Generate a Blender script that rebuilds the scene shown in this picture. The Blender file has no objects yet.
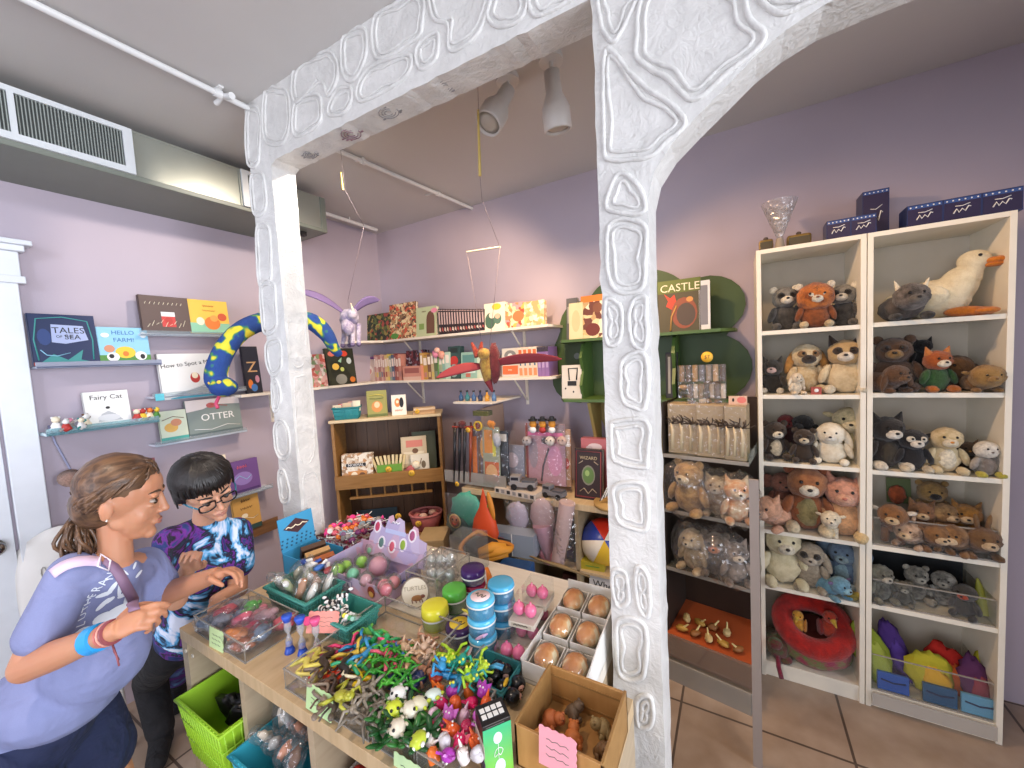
import bpy, bmesh, math, random
from mathutils import Vector, Matrix, noise
from mathutils.bvhtree import BVHTree
random.seed(7)
SC = bpy.context.scene
COL = SC.collection
PI = math.pi
R_ = math.radians
# ------------------------------------------------------------------ viewpoint (eye height 1.58 m, room axes x right / y back / z up)
F = 391.0
def _axes():
    d = Vector((328, 5900, F)).normalized()
    a = Vector((-682, 12, F)); a = (a - a.dot(d) * d).normalized()
    X = -a; Z = -d; Y = Z.cross(X)
    return X, Y, Z
AX, AY, AZ = _axes()
EYE = Vector((0, 0, 1.58))
def ray(px, py):
    v = Vector((px - 512, py - 384, F))
    return Vector((AX.dot(v), AY.dot(v), AZ.dot(v)))
def W(px, py, x=None, y=None, z=None, d=None):
    """the room point seen at a pixel, on the plane x=, y=, z= or at distance d"""
    r = ray(px, py)
    if d is not None: return EYE + r * (d / F)
    if x is not None: return EYE + r * ((x - EYE.x) / r.x)
    if y is not None: return EYE + r * ((y - EYE.y) / r.y)
    return EYE + r * ((z - EYE.z) / r.z)
# ------------------------------------------------------------------ materials
MATS = {}
def lin(c):
    if isinstance(c, str):
        c = c.lstrip('#'); c = [int(c[i:i+2], 16) / 255 for i in (0, 2, 4)]
    return tuple((x / 12.92 if x <= .04045 else ((x + .055) / 1.055) ** 2.4) for x in c) + (1,)
def newmat(key):
    m = bpy.data.materials.new(key); m.use_nodes = True
    nt = m.node_tree; b = nt.nodes['Principled BSDF']
    MATS[key] = m
    return m, nt, b
def N(nt, t, **kw):
    n = nt.nodes.new(t)
    for k, v in kw.items():
        if k in n.inputs: n.inputs[k].default_value = v
        else: setattr(n, k, v)
    return n
def ramp(nt, fac, stops, interp='LINEAR'):
    r = nt.nodes.new('ShaderNodeValToRGB'); r.color_ramp.interpolation = interp
    els = r.color_ramp.elements
    while len(els) < len(stops): els.new(.5)
    for e, (p, c) in zip(els, stops): e.position = p; e.color = lin(c)
    nt.links.new(fac, r.inputs[0]); return r
def coord(nt, scale=(1, 1, 1), kind='Object'):
    tc = nt.nodes.new('ShaderNodeTexCoord'); mp = nt.nodes.new('ShaderNodeMapping')
    mp.inputs['Scale'].default_value = scale
    nt.links.new(tc.outputs[kind], mp.inputs[0]); return mp.outputs[0]
def bump(nt, b, h, strength=.3, dist=.01):
    bp = N(nt, 'ShaderNodeBump', Strength=strength, Distance=dist)
    nt.links.new(h, bp.inputs['Height']); nt.links.new(bp.outputs[0], b.inputs['Normal'])
def C(c, rough=.55, metal=0, var=.06, key=None):
    """plain painted / moulded colour with a slight unevenness"""
    k = key or f'paint_{c}_{rough}_{metal}'
    if k in MATS: return MATS[k]
    m, nt, b = newmat(k)
    co = coord(nt); n = N(nt, 'ShaderNodeTexNoise', Scale=14.0, Detail=3.0); nt.links.new(co, n.inputs['Vector'])
    l = lin(c)
    mx = N(nt, 'ShaderNodeMix', data_type='RGBA')
    mx.inputs['A'].default_value = tuple(x * (1 - var) for x in l[:3]) + (1,)
    mx.inputs['B'].default_value = tuple(min(1, x * (1 + var)) for x in l[:3]) + (1,)
    nt.links.new(n.outputs['Fac'], mx.inputs['Factor']); nt.links.new(mx.outputs['Result'], b.inputs['Base Color'])
    b.inputs['Roughness'].default_value = rough; b.inputs['Metallic'].default_value = metal
    return m
def FUR(c, c2=None):
    k = f'fur_{c}_{c2}'
    if k in MATS: return MATS[k]
    m, nt, b = newmat(k)
    co = coord(nt)
    n = N(nt, 'ShaderNodeTexNoise', Scale=22.0 if c2 else 60.0, Detail=5.0, Roughness=.7); nt.links.new(co, n.inputs['Vector'])
    l = lin(c); l2 = lin(c2) if c2 else tuple(x * .62 for x in l[:3]) + (1,)
    r = nt.nodes.new('ShaderNodeValToRGB'); r.color_ramp.elements[0].position = .38; r.color_ramp.elements[1].position = .6
    r.color_ramp.elements[0].color = l2; r.color_ramp.elements[1].color = l
    nt.links.new(n.outputs['Fac'], r.inputs[0]); nt.links.new(r.outputs[0], b.inputs['Base Color'])
    f = N(nt, 'ShaderNodeTexNoise', Scale=260.0, Detail=3.0); nt.links.new(co, f.inputs['Vector'])
    bump(nt, b, f.outputs['Fac'], .9, .006)
    b.inputs['Roughness'].default_value = .95
    b.inputs['Sheen Weight'].default_value = .25
    return m
def PRINT(key, cols, scale=30, rough=.4, warp=2.0, aniso=(1, 1, 1)):
    """busy printed artwork: coloured patches"""
    k = 'print_' + key
    if k in MATS: return MATS[k]
    m, nt, b = newmat(k)
    co = coord(nt, aniso)
    n = N(nt, 'ShaderNodeTexNoise', Scale=scale * .5, Detail=2.0); nt.links.new(co, n.inputs['Vector'])
    ad = N(nt, 'ShaderNodeMixRGB', blend_type='ADD'); ad.inputs[0].default_value = .02 * warp
    nt.links.new(co, ad.inputs[1]); nt.links.new(n.outputs['Color'], ad.inputs[2])
    v = N(nt, 'ShaderNodeTexVoronoi', Scale=float(scale)); nt.links.new(ad.outputs[0], v.inputs['Vector'])
    w = N(nt, 'ShaderNodeTexWhiteNoise'); nt.links.new(v.outputs['Position'], w.inputs['Vector'])
    st = [(i / len(cols), c) for i, c in enumerate(cols)]
    r = ramp(nt, w.outputs['Value'], st, 'CONSTANT'); nt.links.new(r.outputs[0], b.inputs['Base Color'])
    b.inputs['Roughness'].default_value = rough
    return m
def WOOD(key, c1, c2, scale=(3, 3, 30), rough=.45):
    k = 'wood_' + key
    if k in MATS: return MATS[k]
    m, nt, b = newmat(k)
    co = coord(nt, scale)
    n = N(nt, 'ShaderNodeTexNoise', Scale=2.2, Detail=6.0, Distortion=.6); nt.links.new(co, n.inputs['Vector'])
    r = ramp(nt, n.outputs['Fac'], [(.3, c1), (.7, c2)]); nt.links.new(r.outputs[0], b.inputs['Base Color'])
    bump(nt, b, n.outputs['Fac'], .12, .002)
    b.inputs['Roughness'].default_value = rough
    return m
def CLEAR(key='clear', tint='ffffff', gloss=.10, alpha=.06, rough=.08, crinkle=0):
    """transparent plastic film or acrylic: passes light, adds a reflection and a slight tint"""
    k = 'plastic_' + key
    if k in MATS: return MATS[k]
    m, nt, b = newmat(k)
    out = nt.nodes['Material Output']
    nt.nodes.remove(b)
    tr = nt.nodes.new('ShaderNodeBsdfTransparent'); tr.inputs[0].default_value = lin(tint)
    gl = nt.nodes.new('ShaderNodeBsdfGlossy'); gl.inputs['Roughness'].default_value = rough
    di = nt.nodes.new('ShaderNodeBsdfDiffuse'); di.inputs[0].default_value = lin(tint)
    fr = N(nt, 'ShaderNodeLayerWeight', Blend=.25)
    mx = nt.nodes.new('ShaderNodeMixShader'); mx2 = nt.nodes.new('ShaderNodeMixShader')
    mt = N(nt, 'ShaderNodeMath', operation='MULTIPLY_ADD'); mt.inputs[1].default_value = .30; mt.inputs[2].default_value = gloss
    nt.links.new(fr.outputs['Fresnel'], mt.inputs[0]); nt.links.new(mt.outputs[0], mx.inputs[0])
    mx2.inputs[0].default_value = alpha
    nt.links.new(tr.outputs[0], mx2.inputs[1]); nt.links.new(di.outputs[0], mx2.inputs[2])
    nt.links.new(mx2.outputs[0], mx.inputs[1]); nt.links.new(gl.outputs[0], mx.inputs[2])
    nt.links.new(mx.outputs[0], out.inputs[0])
    if crinkle:
        co = coord(nt); n = N(nt, 'ShaderNodeTexVoronoi', Scale=float(crinkle)); nt.links.new(co, n.inputs['Vector'])
        bp = N(nt, 'ShaderNodeBump', Strength=.9, Distance=.01); nt.links.new(n.outputs['Distance'], bp.inputs['Height'])
        nt.links.new(bp.outputs[0], gl.inputs['Normal']); nt.links.new(bp.outputs[0], fr.inputs['Normal'])
    return m
def mk_plaster():
    m, nt, b = newmat('white_plaster')
    co = coord(nt)
    n = N(nt, 'ShaderNodeTexNoise', Scale=9.0, Detail=8.0, Roughness=.62, Distortion=1.4); nt.links.new(co, n.inputs['Vector'])
    n2 = N(nt, 'ShaderNodeTexNoise', Scale=38.0, Detail=4.0, Distortion=2.0); nt.links.new(co, n2.inputs['Vector'])
    r = ramp(nt, n.outputs['Fac'], [(.3, 'c9c8c4'), (.65, 'dddcd8')]); nt.links.new(r.outputs[0], b.inputs['Base Color'])
    ad = N(nt, 'ShaderNodeMath', operation='MULTIPLY_ADD'); ad.inputs[1].default_value = .5
    nt.links.new(n2.outputs['Fac'], ad.inputs[0]); nt.links.new(n.outputs['Fac'], ad.inputs[2])
    bump(nt, b, ad.outputs[0], .45, .014); b.inputs['Roughness'].default_value = .42
    return m
def mk_wall(key, c1, c2):
    m, nt, b = newmat(key)
    co = coord(nt)
    n = N(nt, 'ShaderNodeTexNoise', Scale=1.3, Detail=3.0); nt.links.new(co, n.inputs['Vector'])
    r = ramp(nt, n.outputs['Fac'], [(.35, c1), (.65, c2)]); nt.links.new(r.outputs[0], b.inputs['Base Color'])
    f = N(nt, 'ShaderNodeTexNoise', Scale=120.0, Detail=2.0); nt.links.new(co, f.inputs['Vector'])
    bump(nt, b, f.outputs['Fac'], .15, .002); b.inputs['Roughness'].default_value = .6
    return m
def mk_tiles():
    m, nt, b = newmat('beige_floor_tiles')
    tc = nt.nodes.new('ShaderNodeTexCoord'); mp = nt.nodes.new('ShaderNodeMapping')
    mp.inputs['Location'].default_value = (-.365 + .6 * 0, -1.775, 0)
    nt.links.new(tc.outputs['Object'], mp.inputs[0])
    br = N(nt, 'ShaderNodeTexBrick'); br.offset = 0; br.squash = 1
    for k, v in (('Scale', 1.0), ('Mortar Size', .005), ('Mortar Smooth', .1), ('Brick Width', .6), ('Row Height', .6), ('Bias', 0.0)): br.inputs[k].default_value = v
    br.inputs['Color1'].default_value = lin('b3a292'); br.inputs['Color2'].default_value = lin('a89787'); br.inputs['Mortar'].default_value = lin('5d5149')
    nt.links.new(mp.outputs[0], br.inputs['Vector'])
    n = N(nt, 'ShaderNodeTexNoise', Scale=5.0, Detail=5.0); nt.links.new(tc.outputs['Object'], n.inputs['Vector'])
    r = ramp(nt, n.outputs['Fac'], [(.3, 'd2cac2'), (.7, 'ffffff')])
    mx = N(nt, 'ShaderNodeMixRGB', blend_type='MULTIPLY'); mx.inputs[0].default_value = 1
    nt.links.new(br.outputs['Color'], mx.inputs[1]); nt.links.new(r.outputs[0], mx.inputs[2]); nt.links.new(mx.outputs[0], b.inputs['Base Color'])
    b.inputs['Roughness'].default_value = .35
    return m
def mk_tiedye(key, stops, scale):
    m, nt, b = newmat(key)
    co = coord(nt)
    n = N(nt, 'ShaderNodeTexNoise', Scale=scale, Detail=4.0, Distortion=1.8, Roughness=.55); nt.links.new(co, n.inputs['Vector'])
    r = ramp(nt, n.outputs['Fac'], stops); nt.links.new(r.outputs[0], b.inputs['Base Color'])
    f = N(nt, 'ShaderNodeTexNoise', Scale=9.0, Detail=3.0); nt.links.new(co, f.inputs['Vector'])
    bump(nt, b, f.outputs['Fac'], .5, .03)
    b.inputs['Roughness'].default_value = .85
    return m
def CLOTH(c, folds=7.0):
    k = 'cloth_' + c
    if k in MATS: return MATS[k]
    m, nt, b = newmat(k); co = coord(nt)
    f = N(nt, 'ShaderNodeTexNoise', Scale=folds, Detail=3.0, Distortion=.8); nt.links.new(co, f.inputs['Vector'])
    w = N(nt, 'ShaderNodeTexNoise', Scale=500.0); nt.links.new(co, w.inputs['Vector'])
    r = nt.nodes.new('ShaderNodeValToRGB'); l = lin(c)
    r.color_ramp.elements[0].color = tuple(x * .85 for x in l[:3]) + (1,); r.color_ramp.elements[1].color = l
    nt.links.new(w.outputs['Fac'], r.inputs[0]); nt.links.new(r.outputs[0], b.inputs['Base Color'])
    bump(nt, b, f.outputs['Fac'], .7, .03); b.inputs['Roughness'].default_value = .9
    return m
def GLOW(c, s):
    k = f'glow_{c}'
    if k in MATS: return MATS[k]
    m, nt, b = newmat(k)
    b.inputs['Base Color'].default_value = lin(c); b.inputs['Emission Color'].default_value = lin(c); b.inputs['Emission Strength'].default_value = s
    return m
PLASTER = mk_plaster()
FILM = CLEAR('film', 'ffffff', .06, .03, .08, crinkle=38)
ACRYL = CLEAR('acrylic', 'fcfdfd', .015, .015, .04)
EDGE = CLEAR('acrylic_edge', 'dedad2', .12, .35, .2)
MESHBAG = CLEAR('net', 'eef4ec', .04, .05, .2, crinkle=60)
# ------------------------------------------------------------------ mesh builder
_fc = {}
def font_mesh(s):
    if s in _fc: return _fc[s]
    cu = bpy.data.curves.new('lettering', 'FONT'); cu.body = s; cu.size = 1; cu.align_x = 'CENTER'; cu.align_y = 'CENTER'; cu.extrude = .012; cu.resolution_u = 3
    o = bpy.data.objects.new('lettering', cu); me = o.to_mesh()
    v = [tuple(p.co) for p in me.vertices]; f = [tuple(p.vertices) for p in me.polygons]
    o.to_mesh_clear(); bpy.data.objects.remove(o); bpy.data.curves.remove(cu)
    _fc[s] = (v, f); return v, f
def fr(loc=(0, 0, 0), rz=0, rx=0, ry=0, s=1):
    M_ = Matrix.Translation(Vector(loc)) @ Matrix.Rotation(rz, 4, 'Z') @ Matrix.Rotation(rx, 4, 'X') @ Matrix.Rotation(ry, 4, 'Y')
    if s != 1: M_ = M_ @ (Matrix.Scale(s, 4) if not isinstance(s, tuple) else Matrix.Diagonal((*s, 1)))
    return M_
class M:
    def __init__(s, T=None):
        s.v = []; s.f = []; s.mi = []; s.sm = []; s.mats = []; s.T = T or Matrix.Identity(4)
    def at(s, T): s.T = T; return s
    def _m(s, m):
        if isinstance(m, str): m = C(m)
        if m not in s.mats: s.mats.append(m)
        return s.mats.index(m)
    def add(s, vs, fs, m, smooth=False):
        o = len(s.v); T = s.T; s.v += [tuple(T @ Vector(p)) for p in vs]
        s.f += [tuple(o + i for i in f) for f in fs]; k = s._m(m)
        s.mi += [k] * len(fs); s.sm += [smooth] * len(fs); return s
    def box(s, x0, x1, y0, y1, z0, z1, m):
        return s.add([(x0,y0,z0),(x1,y0,z0),(x1,y1,z0),(x0,y1,z0),(x0,y0,z1),(x1,y0,z1),(x1,y1,z1),(x0,y1,z1)],
                     [(0,3,2,1),(4,5,6,7),(0,1,5,4),(1,2,6,5),(2,3,7,6),(3,0,4,7)], m)
    def sph(s, c, r, m, u=14, v=9, rot=None, jit=0, fre=18, seed=0):
        if not isinstance(r, (tuple, list)): r = (r, r, r)
        vs = []; fs = []; Rm = rot or Matrix.Identity(3)
        for j in range(v + 1):
            th = PI * j / v
            for i in range(u):
                ph = 2 * PI * i / u
                p = Vector((math.sin(th) * math.cos(ph), math.sin(th) * math.sin(ph), math.cos(th)))
                k = 1 + (jit * noise.noise(p * fre * .2 + Vector((seed, seed * 1.7, c[0] * 3))) if jit else 0)
                vs.append(Vector(c) + Rm @ Vector((p.x * r[0] * k, p.y * r[1] * k, p.z * r[2] * k)))
        for j in range(v):
            for i in range(u):
                a = j * u + i; b = j * u + (i + 1) % u
                fs.append((a, a + u, b + u, b))
        return s.add(vs, fs, m, True)
    def cone(s, p0, p1, r0, r1, m, n=12, smooth=True, caps=True):
        p0 = Vector(p0); p1 = Vector(p1); d = (p1 - p0).normalized()
        a = d.orthogonal().normalized(); b = d.cross(a)
        vs = [p0 + (a * math.cos(2*PI*i/n) + b * math.sin(2*PI*i/n)) * r0 for i in range(n)] + [p1 + (a * math.cos(2*PI*i/n) + b * math.sin(2*PI*i/n)) * r1 for i in range(n)]
        s.add(vs, [(i, (i+1) % n, n + (i+1) % n, n + i) for i in range(n)], m, smooth)
        if caps: s.add(vs, [tuple(range(n-1, -1, -1)), tuple(range(n, 2*n))], m)
        return s
    def tube(s, pts, r, m, n=8, closed=False, flat=1.0, caps=True):
        pts = [Vector(p) for p in pts]; k = len(pts)
        rs = r if isinstance(r, (list, tuple)) else [r] * k
        vs = []; fs = []; ref = None
        for i, p in enumerate(pts):
            if closed: t = pts[(i+1) % k] - pts[i-1]
            else: t = pts[min(i+1, k-1)] - pts[max(i-1, 0)]
            if t.length < 1e-9: t = Vector((0, 0, 1))
            t.normalize()
            if ref is None: ref = t.orthogonal().normalized()
            ref = (ref - ref.dot(t) * t)
            ref = ref.normalized() if ref.length > 1e-6 else t.orthogonal().normalized()
            b = t.cross(ref)
            for j in range(n):
                a = 2 * PI * j / n
                vs.append(p + (ref * math.cos(a) + b * math.sin(a) * flat) * rs[i])
        for i in range(k if closed else k - 1):
            for j in range(n):
                a = i * n + j; b2 = i * n + (j+1) % n; c = ((i+1) % k) * n + (j+1) % n; d = ((i+1) % k) * n + j
                fs.append((a, b2, c, d))
        if not closed and caps: fs += [tuple(range(n-1, -1, -1)), tuple((k-1)*n + j for j in range(n))]
        return s.add(vs, fs, m, True)
    def lathe(s, prof, m, c=(0, 0, 0), n=20, smooth=True, sx=1, sy=1):
        vs = []; k = len(prof)
        for r, z in prof:
            for i in range(n): vs.append((c[0] + r * sx * math.cos(2*PI*i/n), c[1] + r * sy * math.sin(2*PI*i/n), c[2] + z))
        fs = [(j*n + i, j*n + (i+1) % n, (j+1)*n + (i+1) % n, (j+1)*n + i) for j in range(k-1) for i in range(n)]
        s.add(vs, fs, m, smooth)
        return s
    def prism(s, pts, d0, d1, m, axis='y', smooth=False):
        """polygon (a,b) extruded; axis y: a=x,b=z ; axis z: a=x,b=y ; axis x: a=y,b=z"""
        g = {'y': lambda a, b, d: (a, d, b), 'z': lambda a, b, d: (a, b, d), 'x': lambda a, b, d: (d, a, b)}[axis]
        n = len(pts); vs = [g(a, b, d0) for a, b in pts] + [g(a, b, d1) for a, b in pts]
        s.add(vs, [tuple(range(n)), tuple(range(2*n-1, n-1, -1))], m)
        return s.add(vs, [(i, n+i, n+(i+1) % n, (i+1) % n) for i in range(n)], m, smooth)
    def text(s, st, size, T, m, sx=1):
        v, f = font_mesh(st); A = s.T; s.T = A @ T @ Matrix.Diagonal((size * sx, size, size, 1))
        s.add(v, f, m); s.T = A; return s
    def grid(s, fn, nu, nv, m, smooth=True):
        vs = [fn(i / nu, j / nv) for j in range(nv+1) for i in range(nu+1)]
        fs = [(j*(nu+1)+i, j*(nu+1)+i+1, (j+1)*(nu+1)+i+1, (j+1)*(nu+1)+i) for j in range(nv) for i in range(nu)]
        return s.add(vs, fs, m, smooth)
    def build(s, name, parent=None, T=None, bevel=0, remesh=0, smooth_it=0, solid=0, sub=0):
        me = bpy.data.meshes.new(name); me.from_pydata(s.v, [], s.f); me.update()
        for m in s.mats: me.materials.append(m)
        for p, k, q in zip(me.polygons, s.mi, s.sm): p.material_index = k; p.use_smooth = q
        bm = bmesh.new(); bm.from_mesh(me); bmesh.ops.recalc_face_normals(bm, faces=bm.faces); bm.to_mesh(me); bm.free()
        o = bpy.data.objects.new(name, me); COL.objects.link(o)
        if parent: o.parent = parent
        if T is not None: o.matrix_local = T
        if solid: q = o.modifiers.new('t', 'SOLIDIFY'); q.thickness = solid; q.offset = 0
        if remesh:
            q = o.modifiers.new('r', 'REMESH'); q.mode = 'VOXEL'; q.voxel_size = remesh; q.use_smooth_shade = True
        if smooth_it: q = o.modifiers.new('s', 'SMOOTH'); q.iterations = smooth_it; q.factor = .6
        if bevel: q = o.modifiers.new('b', 'BEVEL'); q.width = bevel; q.segments = 2; q.limit_method = 'ANGLE'
        if sub: q = o.modifiers.new('u', 'SUBSURF'); q.levels = sub; q.render_levels = sub
        return o
def tag(o, label, cat, group=None, kind=None):
    if label: o['label'] = label
    if cat: o['category'] = cat
    if group: o['group'] = group
    if kind: o['kind'] = kind
    return o
def thing(name, label, cat, T=None, group=None):
    o = bpy.data.objects.new(name, None); COL.objects.link(o); o.empty_display_size = .05
    if T is not None: o.matrix_world = T
    return tag(o, label, cat, group)
def struct(o): o['kind'] = 'structure'; return o
def smooth_loop(pts, n=6, closed=True):
    out = []; k = len(pts); pts = [Vector(p) for p in pts]
    rng = range(k) if closed else range(k-1)
    for i in rng:
        p0 = pts[(i-1) % k] if closed else pts[max(i-1, 0)]; p1 = pts[i]; p2 = pts[(i+1) % k]; p3 = pts[(i+2) % k] if closed else pts[min(i+2, k-1)]
        for j in range(n):
            t = j / n
            out.append(.5 * ((2*p1) + (p2-p0)*t + (2*p0-5*p1+4*p2-p3)*t*t + (3*p1-p0-3*p2+p3)*t**3))
    if not closed: out.append(pts[-1])
    return out
ORD = ['first','second','third','fourth','fifth','sixth','seventh','eighth','ninth','tenth','eleventh','twelfth','thirteenth','fourteenth','fifteenth','sixteenth','seventeenth','eighteenth','nineteenth','twentieth']
# ------------------------------------------------------------------ room shell
XL, XR, YB, YF, ZC = -2.6, 2.6, 2.383, -3.0, 2.68
LAV = mk_wall('lavender_wall_paint', 'aa9fab', 'b4a9b4')
CEIL = mk_wall('ceiling_paint', 'c2bebb', 'c9c5c1')
WHITE = C('e6e6e6', .45, key='white_paint')
struct(M().box(XL-.1, XR+.1, YF-.1, YB+.1, -.05, 0, mk_tiles()).build('floor'))
struct(M().box(XL-.1, XR+.1, YF-.1, YB+.1, ZC, ZC+.05, CEIL).build('ceiling'))
struct(M().box(XL-.1, XL, YF-.1, YB+.1, 0, ZC, LAV).build('wall_left'))
struct(M().box(XL, XR, YB, YB+.1, 0, ZC, LAV).build('wall_back'))
struct(M().box(XR, XR+.1, YF-.1, YB+.1, 0, ZC, LAV).build('wall_right'))
w = M()
w.box(XL, -2.0, YF-.1, YF, 0, ZC, LAV); w.box(2.0, XR, YF-.1, YF, 0, ZC, LAV); w.box(-2.0, 2.0, YF-.1, YF, 0, .5, LAV); w.box(-2.0, 2.0, YF-.1, YF, 2.4, ZC, LAV)
struct(w.build('wall_front'))
w = M()
for x in (-2.0, -.03, 1.94): w.box(x, x+.06, YF-.08, YF-.02, .5, 2.4, WHITE)
w.box(-2, 2, YF-.08, YF-.02, .5, .56, WHITE); w.box(-2, 2, YF-.08, YF-.02, 2.34, 2.4, WHITE)
w.box(-2, 2, YF-.052, YF-.048, .5, 2.4, ACRYL)
struct(w.build('window_1'))
# door on the left wall with its moulded casing
DW = C('dfe3e8', .4, key='door_white')
w = M()
w.box(XL, XL+.03, .335, .425, 0, 2.03, DW)
w.box(XL, XL+.045, .32, .445, 2.00, 2.03, DW)
w.box(XL, XL+.035, -.7, .435, 2.03, 2.13, DW)
w.box(XL, XL+.055, -.72, .45, 2.13, 2.155, DW); w.box(XL, XL+.07, -.73, .47, 2.155, 2.175, DW)
w.box(XL, XL+.03, -.66, -.56, 0, 2.03, DW)
d1 = struct(w.build('door_1', bevel=.003))
w = M(); w.box(XL, XL+.018, -.555, .325, .01, 2.0, DW)
w.box(XL+.018, XL+.022, -.45, .22, .2, .9, DW); w.box(XL+.018, XL+.022, -.45, .22, 1.1, 1.85, DW)
w.build('door_leaf', d1, bevel=.003)
hm = C('9a9a98', .25, 1)
hp = W(4, 545, x=XL+.03)
M().cone((XL+.018, .27, hp.z), (XL+.03, .27, hp.z), .03, .03, hm).cone((XL+.03, .27, hp.z), (XL+.055, .27, hp.z), .01, .01, hm).sph((XL+.07, .27, hp.z), (.02, .028, .028), hm).build('door_handle', d1)
# ------------------------------------------------------------------ faux-stone archway
FY0, FY1 = .95, 1.05
arch = [(-.168, 1.82), (-.166, 1.92), (-.152, 1.975), (-.116, 2.022), (-.065, 2.064), (-.012, 2.10), (.045, 2.145), (.09, 2.168), (.15, 2.185), (.24, 2.196), (.36, 2.20)]
arch2 = [(.72 - x, z) for x, z in arch[::-1]]
def jl(a, b, n, amp, sd):
    out = []
    for i in range(n):
        t = i / n; x = a[0] + (b[0]-a[0])*t; z = a[1] + (b[1]-a[1])*t
        k = noise.noise(Vector((t*n*.9, sd, 0))) * amp if i else 0
        dx, dz = b[0]-a[0], b[1]-a[1]; L = math.hypot(dx, dz)
        out.append((x - dz/L*k, z + dx/L*k))
    return out
pts = jl((-1.75, 0), (-1.75, ZC), 60, .004, 1) + [(-1.75, ZC), (1.03, ZC)] + [(1.03, 0), (.888, 0)]
pts += [(x + .0, z + noise.noise(Vector((x*40, z*40, 2)))*.004) for x, z in list(reversed(arch + arch2[1:]))]
pts += jl((-.168, 1.80), (-.168, 0), 50, .006, 3) + [(-.168, 0), (-.29, 0)] + jl((-.296, 0), (-.276, 2.40), 60, .006, 5)
pts += jl((-.28, 2.40), (-1.60, 2.415), 40, .005, 7) + jl((-1.60, 2.40), (-1.62, 0), 50, .005, 9) + [(-1.62, 0)]
frame = M().prism(pts, FY0, FY1, PLASTER).build('archway', bevel=.006)
tag(frame, 'white faux-stone plaster archway frame with posts and beam crossing the shop', 'archway')
def Z(x0, y0, s, l): return [(x0 + a/s, y0 + b/s) for a, b in l]
stones = [Z(230,0,4,q) for q in (
 [(70,440),(100,425),(125,470),(120,600),(110,660),(75,660),(64,560)],
 [(140,370),(200,350),(235,380),(240,500),(215,570),(165,580),(135,540)],
 [(250,300),(300,240),(390,205),(430,250),(430,320),(395,385),(370,330),(330,350),(260,410)],
 [(255,430),(290,390),(345,378),(365,405),(360,490),(300,535),(255,540)],
 [(450,160),(510,110),(545,130),(545,220),(500,320),(455,300)],
 [(395,420),(430,360),(480,350),(488,400),(450,455),(400,460)],
 [(510,350),(560,270),(700,220),(730,250),(690,320),(560,395),(515,400)],
 [(575,80),(660,20),(740,-30),(775,0),(770,100),(740,160),(590,235)],
 [(745,200),(790,150),(830,135),(835,190),(815,250),(760,275)],
 [(805,-60),(920,-90),(1040,-60),(1020,80),(960,170),(880,200),(870,100),(810,70)])]
stones += [[(497,-10),(525,-8),(522,18),(500,27),(488,15)], [(532,-15),(575,-12),(570,0),(535,16)]]
stones += [Z(230,180,5.12,q) for q in ([(108,-20),(165,-30),(185,60),(185,150),(150,185),(118,150)], [(138,250),(190,230),(208,300),(212,500),(180,535),(148,520)])]
stones += [Z(240,280,2.95,q) for q in ([(62,10),(100,10),(106,60),(108,140),(85,160),(68,140)], [(80,185),(116,176),(124,215),(120,268),(94,280),(78,240)],
 [(95,300),(110,296),(122,340),(116,375),(100,385)], [(102,430),(125,412),(145,450),(146,515),(125,530),(106,500)], [(114,570),(130,562),(146,620),(143,655),(122,648)])]
stones += [Z(570,0,3.01,q) for q in ([(95,-40),(92,60),(130,125),(195,10),(215,-40)], [(240,-40),(200,130),(215,190),(300,240),(370,300),(480,215),(585,120),(540,60),(490,-40)],
 [(102,185),(125,155),(200,240),(345,355),(290,425),(240,470),(130,480),(104,440)], [(560,-40),(620,38),(690,22),(760,-30)], [(112,630),(132,545),(170,522),(222,590),(215,640)])]
stones += [[(609,226),(643,224),(645,262),(640,290),(612,285)]]
stones += [Z(540,280,4.65,q) for q in ([(305,100),(365,110),(383,180),(370,280),(315,295)], [(430,100),(485,80),(495,180),(490,315),(435,290),(415,200)], [(390,365),(490,350),(492,580),(430,590),(385,560),(375,450)])]
stones += [Z(560,400,7.31,q) for q in ([(375,190),(410,155),(630,165),(638,450),(600,490),(430,450),(385,390)], [(405,625),(590,605),(635,700),(640,890),(600,950),(440,900),(400,760)])]
stones += [Z(560,560,3.69,q) for q in ([(198,40),(243,50),(252,150),(222,172),(200,140)], [(285,25),(325,60),(328,198),(300,188),(282,120)], [(218,222),(305,232),(320,320),(300,435),(225,425),(210,330)], [(285,520),(335,505),(337,600),(292,615)])]
def stone(m_, pts3, nrm):
    lp = smooth_loop(pts3, 7); c = sum(lp, Vector()) / len(lp)
    lp = [p + (Vector((noise.noise(p*30), 0, noise.noise(p*30 + Vector((5, 0, 0)))))*.003 if nrm == 'y' else Vector()) for p in lp]
    m_.tube(lp, .0062, PLASTER, 8, closed=True)
    inn = [p + (c - p).normalized() * .019 for p in lp]
    m_.tube(inn, .0048, PLASTER, 8, closed=True)
def onestone(pts3, nrm):
    q = M(); stone(q, pts3, nrm); q.build('stone_outline', frame)
for st in stones: onestone([W(a, b, y=FY0) for a, b in st], 'y')
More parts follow.
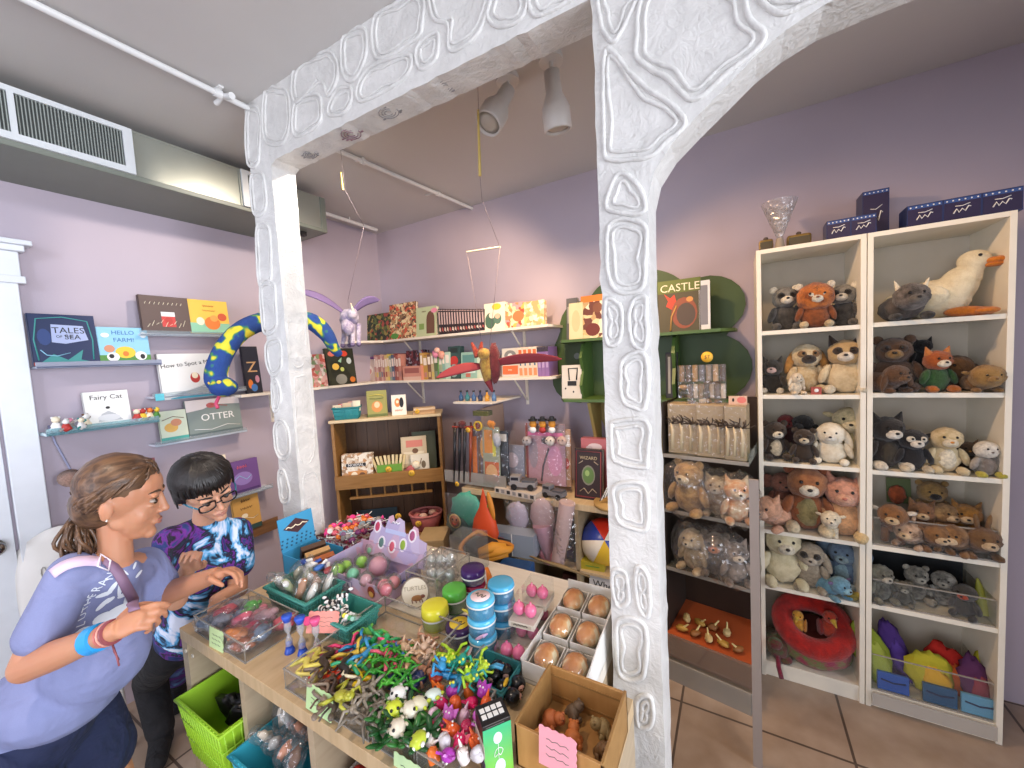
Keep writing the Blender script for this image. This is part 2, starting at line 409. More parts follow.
# relief continuing on the inner faces and over the unseen right-hand part
for z0, z1 in ((2.05, 2.33), (1.62, 1.98), (1.2, 1.55), (.8, 1.13), (.4, .72)):
    onestone([Vector((-1.606 - (2.4-z)*.007, y, z)) for y, z in ((.965, z0), (1.03, z0+.02), (1.035, z1-.03), (.99, z1), (.968, z1-.04))], 'x')
for x0, z0 in ((.3, 2.3), (.62, 2.32), (.9, 2.2), (.92, 1.7), (.92, 1.2), (.92, .7)):
    onestone([Vector((x0 + a, FY0, z0 + b)) for a, b in ((0, 0), (.08, -.01), (.09, .2), (.05, .28), (0, .22))], 'y')
sw = M(); GR = C('8c8a8a', .7); MR = C('8d6f78', .7)
for cx, cy, r, mm in ((-1.42, 1.0, .022, GR), (-1.18, 1.0, .03, MR), (-.98, .99, .028, GR), (-.75, 1.0, .026, GR), (-.62, .99, .022, GR), (-.45, 1.0, .03, GR)):
    z = 2.408
    for k in range(3):
        sw.tube([(cx + r*(1-k*.3)*1.3*math.cos(t*.5), cy + r*(1-k*.3)*math.sin(t*.5), z) for t in range(k, 11+k)], .0016, mm, 4)
    for k in range(5):
        a = random.random()*6; sw.box(cx + r*1.6*math.cos(a)-.004, cx + r*1.6*math.cos(a)+.006, cy+r*math.sin(a)-.002, cy+r*math.sin(a)+.002, z-.002, z, mm)
o = sw.build('painted_swirls', frame); o['label'] = 'grey and mauve painted swirls under the beam'
# ------------------------------------------------------------------ ceiling pipes
PW = C('dcdcda', .4)
m_ = M(); z = ZC - .018
m_.cone((-1.72, -1.2, z), (-1.72, 1.25, z), .011, .011, PW)
m_.cone((-1.72, 1.25, z), (-1.62, YB, z), .011, .011, PW)
for y in (-.6, .08, .84, 1.5, 2.05): m_.cone((-1.72 + (.1*(y-1.25)/1.13 if y > 1.25 else 0), y-.012, z), (-1.72 + (.1*(y-1.25)/1.13 if y > 1.25 else 0), y+.012, z), .016, .016, PW); m_.box(-1.75, -1.69, y-.008, y+.008, ZC-.006, ZC, PW)
m_.cone((-1.72, .86, z), (-1.66, .86, z-.02), .008, .012, PW).cone((-1.72, .86, z), (-1.78, .86, z-.005), .006, .01, PW)
tag(m_.build('ceiling_pipe'), 'long thin white pipe clipped along the ceiling past the archway', 'pipe')
a = W(325, 214, z=ZC-.04); b = W(366, 226, z=ZC-.04)
tag(M().cone((-2.45, 1.6, ZC-.03), (-2.45, 2.25, ZC-.03), .013, .013, PW).cone((-2.45, 2.0, ZC-.03), (-2.45, 2.0, ZC), .005, .005, PW).build('ceiling_pipe'), 'short white pipe stub near the ceiling corner beyond the duct', 'pipe')
# ------------------------------------------------------------------ air duct on left wall
DG = C('a3a79d', .3, .55, key='duct_metal'); DGN = C('74796f', .45, key='duct_green'); DWH = C('cfd3d4', .45)
duct = thing('air_duct', 'long metal air duct with grilles running along the left wall below the ceiling', 'duct', fr((XL, 0, 2.42)))
m_ = M(); m_.box(0, .40, -1.5, 1.62, 0, .012, DGN); m_.box(.388, .40, -1.5, 1.62, .012, .20, DG); m_.box(0, .4, -1.5, 1.62, .20, .21, DG); m_.box(0, .4, 1.61, 1.62, 0, .21, DGN)
m_.box(.4, .404, -1.5, 1.62, 0, .022, DGN)
for y in (.72, 1.13): m_.box(.4, .407, y, y+.008, .02, .2, DG)
m_.box(.4, .406, 1.585, 1.62, 0, .21, DGN)
m_.build('duct_body', duct, bevel=.002)
def grille(y0, y1):
    g = M(); t = .404
    g.box(t, t+.012, y0, y1, .02, .045, DWH); g.box(t, t+.012, y0, y1, .185, .205, DWH); g.box(t, t+.012, y0, y0+.03, .045, .185, DWH); g.box(t, t+.012, y1-.03, y1, .045, .185, DWH)
    ym = (y0+y1)/2; g.box(t, t+.012, ym-.008, ym+.008, .045, .185, DWH); g.box(t-.002, t, y0, y1, .02, .2, C('3c403e'))
    o = g.build('grille', duct)
    s_ = M()
    y = y0+.036
    while y < y1-.032:
        if abs(y-ym) > .012: s_.box(t+.001, t+.007, y, y+.003, .045, .185, C('8f9690'))
        y += .009
    s_.build('grille_slats', o)
grille(.08, .72); grille(1.14, 1.40); grille(-1.0, -.3)
M().box(.3, .33, 1.50, 1.53, -.025, 0, C('1e1e1e')).build('bracket', duct)
# ------------------------------------------------------------------ track lamps and hanging strings
LM = C('cfcac4', .45, key='lamp_shell')
def lamp(x, y, tilt, az, label, drop=.10, on=True):
    t = thing('spot_lamp', label, 'lamp', fr((x, y, ZC)))
    M().cone((0, 0, 0), (0, 0, -.02), .045, .045, LM, 16).cone((0, 0, -.02), (0, 0, -.05), .008, .008, LM).build('ceiling_mount', t)
    T = fr((0, 0, -.05), az, tilt)
    T = T @ Matrix.Scale(.8, 4)
    M(T).lathe([(.001, 0), (.036, -.002), (.038, -.09), (.06, -.14), (.066, -.155), (.066, -.245), (.06, -.252), (.055, -.24), (.05, -.15), (.001, -.13)], LM, n=18).build('lamp_shade', t)
    M(T).lathe([(.001, -.247), (.03, -.245), (.056, -.236), (.001, -.236)], C('b8b0a4', .4), n=16).build('lens', t)
    return t
LPA = (-.575, 1.42); LPB = (-.76, 1.42)
lamp(LPA[0], LPA[1], R_(12), 0, 'white spot lamp hanging straight down, the nearer the white column')
lamp(LPB[0], LPB[1], R_(34), R_(160), 'white spot lamp tilted toward the left corner behind the beam')
GD = C('d8c070', .35, .3); STR = C('8b8084', .8)
def hang(name, label, top, pts, gold):
    m_ = M(); m_.tube([top, pts[0]], .0012, STR, 5)
    m_.cone(gold[0], gold[1], .004, .006, GD, 6)
    for a, b in zip(pts[:-1], pts[1:]): m_.tube([a, b], .0012, STR, 5)
    return tag(m_.build(name), label, 'string')
p1 = Vector((-1.69, 1.36, ZC)); p2 = W(345, 190, y=1.36); p3 = W(364, 226, y=1.5)
hang('hanging_string', 'thin string with gold weight hanging behind the beam near left post', p1, [p2, p3, W(348, 300, y=1.62)], (W(341, 172, y=1.36), W(343, 190, y=1.36)))
q1 = Vector((-.80, 1.27, ZC)); q2 = W(480, 176, y=1.27)
hang('hanging_string', 'thin string with gold weight hanging beside the tilted spot lamp', q1, [q2, W(482, 200, y=1.4), W(499, 245, y=1.55)], (W(478, 110, y=1.27), W(480, 176, y=1.27)))
# ------------------------------------------------------------------ books and boxes
PG = C('e8e2d2', .8, key='paper_pages')
LEGIBLE = {'TALES','OF THE','SEA','HELLO','FARM!','How to Spot a Mermaid','OTTER','Fairy Cat','Z','NORMAL','CASTLE','When','a Tree','WIZARD','TURTLES'}
def art(m_, w, h, items, y=-.0005):
    """items drawn on the front cover (x right, z up, unit 0..1)"""
    k = 0
    for it in items:
        k += 1; yy = y - k * .00018
        if it[0] == 'r': _, x0, x1, z0, z1, c = it; m_.box(w*(x0-.5), w*(x1-.5), yy, yy+.0004, h*z0, h*z1, c)
        elif it[0] == 'c': _, cx, cz, rx, rz, c = it; m_.prism([(w*(cx-.5) + w*rx*math.cos(a*PI/8), h*cz + h*rz*math.sin(a*PI/8)) for a in range(16)], yy, yy+.0004, c)
        elif it[0] == 'p': _, pl, c = it; m_.prism([(w*(a-.5), h*b) for a, b in pl], yy, yy+.0004, c)
        elif it[0] == 'l': _, pl, r, c = it; m_.tube([(w*(a-.5), yy, h*b) for a, b in pl], r, c, 4)
        elif it[0] == 't' and it[5] not in LEGIBLE: _, cx, cz, sz, c, st = it[:6]; L = len(st)*sz*.36/w; m_.tube([(w*(cx-.5+L*(i/14-.5)), yy, h*cz + sz*.32*math.sin(i*2.3+sz*99)) for i in range(15)], sz*.07, c, 4)
        elif it[0] == 't': _, cx, cz, sz, c, st = it[:6]; m_.text(st, sz, fr((w*(cx-.5), yy, h*cz), it[6] if len(it) > 6 and False else 0, PI/2, 0) @ Matrix.Rotation(it[6] if len(it) > 6 else 0, 4, 'Z'), c)
def book(label, w, h, t, cover, T, items=(), group=None, cat='book', name='picture_book', pages=True):
    r = thing(name, label, cat, T, group)
    m_ = M(); c = .0025
    m_.box(-w/2, w/2, 0, c, 0, h, cover); m_.box(-w/2, w/2, t-c, t, 0, h, cover); m_.box(-w/2, -w/2+c, 0, t, 0, h, cover)
    art(m_, w, h, items); m_.build('cover', r)
    if pages: M().box(-w/2+c, w/2-.004, c, t-c, .003, h-.003, PG).build('pages', r)
    return r
def gbox(label, w, h, t, m, T, items=(), group=None, name='boxed_set', cat='box'):
    m_ = M(T); m_.box(-w/2, w/2, 0, t, 0, h, m); art(m_, w, h, items)
    return tag(m_.build(name, bevel=.0012), label, cat, group)
def onleft(px0, px1, pz0, pz1, x=-2.52):
    """a book leaning flat on the left wall between two columns of the photo: returns T, w, h"""
    a = W(px0, pz1, x=x); b = W(px1, pz1, x=x); c = W((px0+px1)/2, pz0, x=x); zb = W((px0+px1)/2, pz1, x=x).z
    return fr((x, (a.y+b.y)/2, zb), R_(90), R_(-6)), abs(b.y-a.y), c.z-zb
LEDGE = C('d4d8e2', .25, key='ledge_blue')
def ledge(y0, y1, z, label, m=None, x=-2.6, dp=.095):
    t = thing('picture_ledge', label, 'shelf', fr((XL, 0, 0)))
    M().box(0, dp, y0, y1, z-.01, z, m or LEDGE).build('ledge_board', t, bevel=.002)
    M().box(dp-.005, dp, y0, y1, z-.01, z+.016, m or CLEAR('ledge_lip', 'f0f6f8', .06, .15, .1)).build('ledge_lip', t)
    return t
NV = C('1d2c52'); TL = C('3d8f8c'); WT = C('e9e9e6'); BK = C('1b1b1d'); RD = C('b8352f'); YL = C('e8c33a'); OR = C('df7a2d'); GN = C('4f8a3c'); BL = C('3f78b8'); PK = C('e58fa8'); LB = C('8fc7e0'); BR = C('6b4a30'); PU = C('6d4a8c'); CR = C('efe3c6'); MG = C('c72f86')
RED2 = C('a03a30', .5)
ledge(.43, .84, 1.655, 'clear-lipped wall ledge nearest the door under the sea and farm books', CLEAR('ledge_red', 'c9cfe0', .1, .5, .1))
T, w, h = onleft(34, 101, 314, 365)
book('dark blue Tales of the Sea picture book leaning on the left wall', w, h, .022, NV, T, [('l', [(.08,.1),(.05,.5),(.12,.9),(.5,.95),(.88,.88),(.93,.5),(.9,.1)], .003, TL), ('p', [(.3,.45),(.32,.8),(.8,.78),(.86,.5),(.5,.42)], C('a8b4d6')),
  ('t', .57, .68, .036, BK, 'TALES'), ('t', .5, .56, .015, BK, 'OF THE'), ('t', .62, .55, .03, BK, 'SEA'), ('p', [(.1,.05),(.3,.22),(.5,.1),(.75,.3),(.7,.1),(.9,.05)], TL), ('r', .0, 1, 0, .06, RED2), ('c', .2, .55, .1, .16, C('2c4378')), ('l', [(.12,.3),(.2,.2),(.35,.18),(.55,.24)], .002, LB)])
T, w, h = onleft(101, 152, 327, 364)
book('sky blue Hello Farm picture book beside the dark blue sea book', w, h, .018, LB, T, [('t', .5, .85, .027, C('3b6fae'), 'HELLO'), ('t', .5, .65, .027, C('3b6fae'), 'FARM!'), ('r', 0, 1, 0, .25, GN), ('c', .5, .32, .2, .16, YL), ('c', .2, .42, .1, .1, C('c88a6a')), ('c', .25, .2, .12, .12, WT), ('c', .8, .22, .12, .12, WT), ('c', .22, .22, .05, .06, BK), ('c', .83, .2, .05, .07, BK), ('c', .5, .28, .06, .07, OR), ('c', .9, .8, .07, .08, WT), ('c', .15, .78, .08, .06, WT)])
ledge(.77, 1.2, 1.80, 'upper wall ledge holding two books below the duct')
T, w, h = onleft(143, 192, 296, 331)
book('brown picture book with a red jar on its cover on the upper ledge', w, h, .02, C('5c4a45'), T, [('r', .4, .68, .12, .5, C('c8413d')), ('r', .4, .68, .42, .55, WT), ('c', .54, .3, .08, .1, RD)] + [('l', [(.1+.09*i, .1+(i*37 % 7)*.02), (.16+.09*i, .2+(i*53 % 5)*.03)], .0014, CR) for i in range(9)] + [('l', [(.1+.09*i, .75), (.13+.09*i, .82)], .0014, CR) for i in range(9)])
T, w, h = onleft(192, 231, 300, 333)
book('yellow picture book with an orange fox on its cover on the upper ledge', w, h, .018, C('ecc04a'), T, [('r', 0, 1, 0, .3, C('8cc5a5')), ('t', .5, .82, .018, RD, 'DEAR FOX'), ('t', .5, .68, .015, RD, 'IN THE FALL'), ('c', .55, .3, .2, .2, OR), ('c', .82, .5, .12, .12, C('c9522c')), ('c', .25, .35, .1, .12, CR), ('c', .6, .45, .1, .1, C('f0a04a'))])
ledge(.79, 1.30, 1.487, 'wall ledge with the white mermaid book beside the plush snake')
T, w, h = onleft(163, 232, 353, 397)
book('white How to Spot a Mermaid picture book on the middle ledge', w, h, .02, WT, T, [('t', .5, .78, .03, BK, 'How to Spot a Mermaid', .1), ('p', [(.05,.05),(.4,.2),(.6,.28),(.95,.2),(.95,.03)], C('9fa8ad')), ('p', [(.1,.02),(.5,.1),(.95,.08),(.95,0),(.1,0)], C('49a3b8')), ('c', .48, .45, .07, .12, RD), ('c', .48, .5, .045, .07, CR), ('c', .7, .36, .05, .05, BK), ('l', [(.3,.15),(.55,.25),(.8,.15)], .002, WT)])
ledge(.78, 1.2, 1.245, 'wall ledge holding the otter book above the boy')
T, w, h = onleft(190, 244, 398, 436)
book('grey Otter picture book on the ledge above the boy', w, h, .02, C('7d8a86'), T, [('p', [(0,.7),(.3,.75),(.5,.85),(1,.8),(1,1),(0,1)], C('d8cfcd')), ('t', .55, .52, .052, WT, 'OTTER'), ('c', .45, .83, .09, .07, C('b55a5a')), ('l', [(.45,.85),(.75,.78)], .002, RD), ('r', 0, 1, 0, .15, C('59696a')), ('l', [(.1,.25),(.4,.2),(.7,.28),(.95,.22)], .002, WT)])
T, w, h = onleft(162, 190, 410, 441)
book('small pale book with a yellow animal beside the otter book', w, h, .016, C('cfd9c2'), T, [('r', 0, 1, 0, .15, C('4aa69a')), ('c', .4, .45, .25, .15, C('dcae5a')), ('c', .6, .6, .2, .12, C('c98a6a')), ('l', [(.1,.7),(.5,.8),(.9,.72)], .002, BR)])
# low ledge with the fairy book
lg = thing('picture_ledge', 'glossy pale blue ledge with the white book and small toys above the girl', 'shelf', fr((XL, 0, 0)))
a = W(50, 432, x=-2.48); b = W(160, 424, x=-2.48)
M().box(0, .12, a.y-.01, b.y, 1.362, 1.374, C('c4dfe6', .2)).build('ledge_board', lg)
M().box(.115, .12, a.y-.01, b.y, 1.362, 1.392, CLEAR('ledge_aqua2', 'd8f0f4', .1, .2, .1)).build('ledge_lip', lg)
T, w, h = onleft(88, 134, 387, 428)
T = fr((-2.53, T.translation.y, 1.378), R_(90), R_(-8)); h = .155
book('white fairy cat picture book standing between small toys above the girl', w, h, .015, WT, T, [('t', .5, .82, .03, BK, 'Fairy Cat'), ('p', [(.25,.1),(.35,.32),(.5,.4),(.65,.3),(.8,.1)], C('b8bcc0')), ('c', .5, .5, .05, .04, BK), ('c', .5, .2, .25, .1, C('d8dadd'))])
def figurine(label, T, s, cols, group=None, cat='figurine', name='toy_figurine'):
    r = thing(name, label, cat, T, group)
    b = M(fr(s=s)); b.sph((0, 0, .35), (.28, .22, .35), cols[0], 10, 7, jit=.25, seed=s*99); b.sph((.15, -.05, .25), (.22, .18, .2), cols[0], 8, 6, jit=.3, seed=3)
    b.build('body', r)
    b = M(fr(s=s)); b.sph((.02, -.05, .85), (.22, .2, .22), cols[1], 10, 7, jit=.2, seed=5); b.sph((-.15, 0, 1.0), .08, cols[-1], 8, 6).sph((.18, 0, 1.0), .08, cols[-1], 8, 6)
    b.build('head', r)
    M(fr(s=s)).cone((.1, .1, .5), (.5, .15, .8), .05, .12, cols[-1], 8).cone((-.1, -.1, .3), (-.4, -.15, .1), .08, .08, cols[-1], 8).build('arm', r)
    return r
fl = [('white curly toy figure', [WT, CR, WT]), ('red and white toy figure', [RD, WT, C('9a8f88')]), ('grey toy figure with pink head', [C('8a8884'), PK, WT]), ('white toy figure with teal wings', [WT, CR, TL]), ('small cream toy animal', [CR, WT, BR])]
for i, (px, cc) in enumerate(zip((56, 63, 70, 78, 86), fl)):
    p = W(px, 424, x=-2.50)
    figurine(f'{cc[0]} on the glossy blue ledge, {ORD[i]} from its left end', fr((-2.5 + (i % 2)*.04, p.y, 1.376), R_(70 + i*15)), .048 + .012*((i*3) % 4 == 0), cc[1], 'small toys on the glossy blue ledge')
for i, (px, cc, nm) in enumerate(zip((138, 144, 151, 158), ([RD, CR, PK], [YL, RD, WT], [CR, OR, RD], [GN, YL, TL]), ('red toy figure with cream head', 'yellow toy figure with red head', 'cream toy figure with orange head', 'green toy figure with yellow head'))):
    p = W(px, 420, x=-2.50)
    figurine(f'{nm} standing right of the white fairy cat book', fr((-2.51, p.y, 1.376), R_(80 + i*20)), .055, cc, 'small toys on the glossy blue ledge')
gbox('teal price card clipped to the middle wall ledge', .035, .035, .003, C('5fc0cf'), fr((-2.50, W(160, 397, x=-2.5).y, 1.465), R_(90)), name='price_card', cat='card')
# lower books behind the boy
T, w, h = onleft(228, 262, 460, 493)
ledge(T.translation.y-.13, T.translation.y+.15, T.translation.z-.004, 'small wall ledge under the purple book')
book('purple hardback book on the wall left of the white post', w, h, .02, C('6c4a86'), T, [('t', .5, .8, .03, C('d8627a'), 'PERIL'), ('c', .5, .45, .28, .2, C('8f76b4')), ('l', [(.25,.45),(.4,.55),(.6,.4),(.75,.5)], .002, LB), ('r', .05, .95, .05, .12, C('4a2f66'))])
T, w, h = onleft(217, 232, 455, 498)
book('narrow cream book standing left of the purple book', w, h, .015, CR, T, [('l', [(.3,.2),(.5,.4),(.4,.7)], .002, C('c9b06a')), ('t', .5, .85, .02, BR, 'ONE')])
T, w, h = onleft(236, 263, 492, 530)
book('tan book with a woven look on the wall below the purple book', w, h, .02, C('c79a52'), T, [('r', 0, 1, 0, .12, C('2f4a45')), ('t', .5, .8, .028, C('5c3d22'), 'aaaaa'), ('t', .5, .6, .022, C('5c3d22'), 'aaaaaaaa'), ('l', [(.1,.3),(.4,.36),(.7,.28),(.9,.33)], .002, CR), ('c', .4, .4, .12, .06, CR)])
T = fr((-2.555, T.translation.y+.03, T.translation.z-.06), R_(90)); M(T).box(-.15, .14, -.02, .05, 0, .05, WOOD('trough', '6b4b33', '83603f')).box(-.15, .14, -.025, -.018, 0, .075, WOOD('trough', '6b4b33', '83603f')).build('wood_trough_ledge'); tag(bpy.data.objects['wood_trough_ledge'], 'brown wooden ledge under the tan book on left wall', 'shelf')
T, w, h = onleft(146, 160, 458, 492)
book('dark red book on the wall just right of the girl', w, h, .02, C('8f4b52'), T, [('t', .5, .7, .02, CR, 'HOME')])
# ------------------------------------------------------------------ corner shelves (white boards)
SH = C('e6dccb', .5, key='shelf_cream')
def shelf(label, pts, z, brk):
    t = thing('wall_shelf', label, 'shelf', fr((0, 0, z)))
    M().prism(pts, -.016, 0, SH, 'z').build('shelf_board', t, bevel=.002)
    for x, y, ax in brk:
        b = M()
        if ax == 'y': b.tube([(x, y, -.17), (x, y-.02, -.16), (x, y-.16, -.03), (x, y-.17, -.016)], .006, SH, 6).box(x-.01, x+.01, y-.008, y, -.2, -.016, SH)
        else: b.tube([(x, y, -.17), (x+.02, y, -.16), (x+.16, y, -.03), (x+.17, y, -.016)], .006, SH, 6).box(x, x+.008, y-.01, y+.01, -.2, -.016, SH)
        b.build('bracket', t)
ZU, ZL = 1.772, 1.456
shelf('upper white corner shelf with books on the back wall', [(XL, 1.95), (-2.44, 1.95), (-2.38, 2.16), (-.975, 2.16), (-.96, 2.2), (-.96, YB), (XL, YB)], ZU, [(-2.2, YB, 'y'), (-1.25, YB, 'y')])
shelf('lower white corner shelf running along left and back walls', [(XL, 1.17), (-2.47, 1.17), (-2.44, 2.14), (-2.40, 2.16), (-.97, 2.16), (-.955, 2.2), (-.955, YB), (XL, YB)], ZL, [(-2.2, YB, 'y'), (-1.25, YB, 'y'), (XL, 1.4, 'x')])
def onback(px0, px1, ptop, z, y, tilt=-5):
    a = W(px0, 360, y=y); b = W(px1, 360, y=y); t = W((px0+px1)/2, ptop, y=y)
    return fr(((a.x+b.x)/2, y, z), 0, R_(tilt)), b.x-a.x, t.z-z
Y1 = 2.2
PF = PRINT('kraft', ['8a6a48', 'b08a5c', 'd9b98a', '5a4030', 'c4553a', 'e0cfa0'], 60)
PGN = PRINT('forest', ['24301f', '3a4a2c', '55602f', '8a7a3c', '1b2218', '9a4438'], 45)
PFL = PRINT('floral', ['e9cfa2', 'd98a5c', 'c9523c', 'f0dcb4', 'e0b35a', 'd99a9a'], 40)
PPK = PRINT('pinkish', ['d9a79a', 'b8584c', 'e8d8c8', 'c98a80', '8a9a6a'], 40)
PBT = PRINT('botanic', ['262a20', '262a20', '2c2f26', '22261c', '34382a'], 14)
T, w, h = onback(346, 367, 306, ZU, Y1); book('dark book with pale stripe standing at the left end of the upper corner shelf', w, h, .02, C('3c352f'), T, [('r', .1, .9, .75, .95, C('c9bf80')), ('c', .5, .4, .3, .2, WT)])
T, w, h = onback(368, 392, 313, ZU, Y1); gbox('dark green forest puzzle box on the upper corner shelf', w, h, .05, PGN, T, [('t', .5, .6, .022, C('8fa05a'), 'FOREST')], name='puzzle_box')
T, w, h = onback(391, 418, 302, ZU, Y1); book('tall book with a speckled brown cover on upper corner shelf', w, h, .02, PF, T, [('c', .2, .1, .15, .08, GN)])
T, w, h = onback(418, 438, 306, ZU, Y1); book('pale green book with an arched doorway on its cover', w, h, .03, C('b9c49a'), T, [('c', .72, .55, .2, .3, C('6b4a38')), ('r', .52, .92, .1, .55, C('6b4a38')), ('r', .15, .4, .25, .45, C('7c9a52')), ('t', .4, .85, .016, BR, 'COTTAGE'), ('c', .9, .85, .15, .08, PK)])
# the row of dark comic volumes
dk = [C(c, .4) for c in ('2c2428', '33282a', '261f24', '3a2c2e')]
x0 = W(440, 345, y=Y1).x; x1 = W(486, 345, y=Y1).x; n = 17; sp = (x1-x0)/n
for i in range(n):
    b = M(); hh = W(440 + 46*i/n, 308, y=Y1).z - ZU - .006
    b.box(0, sp*.92, 0, .12, 0, hh, dk[i % 4]).box(sp*.06, sp*.86, -.0008, 0, hh*.93, hh*.97, C('b59a94')); b.box(sp*.2, sp*.72, -.0008, 0, hh*.4, hh*.88, C('c3aaa5'))
    b.prism([(sp*.1, .03), (sp*.82, .02), (sp*.7, hh*.26), (sp*.3, hh*.3)], -.0008, 0, [C('c9b0a4'), C('a8514a'), C('d8c4b4')][i % 3])
    o = b.build('comic_volume', T=fr((x0 + i*sp, Y1, ZU)))
    tag(o, f'dark comic volume, {ORD[i]} from the left in the dark row on upper shelf', 'book', 'comic volumes on the upper shelf')
T, w, h = onback(486, 507, 302, ZU, Y1); gbox('white box with green leaves and portrait ovals on the upper shelf', w, h, .04, C('efe6cc'), T, [('c', .6, .85, .22, .12, YL), ('c', .3, .35, .25, .3, C('4b6a55')), ('c', .4, .55, .16, .12, CR), ('c', .65, .4, .18, .2, C('5a7a66')), ('c', .65, .5, .12, .1, C('e0b898'))], name='game_box')
T, w, h = onback(507, 526, 302, ZU, Y1); gbox('floral puzzle box with orange blossoms right of the leafy box', w, h, .04, PFL, T, [('c', .7, .45, .3, .22, C('dd7a48'))], name='puzzle_box')
T, w, h = onback(526, 546, 300, ZU, Y1); gbox('floral puzzle box with yellow blossoms at the right end of upper shelf', w, h, .04, PRINT('floral2', ['f0dcb4', 'e8cc7a', 'e8b88a', 'f4e6c8', 'd9a06a', 'c9b06a'], 45), T, name='puzzle_box')
# lower shelf on left wall part
def onleft2(px0, px1, ptop, z, x=-2.5):
    a = W(px0, 380, x=x); b = W(px1, 380, x=x); t = W((px0+px1)/2, ptop, x=x)
    return fr((x, (a.y+b.y)/2, z), R_(90), R_(-5)), b.y-a.y, t.z-z
T, w, h = onleft2(246, 262, 346, ZL); book('black floral book with large pale letter left of the white post', w, h, .02, C('1e1e2c'), T, [('t', .5, .55, .09, C('c79a6a'), 'Z'), ('c', .3, .2, .15, .1, OR), ('c', .75, .3, .13, .08, C('c98a9a')), ('c', .5, .12, .2, .08, BL)])
T, w, h = onleft2(311, 328, 354, ZL); book('pinkish red illustrated book on lower shelf right of the white post', w, h, .02, PPK, T)
T, w, h = onleft2(329, 357, 348, ZL); book('black nature book with leaves, fruit and a hedgehog on its cover', w, h, .02, PBT, T, [('c', .3, .5, .12, .09, C('d8b04a')), ('c', .8, .65, .09, .09, C('b9c4c0')), ('c', .52, .42, .07, .06, C('b9c46a')), ('c', .45, .15, .2, .14, C('8a8a80')), ('c', .85, .12, .1, .08, C('c9742c')), ('c', .2, .85, .12, .07, C('c96a5a')), ('c', .65, .85, .12, .08, C('c9422c')), ('p', [(.4,.65),(.55,.75),(.5,.6)], C('8fb89a'))])
T, w, h = onback(359, 374, 357, ZL, Y1); book('pale book with purple top band in the corner of the lower shelf', w, h, .02, C('c9b4a8'), T, [('r', 0, 1, .9, 1, C('6a3f78')), ('c', .5, .45, .35, .2, C('e0d4c8')), ('c', .6, .4, .15, .12, C('c98a80'))])
# spines row
cols = ['b98a84', 'c9a59a', 'a8746c', 'c4a090', 'b07f78', 'd0b27c', 'c9b45a', '8a9484', '5a6478', '8a4a48', 'a05a50', 'c98a7a']
x = W(375, 375, y=Y1).x; i = 0
while x < W(400, 375, y=Y1).x:
    t = .018 + .006*((i*7) % 3)
    hh = W(388, 354 + (i*5) % 3, y=Y1).z - ZL
    b = M().box(0, t, 0, .13, 0, hh, C(cols[i % 12])).box(t*.15, t*.85, -.0008, 0, hh*.55, hh*.85, C('e0d0c4')).box(t*.2, t*.8, -.0008, 0, hh*.15, hh*.35, C(cols[(i+5) % 12]))
    tag(b.build('paperback', T=fr((x, Y1, ZL))), f'slim paperback with pale spine label, {ORD[i]} from the left on the lower back shelf', 'book', 'paperbacks on the lower shelf')
    x += t + .001; i += 1
T, w, h = onback(401, 420, 350, ZL, Y1-.01); gbox('dark red starry box standing behind the spines on lower shelf', w, h, .05, PRINT('galaxy', ['3a1c28', '5a2430', '2a1824', '7a3a40', '8a8a9a'], 60), fr((T.translation.x, Y1+.03, ZL), 0, R_(-5)))
T, w, h = onback(402, 420, 366, ZL, Y1-.03); gbox('low salmon box in front of the starry box', w, h, .04, C('c98a78'), fr((T.translation.x, Y1-.03, ZL)), [('r', .1, .9, .5, .85, C('9a5a52')), ('r', 0, 1, 0, .25, C('d8b09a'))])
x = W(421, 375, y=Y1).x; j = 0; cols2 = ['c9a05a', 'b8944a', '7a5a44', 'c4b48a', '6a7a54', 'a8b494', '8ab4a4', 'b4d0c0']
while x < W(446, 375, y=Y1).x:
    t = .026 + .008*((j*5) % 3); hh = W(433, 352 + (j*3) % 4, y=Y1).z - ZL
    b = M().box(0, t, 0, .14, 0, hh, C(cols2[j % 8])).box(t*.15, t*.85, -.0008, 0, hh*.6, hh*.9, C('efe4d4')).box(t*.2, t*.8, -.0008, 0, hh*.1, hh*.3, C(cols[(j+3) % 12]))
    tag(b.build('hardback', T=fr((x, Y1, ZL))), f'hardback with ochre or green spine, {ORD[j]} from the left in middle of lower shelf', 'book', 'hardbacks on the lower shelf')
    x += t + .001; j += 1
T, w, h = onback(430, 444, 347, ZL, Y1-.02); tag(M(T).sph((-.02, 0, h*.8), (.03, .02, .03), PK, 10, 7, jit=.3).sph((.03, 0, h*.75), (.03, .02, .03), C('d89a8a'), 10, 7, jit=.3, seed=4).sph((0, -.01, h*.9), (.025, .02, .02), C('e8b8a8'), 8, 6).cone((0, 0, 0), (0, 0, h*.7), .004, .004, GN).build('flower_clip'), 'pink flower pick standing before the hardbacks', 'flower')
T, w, h = onback(447, 459, 346, ZL, Y1); gbox('dark teal box with skull flower picture on the lower shelf', w, h, .05, C('2f4a48'), T, [('c', .5, .55, .35, .15, RD), ('c', .5, .25, .35, .2, C('8aa09a')), ('r', .2, .8, .8, .95, C('24302f'))])
T, w, h = onback(460, 476, 352, ZL, Y1); gbox('mint boxed book set right of the dark teal box', w, h, .05, C('8fb4a4'), T, [('r', .1, .85, .6, .9, C('5a8a84')), ('r', .1, .9, .2, .4, C('c4d8cc')), ('r', .3, .6, .05, .2, C('b86a5a'))])
T, w, h = onback(476, 492, 354, ZL, Y1); gbox('pale mint book standing behind the winged dragon puppet', w, h, .04, C('c4d0b4'), T, [('c', .5, .5, .3, .2, C('9ab08a'))])
